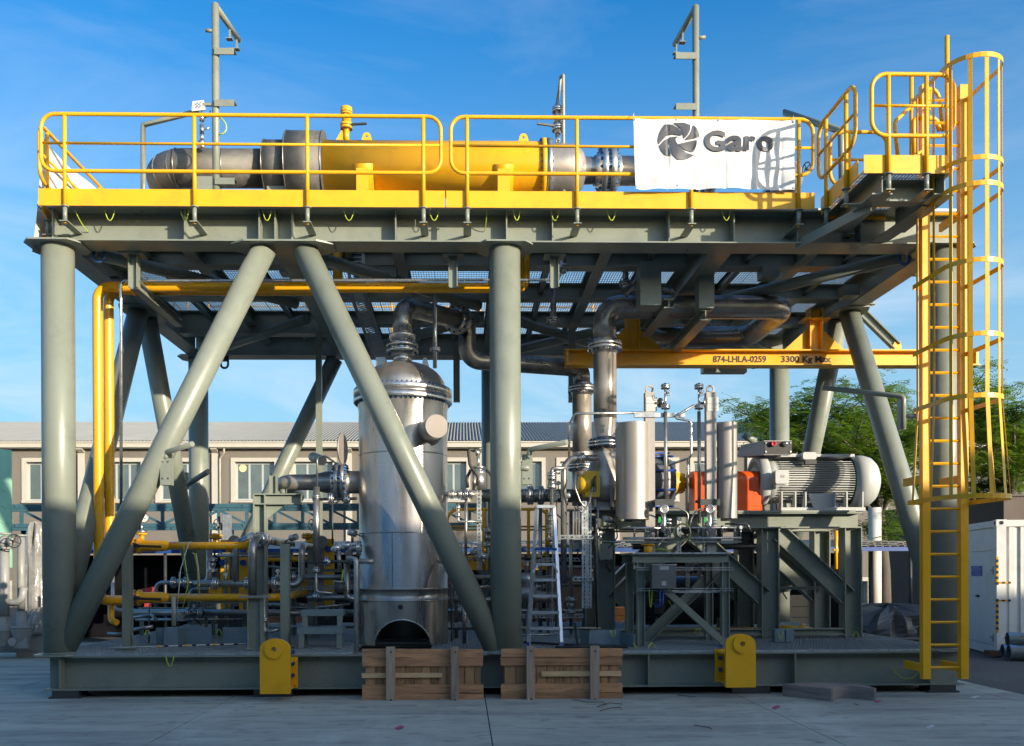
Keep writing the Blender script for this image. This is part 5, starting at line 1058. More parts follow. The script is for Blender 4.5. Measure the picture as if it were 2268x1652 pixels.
# ---------------------------------------------------------------- light brackets on the columns
def lamp_bracket(pl, arm, tube, y, label, dark=False):
    t = thing('light_bracket', P(pl[0], pl[3], y), label, 'bracket', 'bare light fitting brackets'); mt = GRN
    if pl: m = M(); m.box((X(pl[0], y), y, Z(pl[3], y)), (X(pl[1], y), y+.10, Z(pl[2], y))); bp = part('back_plate', m, mt, t)
    for v in (pl[2]+8, pl[3]-14):
        for u in (pl[0]+7, pl[1]-6): m = M(); m.cyl(P(u, v, y), P(u, v, y)+V((0, -.014, 0)), .012, n=8); part('bolt', m, SSB, bp)
    m = M(); m.tube(fil([P(*p) for p in arm], .05, 5), S(5.8, y), 14); part('arm', m, mt, t)
    m = M(); m.cyl(P(*tube[0]), P(*tube[1]), S(tube[2], y), n=16); part('mount_tube', m, mt, t)
lamp_bracket((354, 379, 1014, 1073), [(367, 1016, -.1), (367, 1002, -.1), (426, 983, -.45)], ((375, 1038, .0), (360, 1040, -.0), 5.5), -.12, 'light fitting bracket on the left front brace with a short arm')
lamp_bracket((1156, 1179, 1006, 1073), [(1172, 1008, -.1), (1172, 996, -.1), (1255, 979, -.5)], ((1140, 1036, .0), (1172, 1036, -.05), 5.5), -.02, 'light fitting bracket on the mid column with a long slanted arm')
lamp_bracket((1994, 2006, 880, 950), [(2000, 948, .1), (2000, 878, .1), (1822, 859, .75)], ((2006, 922, .1), (2075, 920, .1), 5.5), .12, 'light fitting bracket on the right column with a very long arm')
lamp_bracket((402, 415, 1045, 1082), [(410, 1082, 5.3), (413, 1074, 5.2), (461, 1044, 4.4)], ((380, 1066, 5.6), (405, 1066, 5.2), 5), 5.2, 'small dark light bracket on the left back column')
m = M(); m.cyl(P(1645, 962, 5.9), P(1672, 978, 5.9), .07, n=12); solo('light_bracket', m, GRN, 'short dark slanted tube left of the red plug box', 'bracket')

# ---------------------------------------------------------------- instrument stand and the seal pots
YS = .5; sd = thing('instrument_stand', P(1506, 1438, YS), 'waist-high grey steel trestle with diagonal braces in front of the pump frame', 'stand')
zs2, zs1 = Z(1228, YS), Z(1247, YS)
for y in (YS+.07, YS+.9):
    m = M(); m.ibeam((X(1402, YS), y, (zs1+zs2)/2), (X(1615, YS), y, (zs1+zs2)/2), zs2-zs1, .13, tw=.01, tf=.012); part('top_beam', m, GRN, sd)
    for u in (1419, 1607): m = M(); m.ibeam((X(u, YS), y, ZB+.036), (X(u, YS), y, zs1-.001), S(17, YS), .12, up=(1, 0, 0), tw=.01, tf=.012); part('leg', m, GRN, sd)
m = M(); m.box((X(1399, YS), YS-.02, zs2), (X(1616, YS), YS+1.0, zs2+.02)); part('deck_plate', m, GAL, sd)
m = M(); m.ang(P(1469, 1314, YS+.02), P(1600, 1432, YS+.02), .10, .01); part('diagonal', m, GRN, sd); m = M(); m.ang(P(1428, 1428, YS+.9), P(1600, 1262, YS+.9), .14, .01); part('diagonal', m, GRN, sd)
for v in (1259.5, 1305.5):
    for dz_ in (0, 5): m = M(); m.bar(P(1409, v+dz_-2.5, YS-.03), P(1624, v+dz_-2.5, YS-.03), .02, .012); part('strut_rail', m, SSB, sd)
m = M(); m.bar(P(1487, 1310, YS+.2), P(1595, 1310, YS+.2), .03, .03); part('perforated_rail', m, GAL, sd)
t = thing('junction_box', P(1470, 1304, YS-.1), 'square dull steel junction box with two plates on the instrument stand', 'box')
y = YS-.22; m = M(); m.box((X(1443, y), y, Z(1304, y)), (X(1496, y), y+.16, Z(1253, y))); bx_ = part('enclosure', m, mat('box_steel', (.16, .165, .165), .45, .7, var=.1), t)
m = M(); m.box((X(1442, y)-.004, y-.012, Z(1253, y)), (X(1497, y)+.004, y+.165, Z(1251, y)+.004)); part('lid_edge', m, SSB, bx_)
for ua, ub, va, vb in ((1459, 1480, 1255, 1263), (1464.5, 1474, 1288, 1298)): m = M(); m.box((X(ua, y), y-.004, Z(vb, y)), (X(ub, y), y-.001, Z(va, y))); part('name_plate', m, GAL, bx_)
for u in (1461, 1468): m = M(); m.tube(fil([P(u, 1304, y+.05), P(u, 1340, y+.05), P(u-8, 1346, y+.1), P(u-16, 1334, y+.15)], .04, 5), .008, 6); part('blue_cable', m, BLU, t)
earth(P(1437, 1305, YS-.05), P(1444, 1308, YS-.05), .24, 'long earth cable loop hanging below the junction box')
earth(P(1402, 1425, .3), P(1422, 1440, .1), .02, 'earth cable at the left foot of the instrument stand'); earth(P(1434, 1438, .1), P(1452, 1439, .25), -.09, 'earth cable arch right of the instrument stand left leg')
earth(P(1452, 1217, YS), P(1489, 1226, YS), -.03, 'earth cable lying on top of the instrument stand left side')
def pot(side, sh, post, tube_u, tube_v, gx, label):
    y = 1.05; t = thing('seal_pot', P((sh[0]+sh[1])/2, 1180, y), label, 'seal pot', 'two seal pots above the instrument stand')
    x0, x1 = X(sh[0], y-.2), X(sh[1], y-.2); z0, z1 = Z(sh[3], y-.2), Z(sh[2], y-.2); xm, rr = (x0+x1)/2, (x1-x0)/2
    m = M(); m.lathe((xm, y, z0), (0, 0, 1), [(0, rr), (z1-z0, rr)], 28, False, arc=(0, PI), up=(0, 1, 0)); m.v = [V((q.x, y-abs(q.y-y)*1.05, q.z)) for q in m.v]
    part('heat_shield', m, SSM, t)
    m = M(); m.box((xm-rr if side > 0 else xm+rr-.01, y, z0+.05), (xm-rr+.01 if side > 0 else xm+rr, y+.2, z1-.05)); m.box((xm-rr, y+.0, z1-.09), (xm+rr, y+.012, z1-.05)); m.box((xm-rr, y+.0, z0+.05), (xm+rr, y+.012, z0+.09)); part('shield_flange', m, SSM, t)
    m = M(); m.cyl((xm, y+.02, z0-.03), (xm, y+.02, z1-.1), rr*.6, n=20); part('pot_body', m, SSD, t)
    yp = 1.0; px0, px1 = X(post[0], yp), X(post[1], yp); m = M(); m.box((px0, yp, zs2+.021), (px1, yp+.12, Z(868, yp))); p_ = part('post', m, mat('post_primer_%d' % side, (.34, .32, .29), .5, .3, var=.08), t)
    xm2 = (px0+px1)/2; rl = S(9.5, yp); m = M(); m.ring([(rl*math.cos(2*PI*k/20-2.2), rl*math.sin(2*PI*k/20-2.2)) for k in range(20)], [(rl*.62*math.cos(2*PI*k/20-2.2), rl*.62*math.sin(2*PI*k/20-2.2)) for k in range(20)], (xm2, yp+.04, Z(860, yp)), (1, 0, 0), (0, 0, 1), (0, .03, 0)); part('lifting_eye', m, SSM, p_)
    for va, vb in ((880, 894), (895, 910)):
        m = M(); m.box((px0+.012, yp-.008, Z(vb, yp)), (px1+.03, yp-.002, Z(va, yp))); o = part('data_plate', m, WHT, p_)
        for k in range(4): m = M(); zk = Z(va+3+k*3.2, yp); m.box((px0+.025, yp-.0095, zk-.004), (px1+.01-.03*(k % 2), yp-.0085, zk)); part('print_line', m, CLR, o)
    # sight tube with flanges and gauge valve
    yt = .95; xt = X(tube_u, yt); zt_ = lambda v: Z(v, yt)
    m = M(); m.cyl((xt, yt, zt_(tube_v)), (xt, yt, zt_(911)), S(4, yt), n=14); part('sight_tube', m, SSD, t)
    m = M(); m.cyl((xt, yt, zt_(908)), (xt, yt, zt_(862)), S(2.6, yt), n=12); part('neck', m, SSB, t)
    flange(t, (xt, yt, zt_(901)), (0, 0, 1), S(3, yt), S(10, yt), .02, 6); flange(t, (xt, yt, zt_(856)), (0, 0, 1), S(3, yt), S(10, yt), .022, 6)
    wheel(t, P(tube_u+5, 870, yt-.1), (0, 1, 0), S(6.5, yt), SSD, 6); m = M(); m.cyl(P(tube_u+3, 870, yt), P(tube_u+5, 870, yt-.09), S(3, yt), n=10); part('valve_body', m, SSD, t)
    m = M(); c = P(tube_u-11*side, 892, yt+.06); m.lathe(c, V((-.9*side, -.35, 0)), [(0, .001), (0, .07), (.02, .07), (.02, .001)], 20, False); part('branch_flange', m, SSD, t)
    m = M(); m.bar(P(tube_u, 893, yt+.05), P(post[1] if side > 0 else post[0], 893, yt+.05), .04, .03); part('branch', m, GRD, t)
    # manifold under the pot
    zc_ = Z(1178, .95); xs2, xe2 = sorted((X(sh[0]+20 if side > 0 else sh[1]-6, .95), X(tube_u+18 if side > 0 else tube_u-14, .95)))
    for v, r in ((1193, 3.2), (1170, 2.6)): m = M(); m.cyl((xs2-.1, .92, Z(v, .92)), (xe2+.02, .92, Z(v, .92)), S(r, .92), n=10); part('manifold', m, SSB, t)
    for i, f in enumerate((.1, .35, .62, .9)):
        x = xs2+(xe2-xs2)*f; m = M(); m.cyl((x, .92, Z(1196, .92)), (x, .92, Z(1165, .92)), S(2.2, .92), n=8); part('manifold', m, SSD, t)
        wheel(t, (x, .80, Z(1176+4*(i % 2), .8)), (0, 1, 0), S(5.5, .8), GRD, 5); m = M(); m.cyl((x, .81, Z(1176+4*(i % 2), .8)), (x, .93, Z(1176+4*(i % 2), .9)), S(2.4, .9), n=8); part('valve_stem', m, SSB, t)
    m = M(); m.box((xs2-.05, .90, Z(1203, .9)), (xe2+.02, 1.0, Z(1199, .9))); part('tray', m, GRN, t)
    return t
pot(1, (1373, 1443, 933, 1150), (1429, 1450), 1473.5, 1106, 0, 'left seal pot with a wide curved steel heat shield and lifting eye')
pot(-1, (1596, 1641, 932, 1148), (1564.5, 1586), 1547.8, 1160, 0, 'right seal pot with a narrow curved heat shield beside the orange guard')
m = M(); m.bar(P(1404, 919.5, 1.0), P(1516, 919.5, 1.0), .05, .06); m2 = solo('strut_rail', m, GAL, 'short galvanised rail clamped behind the left seal pot post', 'strut')
for pts, lb in (([(1260, 1016, 1.3), (1260, 940, 1.2), (1272, 916, 1.1), (1430, 913.5, 1.0)], 'thin stainless tube running left from the left seal pot post'), ([(1537, 897, .9), (1496, 922, .95), (1498, 927, .95), (1530, 932, .95), (1530, 1012, .95), (1508, 1020, 1.2)], 'thin bent stainless tube between the two seal pots'), ([(1480, 1030, 1.4), (1520, 1016, 1.1), (1523, 1030, 1.), (1523, 1150, 1.)], 'thin tube dropping between the sight tubes')):
    pipe('instrument_tube', pts, .017, SSB, lb, 'tube', bend=.06)
for u0, u1, lb in ((1450, 1493, 'left'), (1550, 1594, 'right')):
    y = .75; t = thing('transmitter', P((u0+u1)/2, 1160, y), lb+' round instrument head under a small dark hood between the seal pots', 'instrument', 'two transmitters under hoods')
    m = M(); m.box((X(u0, y), y, Z(1112, y)), (X(u1, y), y+.28, Z(1106, y))); m.box((X(u0, y), y-.004, Z(1120, y)), (X(u1, y), y+.01, Z(1106, y)+.0)); part('hood', m, GRD, t)
    uc = 1470 if lb == 'left' else 1571.5; c = P(uc, 1127, y-.06); m = M(); m.lathe(c+V((0, .10, 0)), (0, -1, 0), [(0, .03), (0, .058), (.08, .058), (.085, .064), (.12, .064), (.125, .05), (.115, .04), (.115, .001)], 24, False); part('head', m, SSB, t)
    m = M(); m.tube([(c.x, y, c.z-.05), (c.x+.02, y, c.z-.15), (c.x, y, c.z-.22), (c.x+.01, y, Z(1180, y))], [.035, .028, .045, .025], 12); part('neck', m, SSB, t)
    for v in (1150, 1158): m = M(); m.cyl(P(uc-2, v, y), P(uc+16, v+1, y-.05), .016, n=8); part('valve_stem', m, SSB, t)
    wheel(t, P(uc+7, 1178, y-.1), (0, 1, 0), .042, SSD, 6)
    GTG = mat('green_tag_'+lb, (.02, .30, .06), .5); m = M(); c2 = P(uc-10, 1157, y); m.prism([(-.02, 0), (.03, 0), (.02, .08), (-.01, .08)], c2, (1, 0, 0), (0, 0, 1), (0, .004, 0)); part('tag', m, GTG, t)
t = thing('coiled_cable', P(1510, 1199, .7), 'coil of grey and yellow instrument cable hanging between the two transmitters', 'cable')
for k in range(4):
    rr = S(19-k*1.2, .7); c = P(1510.5+k*.4, 1179-k*.8, .7-k*.012); m = M(); m.tube([c+V((rr*math.cos(j*PI/16), .004*math.sin(j), rr*1.05*math.sin(j*PI/16))) for j in range(32)], .008, 6, closed=True); part('turn', m, (SSD, EC, SSD, GRD)[k], t)
for pts in ([(1477, 1125, .7), (1500, 1124, .7), (1526, 1136, .7), (1520, 1160, .7)], [(1563, 1126, .7), (1542, 1128, .7), (1530, 1150, .7), (1526, 1178, .7)]): m = M(); m.tube(fil([P(*p) for p in pts], .15, 6), .011, 8); part('lead', m, SSD, t)
m = M(); m.cyl(P(1435, 1226, .8), P(1435, 1205, .8), .06, n=16); m.cyl(P(1435, 1207, .8), P(1435, 1205, .8), .10, n=16); solo('yellow_flange_stub', m, YLP, 'small yellow flanged stub left on top of the instrument stand', 'pipe')
pipe('process_pipe', [(1460, 1396, 2.9), (1790, 1395, 2.9)], S(6, 2.9), YLP, 'long yellow pipe low behind the motor frame columns')
t = thing('yellow_pipe_end', P(1780, 1395, 2.2), 'yellow pipe stub with a flange low between the two right frame columns', 'pipe'); m = M(); m.cyl(P(1700, 1386, 2.4), P(1797, 1394, 2.0), S(5, 2.2), n=16); part('pipe_run', m, YLP, t); flange(t, P(1778, 1392.5, 2.1), P(1797, 1394, 2.0)-P(1700, 1386, 2.4), S(5, 2.2), S(11, 2.2), .02, 8, YLP)
for ua, va, vb, y, lb in ((1760, 1256, 1300, 3.6, 'small yellow valve standard seen between the frame diagonals'), (1851, 1175, 1260, 3.9, 'thin yellow ladder rail behind the motor frame')):
    m = M(); m.cyl(P(ua, vb, y), P(ua, va, y), .03, n=10); m.bar(P(ua-6, (va+vb)/2, y), P(ua+6, (va+vb)/2, y), .04, .04); solo('yellow_post', m, YLP, lb, 'post')
# ---------------------------------------------------------------- stepladder
sl_ = thing('stepladder', P(1205, 1415, .5), 'aluminium stepladder with a blue shelf standing beside the mid column', 'stepladder')
yl, yt_ = .30, .78
for (ub, vb), (ut, vt) in (((1170, 1416), (1189, 1123)), ((1243, 1413), (1226, 1123))):
    b = P(ub, vb, yl); b.z = ZB+.036; tp = P(ut, vt, yt_); m = M(); m.bar(b, tp, .042, .07); part('stile', m, ALU, sl_)
    m = M(); m.bar(b-V((0, 0, 0)), b+(tp-b)*.035, .038, .078); part('foot', m, BLU, sl_)
    rb_2 = V((b.x+(.03 if ub < 1200 else -.03), 1.35, ZB+.036)); m = M(); m.bar(rb_2, tp+V((0, .05, -.05)), .02, .035); part('rear_leg', m, ALU, sl_)
for v in (1391.6, 1356, 1319.6, 1284, 1249.6):
    s = (1415-v)/(1415-1123); y = yl+(yt_-yl)*s; ua, ub = 1170+19*s, 1243-17*s; m = M(); a, b = P(ua+2, v, y), P(ub-2, v, y); m.bar(a, b, .08, .035); part('step', m, ALU, sl_)
s = (1415-1216)/292; m = M(); m.bar(P(1184, 1216, .62), P(1232, 1216, .62), .10, .03); part('shelf', m, BLU, sl_)
m = M(); m.bar(P(1187, 1122, yt_), P(1228, 1122, yt_), .12, .04); part('top_cap', m, ALU, sl_)
for (a, b) in (((1173, 1407), (1192, 1394)), ((1241, 1407), (1222, 1394)), ((1180, 1268), (1190, 1252)), ((1235, 1268), (1226, 1252))): m = M(); m.bar(P(*a, .34), P(*b, .36), .012, .02); part('brace', m, ALU, sl_)
# hoses on the floor
for i, (pts, lb) in enumerate((([(1160, 1404, 1.), (1215, 1408, .7), (1260, 1424, .5), (1330, 1426, .4)], 'black hose lying on the grating behind the stepladder'), ([(1230, 1431, .1), (1300, 1428, .2), (1360, 1430, .2), (1390, 1438, .1)], 'black hose coiled at the deck edge behind the right pallet'), ([(1272, 1380, .9), (1278, 1410, .6), (1284, 1422, .4)], 'short black hose dropping behind the right pallet'))):
    q = [P(*p) for p in pts]
    for p in q[(0 if i < 2 else 1):]: p.z = ZB+.055
    m = M(); m.tube(fil(q, .3, 6), .018, 8); solo('hose', m, BLK, lb, 'hose')
# ---------------------------------------------------------------- pallets leaning on the base beam
def wood(name, col, rnd=.22):
    return mat(name, col, .75, var=.22, sc=3, dirt=(col[0]*.45, col[1]*.42, col[2]*.42), dsc=2.5, damt=.6, bump=.35, bsc=30, rnd=rnd, stretch=(1, 1, 7), spec=.3)
WR = mat('reddish_pallet_board', (.46, .235, .115), .78, var=.28, sc=3, dirt=(.10, .07, .05), dsc=3.2, damt=.85, bump=.35, bsc=30, rnd=.2, stretch=(.8, 1, 9), spec=.3)
WV = mat('pallet_upright_board', (.35, .20, .10), .78, var=.28, sc=3, dirt=(.09, .065, .04), dsc=2.2, damt=.6, bump=.35, bsc=30, rnd=.3, stretch=(9, 1, .8), spec=.3)
WG = mat('weathered_bearer', (.36, .27, .20), .82, var=.3, sc=3, dirt=(.08, .07, .06), damt=.6, bump=.4, bsc=30, rnd=.15, stretch=(9, 1, .8), spec=.3)
NAIL = mat('rusty_nail', (.05, .025, .015), .8)
def board(parent, name, ua, ub, va, vb, y, th, mt, dz=(0, 0)):
    a, b = P(ua, va, y), P(ub, vb, y); m = M(); j = random.uniform(-.004, .004)
    m.prism([(0, dz[0]), (b.x-a.x, dz[1]), (b.x-a.x+j, a.z-b.z+dz[1]), (j, a.z-b.z+dz[0])], (a.x, y, b.z), (1, 0, 0), (0, 0, 1), (0, th, 0)); return part(name, m, mt, parent)
def pallet(u0, u1, yv, bears, mid, label, wig):
    y = -.50; t = thing('wooden_pallet', (X((u0+u1)/2, y), y+.05, 0), label, 'pallet', 'wooden pallets leaning on the base')
    rows_ = [(0, 18), (19, 36), (yv[0], yv[0]+18), (yv[0]+19, yv[0]+37)]
    for k, (a, b) in enumerate(rows_): board(t, 'board', u0+random.uniform(-1, 1), u1+random.uniform(-1, 1), yv[1]+a, yv[1]+b, y, .024, WR, (random.uniform(-.006, .006), random.uniform(-.006, .006)))
    u = u0+8
    while u < u1-12: w_ = random.uniform(17, 27); board(t, 'slat', u, min(u+w_-1, u1-6), yv[1]+8, yv[1]+yv[0]+25, y+.026, .022, WV); u += w_
    board(t, 'loose_batten', *mid, y-.012, .03, mat('pale_batten_%d' % u0, (.62, .40, .2), .75, var=.2, bump=.3, bsc=30, stretch=(1, 1, 8)))
    for ua, ub in bears:
        o = board(t, 'bearer', ua, ub, yv[1]-5, yv[1]+121, y-.085, .085, WG)
        for v in (yv[1]+6, yv[1]+112): m = M(); c = P((ua+ub)/2+1, v, y-.085); m.cyl(c, c+V((0, -.004, 0)), .012, n=8); part('nail', m, NAIL, o)
    m = M(); a, b = P(u0+6, yv[1]+4, y+.05), P(u1-6, yv[1]+110, y+.05); m.box((a.x, y+.15, b.z), (b.x, y+.172, a.z)); part('back_board', m, WV, t)
    for x in (a.x+.01, (a.x+b.x)/2, b.x-.1): m = M(); m.box((x, y+.05, b.z), (x+.09, y+.148, a.z)); part('spacer_block', m, WV, t)
    return t
pallet(801, 1070, (79, 1438), ((854.5, 874), (998, 1016)), (801, 979, 1491, 1500), 'left of two wooden pallets stood on edge in front of the vessel', 0)
pallet(1109, 1378, (79, 1436), ((1166, 1184), (1307, 1327)), (1199, 1376, 1487, 1497), 'right of two wooden pallets stood on edge, at the stepladder side', 1)
# ---------------------------------------------------------------- lifting padeyes
def padeye(u0, u1, vt, vb, uc, vc, side, label):
    y = -.66; t = thing('lifting_padeye', (X((u0+u1)/2, y), y, Z(vb, y)), label, 'padeye', 'yellow lifting padeyes bolted to the base beam')
    xl2, xr2 = X(u0, y), X(u1, y); zb2, zt2 = Z(vb, y), Z(vt, y); cx, cz = (xl2+xr2)/2, Z(vc, y); w_ = (xr2-xl2)/2; n = 32
    ang_ = [2*PI*(i+.5)/n for i in range(n)]
    outer = []
    for a in ang_:
        c, s = math.cos(a), math.sin(a)
        if s >= 0: outer.append((w_*c*(1 if True else 1), (zt2-cz)*s if abs(c) < 2 else 0))
        else:
            k = min(w_/max(abs(c), 1e-6), (cz-zb2)/max(abs(s), 1e-6)); outer.append((k*c, k*s))
    # square off the bottom corners
    for cxx in (-w_, w_):
        i = min(range(n), key=lambda i: abs(outer[i][0]-cxx)+abs(outer[i][1]-(zb2-cz))); outer[i] = (cxx, zb2-cz)
    hr = S(5.8, y); ho = [(hr*math.cos(a), hr*math.sin(a)) for a in ang_]
    m = M(); m.ring(outer, ho, (cx, y, cz), (1, 0, 0), (0, 0, 1), (0, .06, 0)); part('plate', m, YEL, t)
    rbq = S(20.5, y); m = M(); m.ring([(rbq*math.cos(a), rbq*math.sin(a)) for a in ang_], ho, (X(uc, y), y-.028, cz), (1, 0, 0), (0, 0, 1), (0, .027, 0)); part('boss_ring', m, YEL, t)
    xs1 = X(u1 if side > 0 else u0, y); za, zb3 = Z(vt+52 if side > 0 else vt+44, y), Z(vb-10, y)
    for z in (za, zb3): m = M(); a_, b_ = sorted((xs1-side*.24, xs1-side*.01)); m.box((a_, y+.061, z-.02), (b_, -.205, z)); part('rib', m, YEL, t)
    m = M(); a_, b_ = sorted((xs1-side*.28, xs1+side*.01)); m.box((a_, -.204, zb3-.04), (b_, -.184, za+.02)); bp = part('mounting_plate', m, YEL, t)
    m = M(); m.box((xs1-side*.12-.010, y+.061, zb3), (xs1-side*.12+.012, -.205, za-.021)); part('web', m, YEL, t)
    for k in range(3): m = M(); c = V((xs1-side*.05, -.206, zb3+.12+k*.15)); m.cyl(c, c+V((0, -.03, 0)), .03, n=6); part('bolt', m, BLT, bp)
padeye(573, 640, 1412, 1533.5, 605, 1435, 1, 'left yellow lifting padeye bolted to the front base beam')
padeye(1606, 1672, 1407, 1526, 1641.6, 1428.6, -1, 'right yellow lifting padeye bolted to the front base beam')
# curved timber cradle on the ground
TB = mat('old_grey_timber', (.27, .225, .195), .85, var=.25, dirt=(.13, .11, .10), damt=.6, bump=.4, bsc=40, stretch=(1, 1, 6), spec=.3)
t = thing('timber_cradle', G(1862, 1545), 'two stacked grey timber blocks with a curved cut-out lying before the base', 'timber')
A_, B_ = G(1839, 1553), G(1940, 1552); e1 = (B_-A_); Lc = e1.length; e1.normalize(); dp = V((-.0, 1, 0)); sh_ = G(1783, 1533)-A_; dpt = min(.9, sh_.length); dvec = sh_.normalized()*dpt
for k in range(2):
    z0 = k*.078; pts = []
    n = 14; pl = [(0, 0)]+[(.03+(Lc-.06)*i/n, .24*math.sin(PI*i/n)**.8) for i in range(n+1)]+[(Lc, 0), (Lc, .35), (Lc*.55, .62), (-.1, .62), (-.42, .5)]
    m = M(); m.prism(pl, A_+V((0, 0, z0+.001)), e1, V((0, 1, 0)), (0, 0, .076)); part('block', m, TB, t)
# litter
PK = mat('pink_paper', (.45, .07, .16), .8); LP = mat('white_paper_scrap', (.6, .6, .58), .8)
for (u, v, w_, h, mt, lb, nm) in ((885, 1612, 12, 5, PK, 'pink paper scrap on the concrete in front of the left pallet', 'paper_scrap'), (1719, 1567, 11, 4.5, PK, 'pink paper scrap on the concrete left of the timber cradle', 'paper_scrap'), (1944, 1554, 8, 3, PK, 'faint pink scrap touching the timber cradle', 'paper_scrap'), (2160, 1544, 13, 2.5, LP, 'white paper scrap near the ladder foot', 'paper_scrap'), (2060, 1610, 11, 4, LP, 'white printed scrap in the lower right of the yard', 'paper_scrap')):
    c = G(u, v); s1, s2 = G(u-w_, v+1), G(u+w_*.9, v-1); q1_, q2_ = G(u+2, v-h), G(u-3, v+h); m = M()
    m.add([s1+V((0, 0, .006)), q2_+V((0, 0, .004)), s2+V((0, 0, .012)), q1_+V((0, 0, .007)), c+V((0, 0, .012))], [(0, 1, 4), (1, 2, 4), (2, 3, 4), (3, 0, 4)]); m.add([p+V((0, 0, -.003)) for p in (s1+V((0, 0, .006)), q2_+V((0, 0, .004)), s2+V((0, 0, .012)), q1_+V((0, 0, .007)))], [(3, 2, 1, 0)]); solo(nm, m, mt, lb, 'litter')
TW = mat('dry_twig', (.06, .045, .03), .9)
for i, pts in enumerate(([(1268, 1551), (1300, 1557), (1335, 1556), (1342, 1562)], [(1322, 1567), (1350, 1558), (1378, 1561)], [(1328, 1576), (1350, 1570), (1374, 1568), (1376, 1573)], [(1852-316, 1608), (1570, 1613), (1576, 1617)], [(1500, 1541), (1540, 1545)], [(1892-1070+1070, 1560), (1900, 1563)])):
    m = M(); m.tube([G(u, v)+V((0, 0, .012)) for u, v in pts], .0042, 5); solo('twig', m, TW, ['crooked twig just right of the right pallet bearer', 'upper of two crossing twigs below the right pallet', 'lower of two crossing twigs below the right pallet', 'lone twig on open concrete below the right padeye side', 'dry stalk under the base beam near the right pallet', 'tiny twig in front of the timber cradle'][i], 'twig', 'dry twigs on the concrete')
# ---------------------------------------------------------------- long building behind
WALL = mat('taupe_render', (.165, .15, .13), .85, var=.05, dirt=(.115, .105, .09), damt=.5, dsc=.8, stretch=(1.6, 1, .25), bump=.1, bsc=200, spec=.2)
TRM = mat('cream_trim', (.42, .40, .35), .7, var=.04, spec=.2)
ROOF = mat('grey_corrugated_sheet', (.27, .28, .27), .7, var=.08, sc=.8, dirt=(.2, .2, .19), damt=.4, spec=.2)
GLS = mat('window_glass', (.075, .10, .10), .10, 0., var=.5, sc=.6, spec=1., rvar=.02)
FRM = mat('window_frame_grey', (.36, .39, .39), .5, var=.05)
YW = 30.0; bx0, bx1 = -36., 38.
hb2 = thing('long_building', (2, YW, 0), 'long two-storey taupe workshop building with cream window surrounds and corrugated roof', 'building')
ze = Z(992, YW, 700)
zu = (Z(1107, YW), Z(1022, YW)); zl3 = (Z(1375, YW), Z(1290, YW)); ops = []
bay0 = 181; bw_ = 295.7; bays = []
for k in range(-2, 7):
    ub = bay0+bw_*k; bays.append(ub)
    for o0 in (34, 163):
        xa1, xb1 = X(ub+o0+9, YW), X(ub+o0+97, YW); ops.append((xa1, xb1))
ops = [o for o in ops if o[0] > bx0+.5 and o[1] < bx1-.5]
m = M(); prev = bx0
for a, b in ops:
    m.box((prev, YW, -.1), (a, YW+.3, ze)); m.box((a, YW, -.1), (b, YW+.3, zl3[0])); m.box((a, YW, zl3[1]), (b, YW+.3, zu[0])); m.box((a, YW, zu[1]), (b, YW+.3, ze)); prev = b
m.box((prev, YW, -.1), (bx1, YW+.3, ze)); part('wall', m, WALL, hb2)
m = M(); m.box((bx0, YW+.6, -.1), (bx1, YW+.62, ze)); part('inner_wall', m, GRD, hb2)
for (a, b) in ops:
    for z0, z1 in (zu, zl3):
        m = M(); t_ = .18
        m.box((a-t_, YW-.05, z1), (b+t_, YW+.0, z1+t_)); m.box((a-t_, YW-.05, z0-.02), (a, YW, z1)); m.box((b, YW-.05, z0-.02), (b+t_, YW, z1)); m.box((a-t_, YW-.10, z0-.10), (b+t_, YW, z0-.021))
        m.box((a, YW+.001, z0-.019), (a+.003, YW+.2, z1-.001)); m.box((b-.003, YW+.001, z0-.019), (b, YW+.2, z1-.001)); wn = part('window', m, TRM, hb2)
        m = M(); w3 = (b-a)/3
        for x in (a+.003, a+w3-.03, a+2*w3-.03, b-.093): m.box((x, YW+.20, z0), (x+.09, YW+.25, z1-.001))
        for z in (z0, z1-.10): m.box((a+.095, YW+.201, z), (b-.095, YW+.249, z+.09))
        part('frame', m, FRM, wn)
        m = M(); m.box((a+.01, YW+.222, z0+.01), (b-.01, YW+.230, z1-.01)); part('pane', m, GLS, wn)
for ub in bays:
    x = X(ub, YW)
    if bx0+.3 < x < bx1-.3:
        m = M(); m.box((x-.14, YW-.12, -.1), (x+.14, YW-.002, ze-.25)); m.prism([(0, 0), (0, .24), (-.34, .24), (-.34, .16)], (x-.14, YW-.002, ze-.25), (0, 1, 0), (0, 0, 1), (.28, 0, 0)); part('pilaster', m, TRM, hb2)
for ub in (bays[3]+9,):
    x = X(ub, YW); m = M(); m.tube(fil([V((x+.30, YW-.35, ze-.05)), V((x+.28, YW-.3, ze-.25)), V((x+.06, YW-.16, ze-.5)), V((x+.06, YW-.16, .0))], .1, 5), .05, 10); part('downpipe', m, CLR, hb2)
m = M(); m.box((bx0, YW-.45, ze-.02), (bx1, YW+.35, Z(978, YW-.45))); m.box((bx0, YW-.50, Z(980, YW-.45)), (bx1, YW-.40, Z(977, YW-.45))); part('eaves_fascia', m, TRM, hb2)
ye, yr = YW-.42, YW+9.0; z_e, z_r = Z(977.5, ye), Z(936, yr)
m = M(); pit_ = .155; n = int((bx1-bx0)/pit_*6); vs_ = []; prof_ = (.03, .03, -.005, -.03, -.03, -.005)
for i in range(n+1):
    x = bx0+(bx1-bx0)*i/n; h = prof_[i % 6]; vs_ += [(x, ye, z_e+h+.03), (x, yr, z_r+h+.03)]
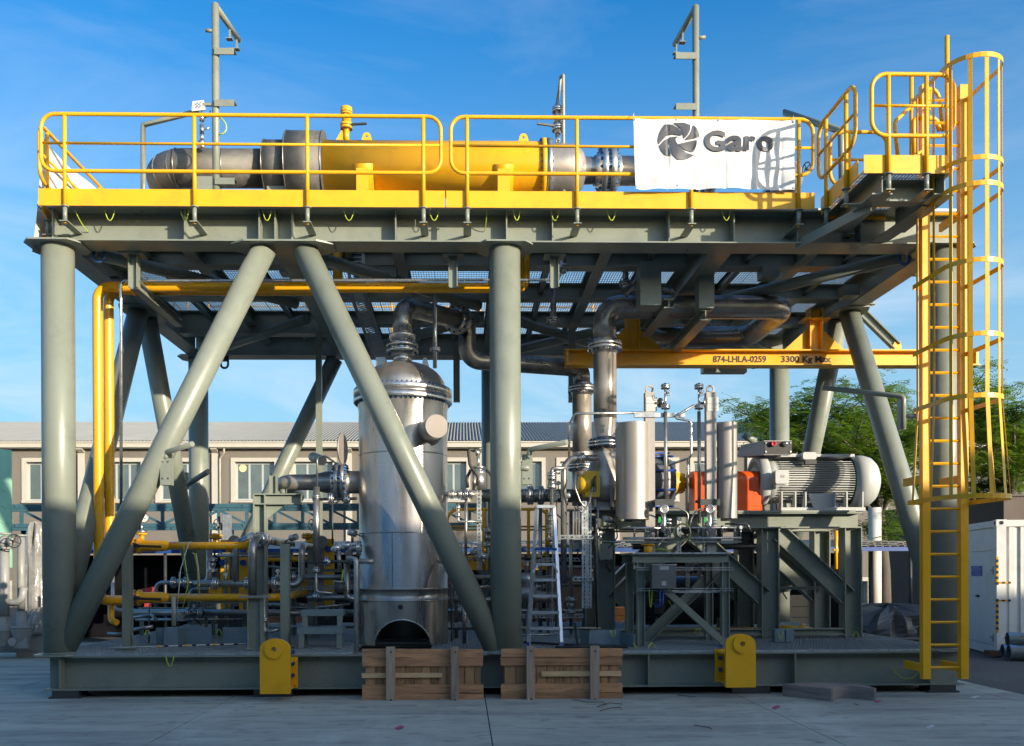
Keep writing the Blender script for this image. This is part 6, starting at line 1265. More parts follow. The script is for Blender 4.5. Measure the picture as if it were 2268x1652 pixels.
m.add(vs_, [(2*i, 2*i+2, 2*i+3, 2*i+1) for i in range(n) if i % 6 not in (2, 3)], False); m.box((bx0, ye+.1, z_e-.3), (bx1, ye+.2, z_e)); rf2 = part('corrugated_roof', m, ROOF, hb2)
m = M(); m.add(vs_, [(2*i, 2*i+2, 2*i+3, 2*i+1) for i in range(n) if i % 6 in (2, 3)], False); part('rib_shade_faces', m, mat('roof_rib_shade', (.085, .09, .088), .8, var=.15, spec=.2), rf2, kind='stuff')  # shade of the ribs painted as darker flank and valley faces
m = M(); m.add([(bx0, yr, z_r), (bx1, yr, z_r), (bx1, yr+9, z_e), (bx0, yr+9, z_e)], [(0, 1, 2, 3)]); part('rear_roof', m, ROOF, hb2)
m = M(); m.box((bx0, YW+.3, -.1), (bx0+.2, YW+18, ze)); m.box((bx1-.2, YW+.3, -.1), (bx1, YW+18, ze)); m.box((bx0, YW+18, -.1), (bx1, YW+18.2, ze)); part('end_wall', m, WALL, hb2)
# round warning sticker in one window
x = X(535, YW); zc3 = Z(1035, YW); m = M(); m.lathe((x, YW+.215, zc3), (0, -1, 0), [(0, S(8.5, YW)), (.004, S(8.5, YW)), (.004, .001)], 20, False); solo('window_sticker', m, mat('sticker_cream', (.6, .5, .28), .5), 'small round cream sticker on an upper window of the long building', 'sticker', loc=(x, YW+.21, zc3))

# ---------------------------------------------------------------- steel lattice girder behind the module
TEAL = mat('blue_grey_lattice_paint', (.045, .12, .16), .45, var=.1, spec=.4)
YT = 8.2; t = thing('lattice_girder', (X(450, YT), YT, 0), 'long blue-grey bolted steel lattice girder crossing behind the lower frame', 'girder')
xg0, xg1 = X(-60, YT), X(1080, YT); za, zb_2, zc4, zd = Z(1114, YT), Z(1130, YT), Z(1157, YT), Z(1172, YT)
for z0, z1, nm in ((zb_2, za, 'top_chord'), (zd, zc4, 'bottom_chord')):
    m = M(); m.chan((xg0, YT, (z0+z1)/2), (xg1, YT, (z0+z1)/2), z1-z0, .10, .012, side=-1); ch = part(nm, m, TEAL, t)
    m = M(); m.box((xg0, YT-.02, (z0+z1)/2-.006), (xg1, YT-.008, (z0+z1)/2+.006)); part('chord_lip', m, TEAL, ch)
    k = 0; x = xg0+.3
    while x < xg1:
        inst('rivet', cmesh('rivet', lambda m: m.lathe((0, 0, 0), (0, -1, 0), [(0, .022), (.012, .018), (.02, .001)], 8, False), TEAL), ch, (x, YT-.008, z0+(z1-z0)*(.25 if k % 2 else .75))); k += 1; x += .31
x = X(46, YT); k = 0; pw = .615
while x < xg1:
    m = M(); m.bar((x, YT+.02, zc4), (x, YT+.02, zb_2), .07, .05, (0, 1, 0)); part('upright', m, TEAL, t)
    a, b = (V((x+.04, YT+.04, zb_2)), V((x+pw-.04, YT+.04, zc4))) if not (X(330, YT) < x < X(470, YT)) else (V((x+.04, YT+.04, zc4)), V((x+pw-.04, YT+.04, zb_2)))
    m = M(); m.bar(a, b, .05, .05); part('diagonal', m, TEAL, t); x += pw; k += 1
for u in (60, 505, 960): m = M(); xx = X(u, YT+.3); m.ibeam((xx, YT+.3, 0), (xx, YT+.3, zd+.1), .2, .2, up=(1, 0, 0)); part('leg', m, TEAL, t)
m = M(); m.box((X(493, YT-.1), YT-.14, Z(1250, YT-.1)), (X(513, YT-.1), YT-.12, Z(1138, YT-.1))); part('splice_plate', m, GAL, t)

# ---------------------------------------------------------------- dark open shed with blue fascia
DRK = mat('painted_shed_shade', (.008, .008, .010), .95, var=.3, spec=.05)  # near-black colour stands in for the shade inside the shed
BFA = mat('blue_fascia', (.015, .06, .22), .5, var=.1)
YD = 9.6; zD = Z(1214, YD, 1000); t = thing('storage_shed', (3, YD, 0), 'low dark open storage shed with a blue front edge behind the module', 'shed')
xd0, xd1 = X(90, YD), X(2048, YD)
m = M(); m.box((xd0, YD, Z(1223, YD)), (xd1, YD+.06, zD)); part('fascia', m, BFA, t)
m = M(); m.box((xd0, YD+3.5, -.02), (xd1, YD+3.6, zD-.1)); m.box((xd0, YD+.1, -.02), (xd0+.05, YD+3.5, zD-.1)); part('shade_black_wall', m, DRK, t)
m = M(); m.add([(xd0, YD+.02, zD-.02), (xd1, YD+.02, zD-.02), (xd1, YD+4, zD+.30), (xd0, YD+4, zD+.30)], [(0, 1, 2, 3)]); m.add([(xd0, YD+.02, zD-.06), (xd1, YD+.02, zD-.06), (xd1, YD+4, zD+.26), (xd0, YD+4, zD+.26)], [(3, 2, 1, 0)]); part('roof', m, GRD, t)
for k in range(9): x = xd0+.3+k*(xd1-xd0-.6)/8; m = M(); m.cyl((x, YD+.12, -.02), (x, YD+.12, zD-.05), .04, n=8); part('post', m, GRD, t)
m = M(); m.box((xd0, YD+1.2, -.02), (X(1905, YD+1.2), YD+1.24, zD-.12)); part('shade_sheet', m, DRK, t)  # added black sheet, painted shade across the open front
TIL = mat('grey_roof_tile', (.20, .19, .17), .8, var=.3, sc=6, rnd=.3)
tm = cmesh('roof_tile', lambda m: m.prism([(-.11, 0), (-.06, .035), (.06, .035), (.11, 0), (.10, -.012), (.05, .02), (-.05, .02), (-.10, -.012)], (0, 0, 0), (1, 0, 0), (0, 0, 1), (0, .34, .02)), TIL)
for j in range(3):
    for i in range(34): inst('roof_tile', tm, t, (X(860, YD)+i*.23, YD+.05+j*.42, zD+.01+j*.055+random.uniform(0, .02)), Matrix.Rotation(random.uniform(-.06, .06), 3, 'Z').to_quaternion())
for j in range(3):
    for i in range(9): inst('roof_tile', tm, t, (X(1915, YD)+i*.18, YD+.05+j*.42, zD+.01+j*.055+random.uniform(0, .02)), Matrix.Rotation(random.uniform(-.06, .06), 3, 'Z').to_quaternion())
# things stored under and in front of the shed
JNK = mat('stored_dark_goods', (.045, .045, .05), .8, var=.4, sc=2)
def blob(name, cx, y, w_, h, dpt, mt, label, cat, seed=1, z0=0., amp=.18):
    r = random.Random(seed); m = M(); nu, nv = 28, 10; vs_ = []
    ph = [r.uniform(0, 6) for _ in range(8)]
    for j in range(nv+1):
        for i in range(nu):
            th = 2*PI*i/nu; f = j/nv; rad = math.cos(f*PI/2)**.55; k = 1+amp*math.sin(3*th+ph[0]+f*3)+amp*.6*math.sin(7*th+ph[1])+amp*.5*math.sin(11*th+ph[2]+f*5)
            vs_.append((cx+w_/2*rad*k*math.cos(th), y+dpt/2*rad*k*math.sin(th), z0+h*math.sin(f*PI/2)*(1+.12*math.sin(5*th+ph[3]))))
    m.add(vs_, [(j*nu+i, j*nu+(i+1) % nu, (j+1)*nu+(i+1) % nu, (j+1)*nu+i) for j in range(nv) for i in range(nu)], False)
    return solo(name, m, mt, label, cat, loc=(cx, y, z0))
TARP = mat('grey_plastic_sheet', (.075, .068, .064), .4, var=.2, sc=3, bump=.5, bsc=9)
blob('tarp_heap', X(1965, 9.2), 9.2, 2.1, Z(1342, 9.2)-.05, 1.2, TARP, 'crumpled grey plastic sheet heap under the shed right of the motor frame', 'tarpaulin', 3, .0, .22)
for i, (u, va, wd, y, mt, lb) in enumerate(((1000, 1290, 1.2, 8.9, JNK, 'dark stored crate behind the vessel and mid column'), (1385, 1347, .6, 8.8, mat('orange_stored_box', (.45, .17, .04), .7), 'orange-brown box glimpsed low through the pump frame'), (1770, 1322, .5, 8.8, mat('pale_plywood', (.40, .27, .15), .8, var=.1), 'upright plywood crate seen between the frame columns'), (620, 1350, 1.2, 8.8, mat('brick_red_goods', (.20, .09, .05), .8), 'low reddish stored crate behind the steel steps'), (325, 1300, .35, 9.1, mat('red_hose_reel', (.40, .03, .02), .6), 'red machine part hanging in the shed behind the left gas lines'))):
    x = X(u, y); z1_ = Z(va, y); z0_ = 0 if i != 4 else Z(1340, y); t = thing('stored_crate' if i != 4 else 'red_machine', (x, y, z0_), lb, 'crate' if i != 4 else 'machine')
    nb = 4
    if i == 4:
        m = M(); m.cyl((x-.12, y, z1_-.12), (x+.14, y, z1_-.08), .12, n=12); part('drum', m, mt, t); m = M(); m.bar((x, y, z0_), (x, y, z1_-.15), .12, .1, (0, 1, 0)); part('stem', m, mt, t); continue
    for k in range(nb): zz1 = z0_+(z1_-z0_)*k/nb; m = M(); m.box((x-wd/2, y, zz1+.005), (x+wd/2, y+.6, z0_+(z1_-z0_)*(k+1)/nb-.005)); part('plank', m, mt, t)
    for sx_ in (-1, 1): m = M(); m.box((x+sx_*wd*.45-.03, y-.02, z0_), (x+sx_*wd*.45+.03, y-.001, z1_)); part('corner_post', m, mt, t)
m = M(); m.box((X(1905, 8.6), 8.2, .004), (X(2035, 8.6), 9.0, .03)); solo('plywood_sheet', m, mat('trodden_plywood', (.22, .17, .12), .8, var=.2), 'worn plywood sheet lying on the ground before the tarp heap', 'board')

# ---------------------------------------------------------------- white container, right
A_ = G(2207, 1452); Bp = G(2143.5, 1434.5); e1 = (Bp-A_).normalized(); e2 = V((e1.y, -e1.x, 0)); e2 = e2 if e2.x > 0 else -e2
hC = Z(1148, A_.y, 2207)-.02; Wc, Lc = 2.44, 6.06
CW = mat('white_container_paint', (.70, .70, .66), .5, var=.05, dirt=(.40, .36, .30), dsc=1.6, damt=.35, spec=.35)
ct = thing('shipping_container', A_, 'white shipping container used as generator house, with a blue notice on its door', 'container')
Zv = V((0, 0, 1))
def cb(m, a, b, z0, z1, d0, d1):   # box on the container axes: a,b along the end; d along the side
    o = A_; q = [o+e1*s+e2*t_ for s, t_ in ((a, d0), (b, d0), (b, d1), (a, d1))]
    m.add([p+Zv*z0 for p in q]+[p+Zv*z1 for p in q], [(0, 3, 2, 1), (4, 5, 6, 7), (0, 1, 5, 4), (1, 2, 6, 5), (2, 3, 7, 6), (3, 0, 4, 7)]); return m
part('body', cb(M(), .06, Wc-.06, .17, hC-.06, .05, Lc-.05), CW, ct)
for a in (0, Wc-.16):
    for d in (0, Lc-.16):
        cp = part('corner_post', cb(M(), a, a+.16, .118, hC-.118, d, d+.16), CW, ct)
        for z0 in (0, hC-.118):
            cc_ = part('corner_casting', cb(M(), a-.008, a+.168, z0, z0+.118, d-.008, d+.168), CW, cp)
for z0, z1 in ((.0, .16), (hC-.13, hC-.01)):
    part('end_rail', cb(M(), .16, Wc-.16, z0, z1, .01, .10), CW, ct); part('side_rail', cb(M(), .005, .10, z0, z1, .16, Lc-.16), CW, ct)
m = M()
for d, z in ((-.010, hC-.118),): 
    for pos, ax in ((A_+e1*.08-e2*.011+Zv*(hC-.06), -e2), (A_-e1*.011+e2*.08+Zv*(hC-.06), -e1)): m2 = M(); m2.lathe(pos, ax, [(0, .035), (.004, .035), (.004, .001)], 12, False); part('casting_hole', m2, BLK, ct)
k = .22
while k < Lc-.3: part('corrugation', cb(M(), .028, .058, .165, hC-.135, k, k+.09), CW, ct); k += .19
# door on the end
dr = part('door', cb(M(), .26, 1.5, .22, hC-.62, .035, .052), CW, ct); part('header_panel', cb(M(), .26, 1.62, hC-.56, hC-.16, .030, .052), CW, ct)
for z in (.30, hC-.95): part('hinge', cb(M(), .20, .42, z, z+.03, .012, .034), GAL, dr); part('hinge', cb(M(), .24, .27, z-.06, z+.09, .010, .034), GAL, dr)
part('door_handle', cb(M(), 1.10, 1.22, 1.05, 1.09, .0, .034), BLK, dr)
rzC = math.atan2(-e1.y, -e1.x)
SG_ = mat('blue_notice', (.01, .10, .42), .4, var=.03); SGW = mat('notice_white', (.6, .65, .7), .5)
sq = A_+e1*(.0); zs0 = Z(1280, A_.y+.8, 2157)
uN0, uN1 = 2146.5, 2170.5
def alongC(u):  # distance along the end for a pixel column
    d = ray(u, 1300); n_ = V((e1.y, -e1.x, 0)); tt = (A_-CAM).dot(n_)/d.dot(n_); return (CAM+d*tt-A_).dot(e1)
s0, s1 = alongC(uN1), alongC(uN0); dC = lambda s: (A_+e1*s).y
z0, z1 = Z(1280, dC(s0)), Z(1257, dC(s0)); nb_ = part('notice', cb(M(), s0, s1, z0, z1, .028, .034), SG_, ct)
hN = (z1-z0)
for i, (ln, f, hh_) in enumerate((('GRUPPO', .55, .12), ('ELETTROGENO', .86, .13), ('VIETATO L\'ACCESSO', .70, .10), ('ALLE PERSONE', .60, .085), ('NON AUTORIZZATE', .86, .085))):
    wN = (s1-s0)*f; st_ = (s0+s1)/2+wN/2+(.0 if i != 2 else -.015); zz0 = z1-hN*(.19+i*.18); p = A_+e1*st_+e2*.024+Zv*zz0; text(nb_, ln, tuple(p), wN, hN*hh_, SGW, rz=rzC)
m = M(); p = A_+e1*(s1-.03)+e2*.026+Zv*(z1-hN*.53); m.lathe(p, -e2, [(0, .022), (.003, .022), (.003, .001)], 12, False); part('no_entry_disc', m, WHT, nb_)
# black and yellow hazard tape
k = 0; z = Z(1407, A_.y); zE = Z(1238, A_.y)
while z < zE:
    if not (Z(1335, A_.y) < z < Z(1300, A_.y)): part('hazard_stripe', cb(M(), .0, .045, z, z+.05, -.004, -.001) if False else cb(M(), -.006, .035, z, z+.05, -.006, .03), (YLP, BLK)[k % 2], ct)
    k += 1; z += .052
for v in (1297, 1337):
    for j in range(4): zz = Z(v, A_.y); part('hazard_stripe', cb(M(), -.006, -.001, zz, zz+.035, .035+j*.05, .085+j*.05), (YLP, BLK)[j % 2], ct)
# spiral ducts on the ground
DUC = mat('spiral_duct_zinc', (.45, .50, .54), .3, .9, var=.1)
for i, (u, v, rr, lb) in enumerate(((2219, 1451.5, 15, 'lower left rear of three shiny spiral ducts beside the container'), (2233, 1450, 16.5, 'lower front of three shiny spiral ducts beside the container'), (2230, 1426, 15.5, 'uppermost of three shiny spiral ducts beside the container'))):
    y = {0: 4.26, 1: 4.0, 2: 4.12}[i]; c = P(u, v, y); r_ = S(rr, y); c.z = {0: r_+.0, 1: r_, 2: r_*2.78}[i]; d_ = V((1, -.25, 0)).normalized(); m = M()
    m.lathe(c, d_, [(0, r_-.012), (0, r_), (2.4, r_), (2.4, r_-.012)], 26, False); m.lathe(c+d_*.002, d_, [(0, r_-.012), (2.4, r_-.012)], 26, False); t = thing('spiral_duct', (c.x, c.y, c.z-r_), lb, 'duct', 'spiral ducts lying beside the container'); part('tube', m, DUC, t)
    m = M(); m.tube([c+d_*(s*2.4/40)+V((0, r_*math.cos(s*.9), r_*math.sin(s*.9))) for s in range(41)], .004, 5); part('seam', m, DUC, t)
m = M(); c = G(2196, 1452); m.box((c.x-.09, c.y-.1, 0), (c.x+.12, c.y+.1, .10)); solo('brick_chock', m, mat('chock_brown', (.12, .06, .04), .8), 'small brown wooden chock at the container corner', 'block')
# ---------------------------------------------------------------- left neighbour: wrapped skid and green cover
GC = mat('green_translucent_cover', (.30, .58, .40), .35, var=.1, sc=1.5, dirt=(.2, .45, .32), damt=.5, bump=.15, bsc=4)
y = 7.6; m = M(); xg = X(23, y); z0, z1 = Z(1253, y), Z(995, y); m.prism([(0, 0), (-2.6, 0), (-2.6, z1-z0-.1), (-1.0, z1-z0+.06), (0, z1-z0)], (xg, y, z0), (1, 0, 0), (0, 0, 1), (0, .06, 0)); gcv = solo('green_cover', m, GC, 'green plastic-wrapped tall box at the far left edge', 'cover')
for k in range(5): m = M(); m.tube([V((xg-.1, y-.004, z0+.2+k*.35)), V((xg-.5, y-.006, z0+.5+k*.35)), V((xg-1.3, y-.004, z0+.3+k*.5))], .008, 5); part('cover_crease', m, GC, gcv)
sk = thing('white_pipe_skid', (X(10, 5.2), 5.2, 0), 'pale grey pipe skid with flanged risers left of the module', 'skid'); LG = mat('pale_grey_skid_paint', (.28, .285, .27), .4, var=.08, dirt=(.18, .18, .17), damt=.4)
y = 5.0
m = M(); m.tube([P(10, 1365, y), P(10, 1215, y)], S(10, y), 20); part('riser', m, LG, sk); m = M(); m.cyl(P(47, 1353, y+.3), P(47, 1190, y+.3), S(8, y), n=18); part('riser', m, LG, sk)
m = M(); m.tube(fil([P(5, 1335, y+.1), P(47, 1335, y+.1), P(53, 1300, y+.1)], .2, 6), S(8, y), 16); part('cross_pipe', m, LG, sk)
for u, v, r in ((10, 1216, 16), (10, 1184, 14), (47, 1188, 13)): m = M(); c = P(u, v, y+(.3 if u > 20 else 0)); m.cyl(c, c+V((0, 0, .035)), S(r, y), n=24); part('flange', m, LG, sk)
m = M(); m.ball(P(10, 1200, y), S(14, y), 20, 1.05); part('valve_body', m, LG, sk); m = M(); m.cyl(P(12, 1199, y), P(28, 1198, y-.25), S(6, y), n=12); part('valve_bonnet', m, LG, sk); wheel(sk, P(31, 1198, y-.28), (.75, -.65, 0), S(14.5, y-.28), BLK, 4)
for u, v0, v1, r0, r1 in ((8, 1395, 1365, 28, 14), (48, 1390, 1353, 24, 11)): m = M(); c = P(u, v0, y); m.lathe(c, (0, 0, 1), [(0, S(r0, y)), (.02, S(r0, y)), (.03, S(r1, y)), (P(u, v1, y).z-c.z, S(r1, y))], 24, False); part('pedestal', m, LG, sk)
for u, v0 in ((8, 1396), (48, 1391)): m = M(); c = P(u, v0, y); m.lathe(c, (0, 0, -1), [(0, S(26, y)), (.28, S(12, y))], 20, False); part('gusset_cone', m, LG, sk)
m = M(); a, b = P(-60, 1440, y+.2), P(97, 1425, y+1.2); m.ibeam(V((a.x-1, a.y, .28)), V((X(99, y+.5), y+.5, .28)), .36, .26); part('skid_beam', m, LG, sk); m = M(); m.ibeam(V((X(99, y+.5)+.0, y+.7, .28)), V((X(90, y+3.5), y+3.5, .28)), .36, .26); part('skid_beam', m, LG, sk)
m = M(); c = P(33, 1420, y-.05); m.cyl(c, c+V((0, -.12, 0)), S(9, y), n=16); m.box((c.x, c.y-.06, c.z-.12), (c.x+.24, c.y+.05, c.z+.12)); part('drain_box', m, LG, sk)
WRAP = mat('clear_plastic_wrap', (.24, .24, .23), .18, var=.35, sc=5, bump=.9, bsc=12, dirt=(.2, .2, .2), damt=.6)
blob('wrapped_bundle', X(75, 5.9), 5.9, .52, Z(1196, 5.9)-.3, .5, WRAP, 'tall plastic-wrapped bundle standing on the left pipe skid', 'bundle', 5, .47, .10)
blob('wrapped_bundle', X(88, 5.6), 5.6, .42, .42, .4, WRAP, 'small plastic-wrapped lump at the foot of the tall wrapped bundle', 'bundle', 8, .47, .12)
m = M(); a = G(42, 1458); m.box((a.x-.1, a.y+.1, .004), (a.x+1.0, a.y+.32, .11)); solo('timber_block', m, TB, 'dark timber block under the left pipe skid beam', 'block')
# ---------------------------------------------------------------- far roofs and the brown block on the right
def gable(u0, u1, vr, ve, vb, y, label, mt_w, mt_r):
    x0, x1 = X(u0, y), X(u1, y); zr, ze_, z0 = Z(vr, y), Z(ve, y), 0; xm = (x0+x1)/2; t = thing('far_shed', (xm, y, 0), label, 'building', 'far sheds beyond the container')
    m = M(); m.prism([(0, 0), (x1-x0, 0), (x1-x0, ze_), (xm-x0, zr), (0, ze_)], (x0, y, 0), (1, 0, 0), (0, 0, 1), (0, 20, 0)); part('wall', m, mt_w, t)
    for a, b in (((x0-.3, ze_-.1), (xm, zr+.12)), ((xm, zr+.12), (x1+.3, ze_-.1))): m = M(); m.add([(a[0], y-.3, a[1]), (b[0], y-.3, b[1]), (b[0], y+20, b[1]), (a[0], y+20, a[1]), (a[0], y-.3, a[1]+.15), (b[0], y-.3, b[1]+.15), (b[0], y+20, b[1]+.15), (a[0], y+20, a[1]+.15)], [(0, 3, 2, 1), (4, 5, 6, 7), (0, 1, 5, 4), (1, 2, 6, 5), (2, 3, 7, 6), (3, 0, 4, 7)]); part('roof', m, mt_r, t)
RB = mat('blue_grey_metal_roof', (.12, .16, .20), .5)
gable(2168, 2235, 1121, 1141, 1170, 45, 'far pale gabled shed with slatted front beyond the container', TRM, RB); gable(2095, 2170, 1128, 1147, 1170, 47, 'farther gabled shed with blue-grey roof left of the pale one', TRM, RB)
y = 12; m = M(); m.box((X(2222, y), y, 0), (X(2222, y)+9, y+8, Z(1099, y))); m.box((X(2222, y)-.05, y-.06, Z(1101, y)), (X(2222, y)+9.05, y+8.05, Z(1097, y))); solo('brown_block', m, mat('dark_brown_wall', (.10, .075, .06), .8, var=.08), 'plain dark brown flat-roofed building above the container at the right edge', 'building')

# ---------------------------------------------------------------- trees
LEAF = mat('acacia_leaf', (.12, .21, .03), .5, var=.45, sc=1.2, rnd=0, spec=.25); BRK = mat('tree_bark', (.10, .085, .07), .9, var=.25, sc=6)
nt2 = LEAF.node_tree; bs = nt2.nodes['Principled BSDF']; tr = N(nt2, 'ShaderNodeBsdfTranslucent'); tr.inputs[0].default_value = (.28, .44, .04, 1); ms = N(nt2, 'ShaderNodeMixShader'); ms.inputs[0].default_value = .45
nt2.links.new(bs.outputs[0], ms.inputs[1]); nt2.links.new(tr.outputs[0], ms.inputs[2]); nt2.links.new(ms.outputs[0], nt2.nodes['Material Output'].inputs[0])
def tree(base, trunk_top, limbs, label, seed, nf=16, density=1.):
    r = random.Random(seed); t = thing('acacia_tree', base, label, 'tree', 'feathery trees behind the container')
    m = M(); m.tube([base, base.lerp(trunk_top, .5)+V((.06, 0, 0)), trunk_top], [.2, .16, .13], 10); part('trunk', m, BRK, t)
    tips = []
    for end, r0 in limbs:
        mid = trunk_top.lerp(end, .45)+V((r.uniform(-.3, .3), r.uniform(-.4, .4), r.uniform(.0, .35))); path = [trunk_top-V((0, 0, .1)), trunk_top.lerp(mid, .5)+V((0, 0, .1)), mid, mid.lerp(end, .55)+V((r.uniform(-.2, .2), 0, r.uniform(0, .25))), end]
        m = M(); m.tube(path, [r0, r0*.8, r0*.6, r0*.4, .012], 7)
        for i in range(9):
            s = r.uniform(.25, 1); p = path[2].lerp(end, s) if s > .4 else path[1].lerp(path[2], s*2)
            e = p+V((r.uniform(-1, 1), r.uniform(-1, 1), r.uniform(.0, .7))).normalized()*r.uniform(.5, 1.25); m.tube([p, p.lerp(e, .5)+V((0, 0, .06)), e], [.022, .014, .006], 5); tips.append((p, e))
        tips.append((mid, end)); part('limb', m, BRK, t)
    vs_, fs_ = [], []
    for p, e in tips:
        for c in range(int(nf*density)):
            q = p.lerp(e, r.uniform(.25, 1.08))+V((r.gauss(0, .14), r.gauss(0, .16), r.gauss(.04, .09))); az = r.uniform(0, 2*PI); d = V((math.cos(az), math.sin(az), r.uniform(-.5, .25))).normalized(); L_ = r.uniform(.26, .46); side = d.cross(Zv).normalized()
            for k in range(6):
                a = q+d*(L_*k/6)+V((0, 0, -.10*(k/6)**2)); wv = .095*(1-abs(k-2.5)/4.2)+.025
                for sg in (-1, 1):
                    o = len(vs_); tip = a+side*sg*wv*1.25+d*.03+V((0, 0, r.uniform(-.035, .015))); vs_ += [a-d*.008, a+d*.024, tip+d*.012, tip-d*.012]; fs_.append((o, o+1, o+2, o+3))
    m = M(); m.v = vs_; m.f = fs_; m.sm = [False]*len(fs_); part('crown', m, LEAF, t)
yt = 12.6
def TP(u, v, dy=0.): return P(u, v, yt+dy)
tree(V((X(1957, yt), yt, 0)), TP(1948, 1140), [(TP(1625, 905, .5), .05), (TP(1690, 960, -1), .05), (TP(1765, 925, 1), .07), (TP(1850, 900, -.5), .07), (TP(1905, 870, 1.5), .07), (TP(1985, 865, .2), .07), (TP(1880, 985, -1.5), .06), (TP(1800, 1010, .5), .05), (TP(2045, 930, 1), .07), (TP(2010, 1000, -.8), .06),
     (TP(1945, 930, 2), .06), (TP(1735, 1020, 1), .04), (TP(1900, 1060, 1), .05), (TP(2070, 1010, .5), .06), (TP(1925, 1020, -1.2), .05), (TP(1985, 1080, 0), .05), (TP(1700, 905, 1.5), .04), (TP(2030, 1100, .6), .04), (TP(1940, 1195, -.6), .03), (TP(1790, 880, .3), .05), (TP(1720, 990, .8), .05), (TP(1840, 950, -1), .06), (TP(1660, 930, .8), .04), (TP(1870, 1030, .6), .05), (TP(2000, 940, -1), .06), (TP(1760, 1060, .9), .04)], 'broad feathery green tree behind the motor and right braces', 11, 27)
yt = 14.0
tree(V((X(2262, yt), yt, 0)), TP(2240, 1090), [(TP(2120, 865, 0), .08), (TP(2160, 850, 1), .08), (TP(2225, 905, -1), .08), (TP(2290, 930, 0), .08), (TP(2200, 940, -1), .07), (TP(2150, 960, 1), .07), (TP(2255, 970, .5), .07), (TP(2200, 1010, 0), .06), (TP(2140, 1040, -.5), .05), (TP(2265, 1040, -1), .06), (TP(2180, 1080, 1), .05), (TP(2320, 960, 0), .07), (TP(2245, 1085, 1), .04), (TP(2100, 930, .5), .05), (TP(2160, 1120, 1.), .03)], 'large feathery green tree behind the ladder cage at the right edge', 23, 27)
m = M(); a = P(1937, 1250, 11.5); m.cyl((a.x, 11.5, 0), (a.x, 11.5, Z(1126, 11.5)), .16, n=16); solo('white_post', m, WHT, 'thick white round post in front of the tree right of the motor', 'post')

# ---------------------------------------------------------------- the building across the yard whose shade covers the foreground
HW_ = 2.39+.28*15.2; wh = thing('warehouse', (14, -15.4, 0), 'plain grey warehouse across the yard behind the photographer, shading the foreground', 'building')
m = M(); m.box((-30, -27, -.02), (75, -15.2, HW_-.3)); part('wall', m, WALL, wh); m = M(); m.box((-30.2, -27.2, HW_-.3), (75.2, -15.0, HW_)); part('roof_edge', m, TRM, wh)
for k in range(9): x = -24+k*8; m = M(); m.box((x, -15.19, 0), (x+3.6, -15.12, 4.0)); part('sliding_door', m, GRD, wh)
# ---------------------------------------------------------------- finer pipework, trays and cables deep in the module
t = thing('cable_tray', P(789, 600, 1.6), 'slotted grey cable tray hanging under the deck and slanting back behind the brace', 'cable tray')
pts = [P(789, 556, 1.35), P(789, 640, 1.35), P(842, 792, 3.6)]
for a, b in zip(pts, pts[1:]):
    d, s_, u_ = basis(b-a, (0, -1, 0)); w_ = .10
    for sg in (-1, 1):
        m = M(); m.bar(a+s_*sg*w_, b+s_*sg*w_, .05, .012, (0, -1, 0)); part('tray_side', m, GAL, t)
    n = int((b-a).length/.06)
    for k in range(n): m = M(); c = a.lerp(b, (k+.5)/n); m.bar(c-s_*(w_-.03), c+s_*(w_-.03), .022, .004, (0, -1, 0)); part('tray_rung', m, GAL, t)
m = M(); m.box((X(833, 1.5), 1.45, Z(812, 1.5)), (X(855, 1.5), 1.75, Z(793, 1.5))); solo('vessel_bracket', m, GAL, 'small galvanised box bracket above the left shoulder of the vessel lid', 'bracket')
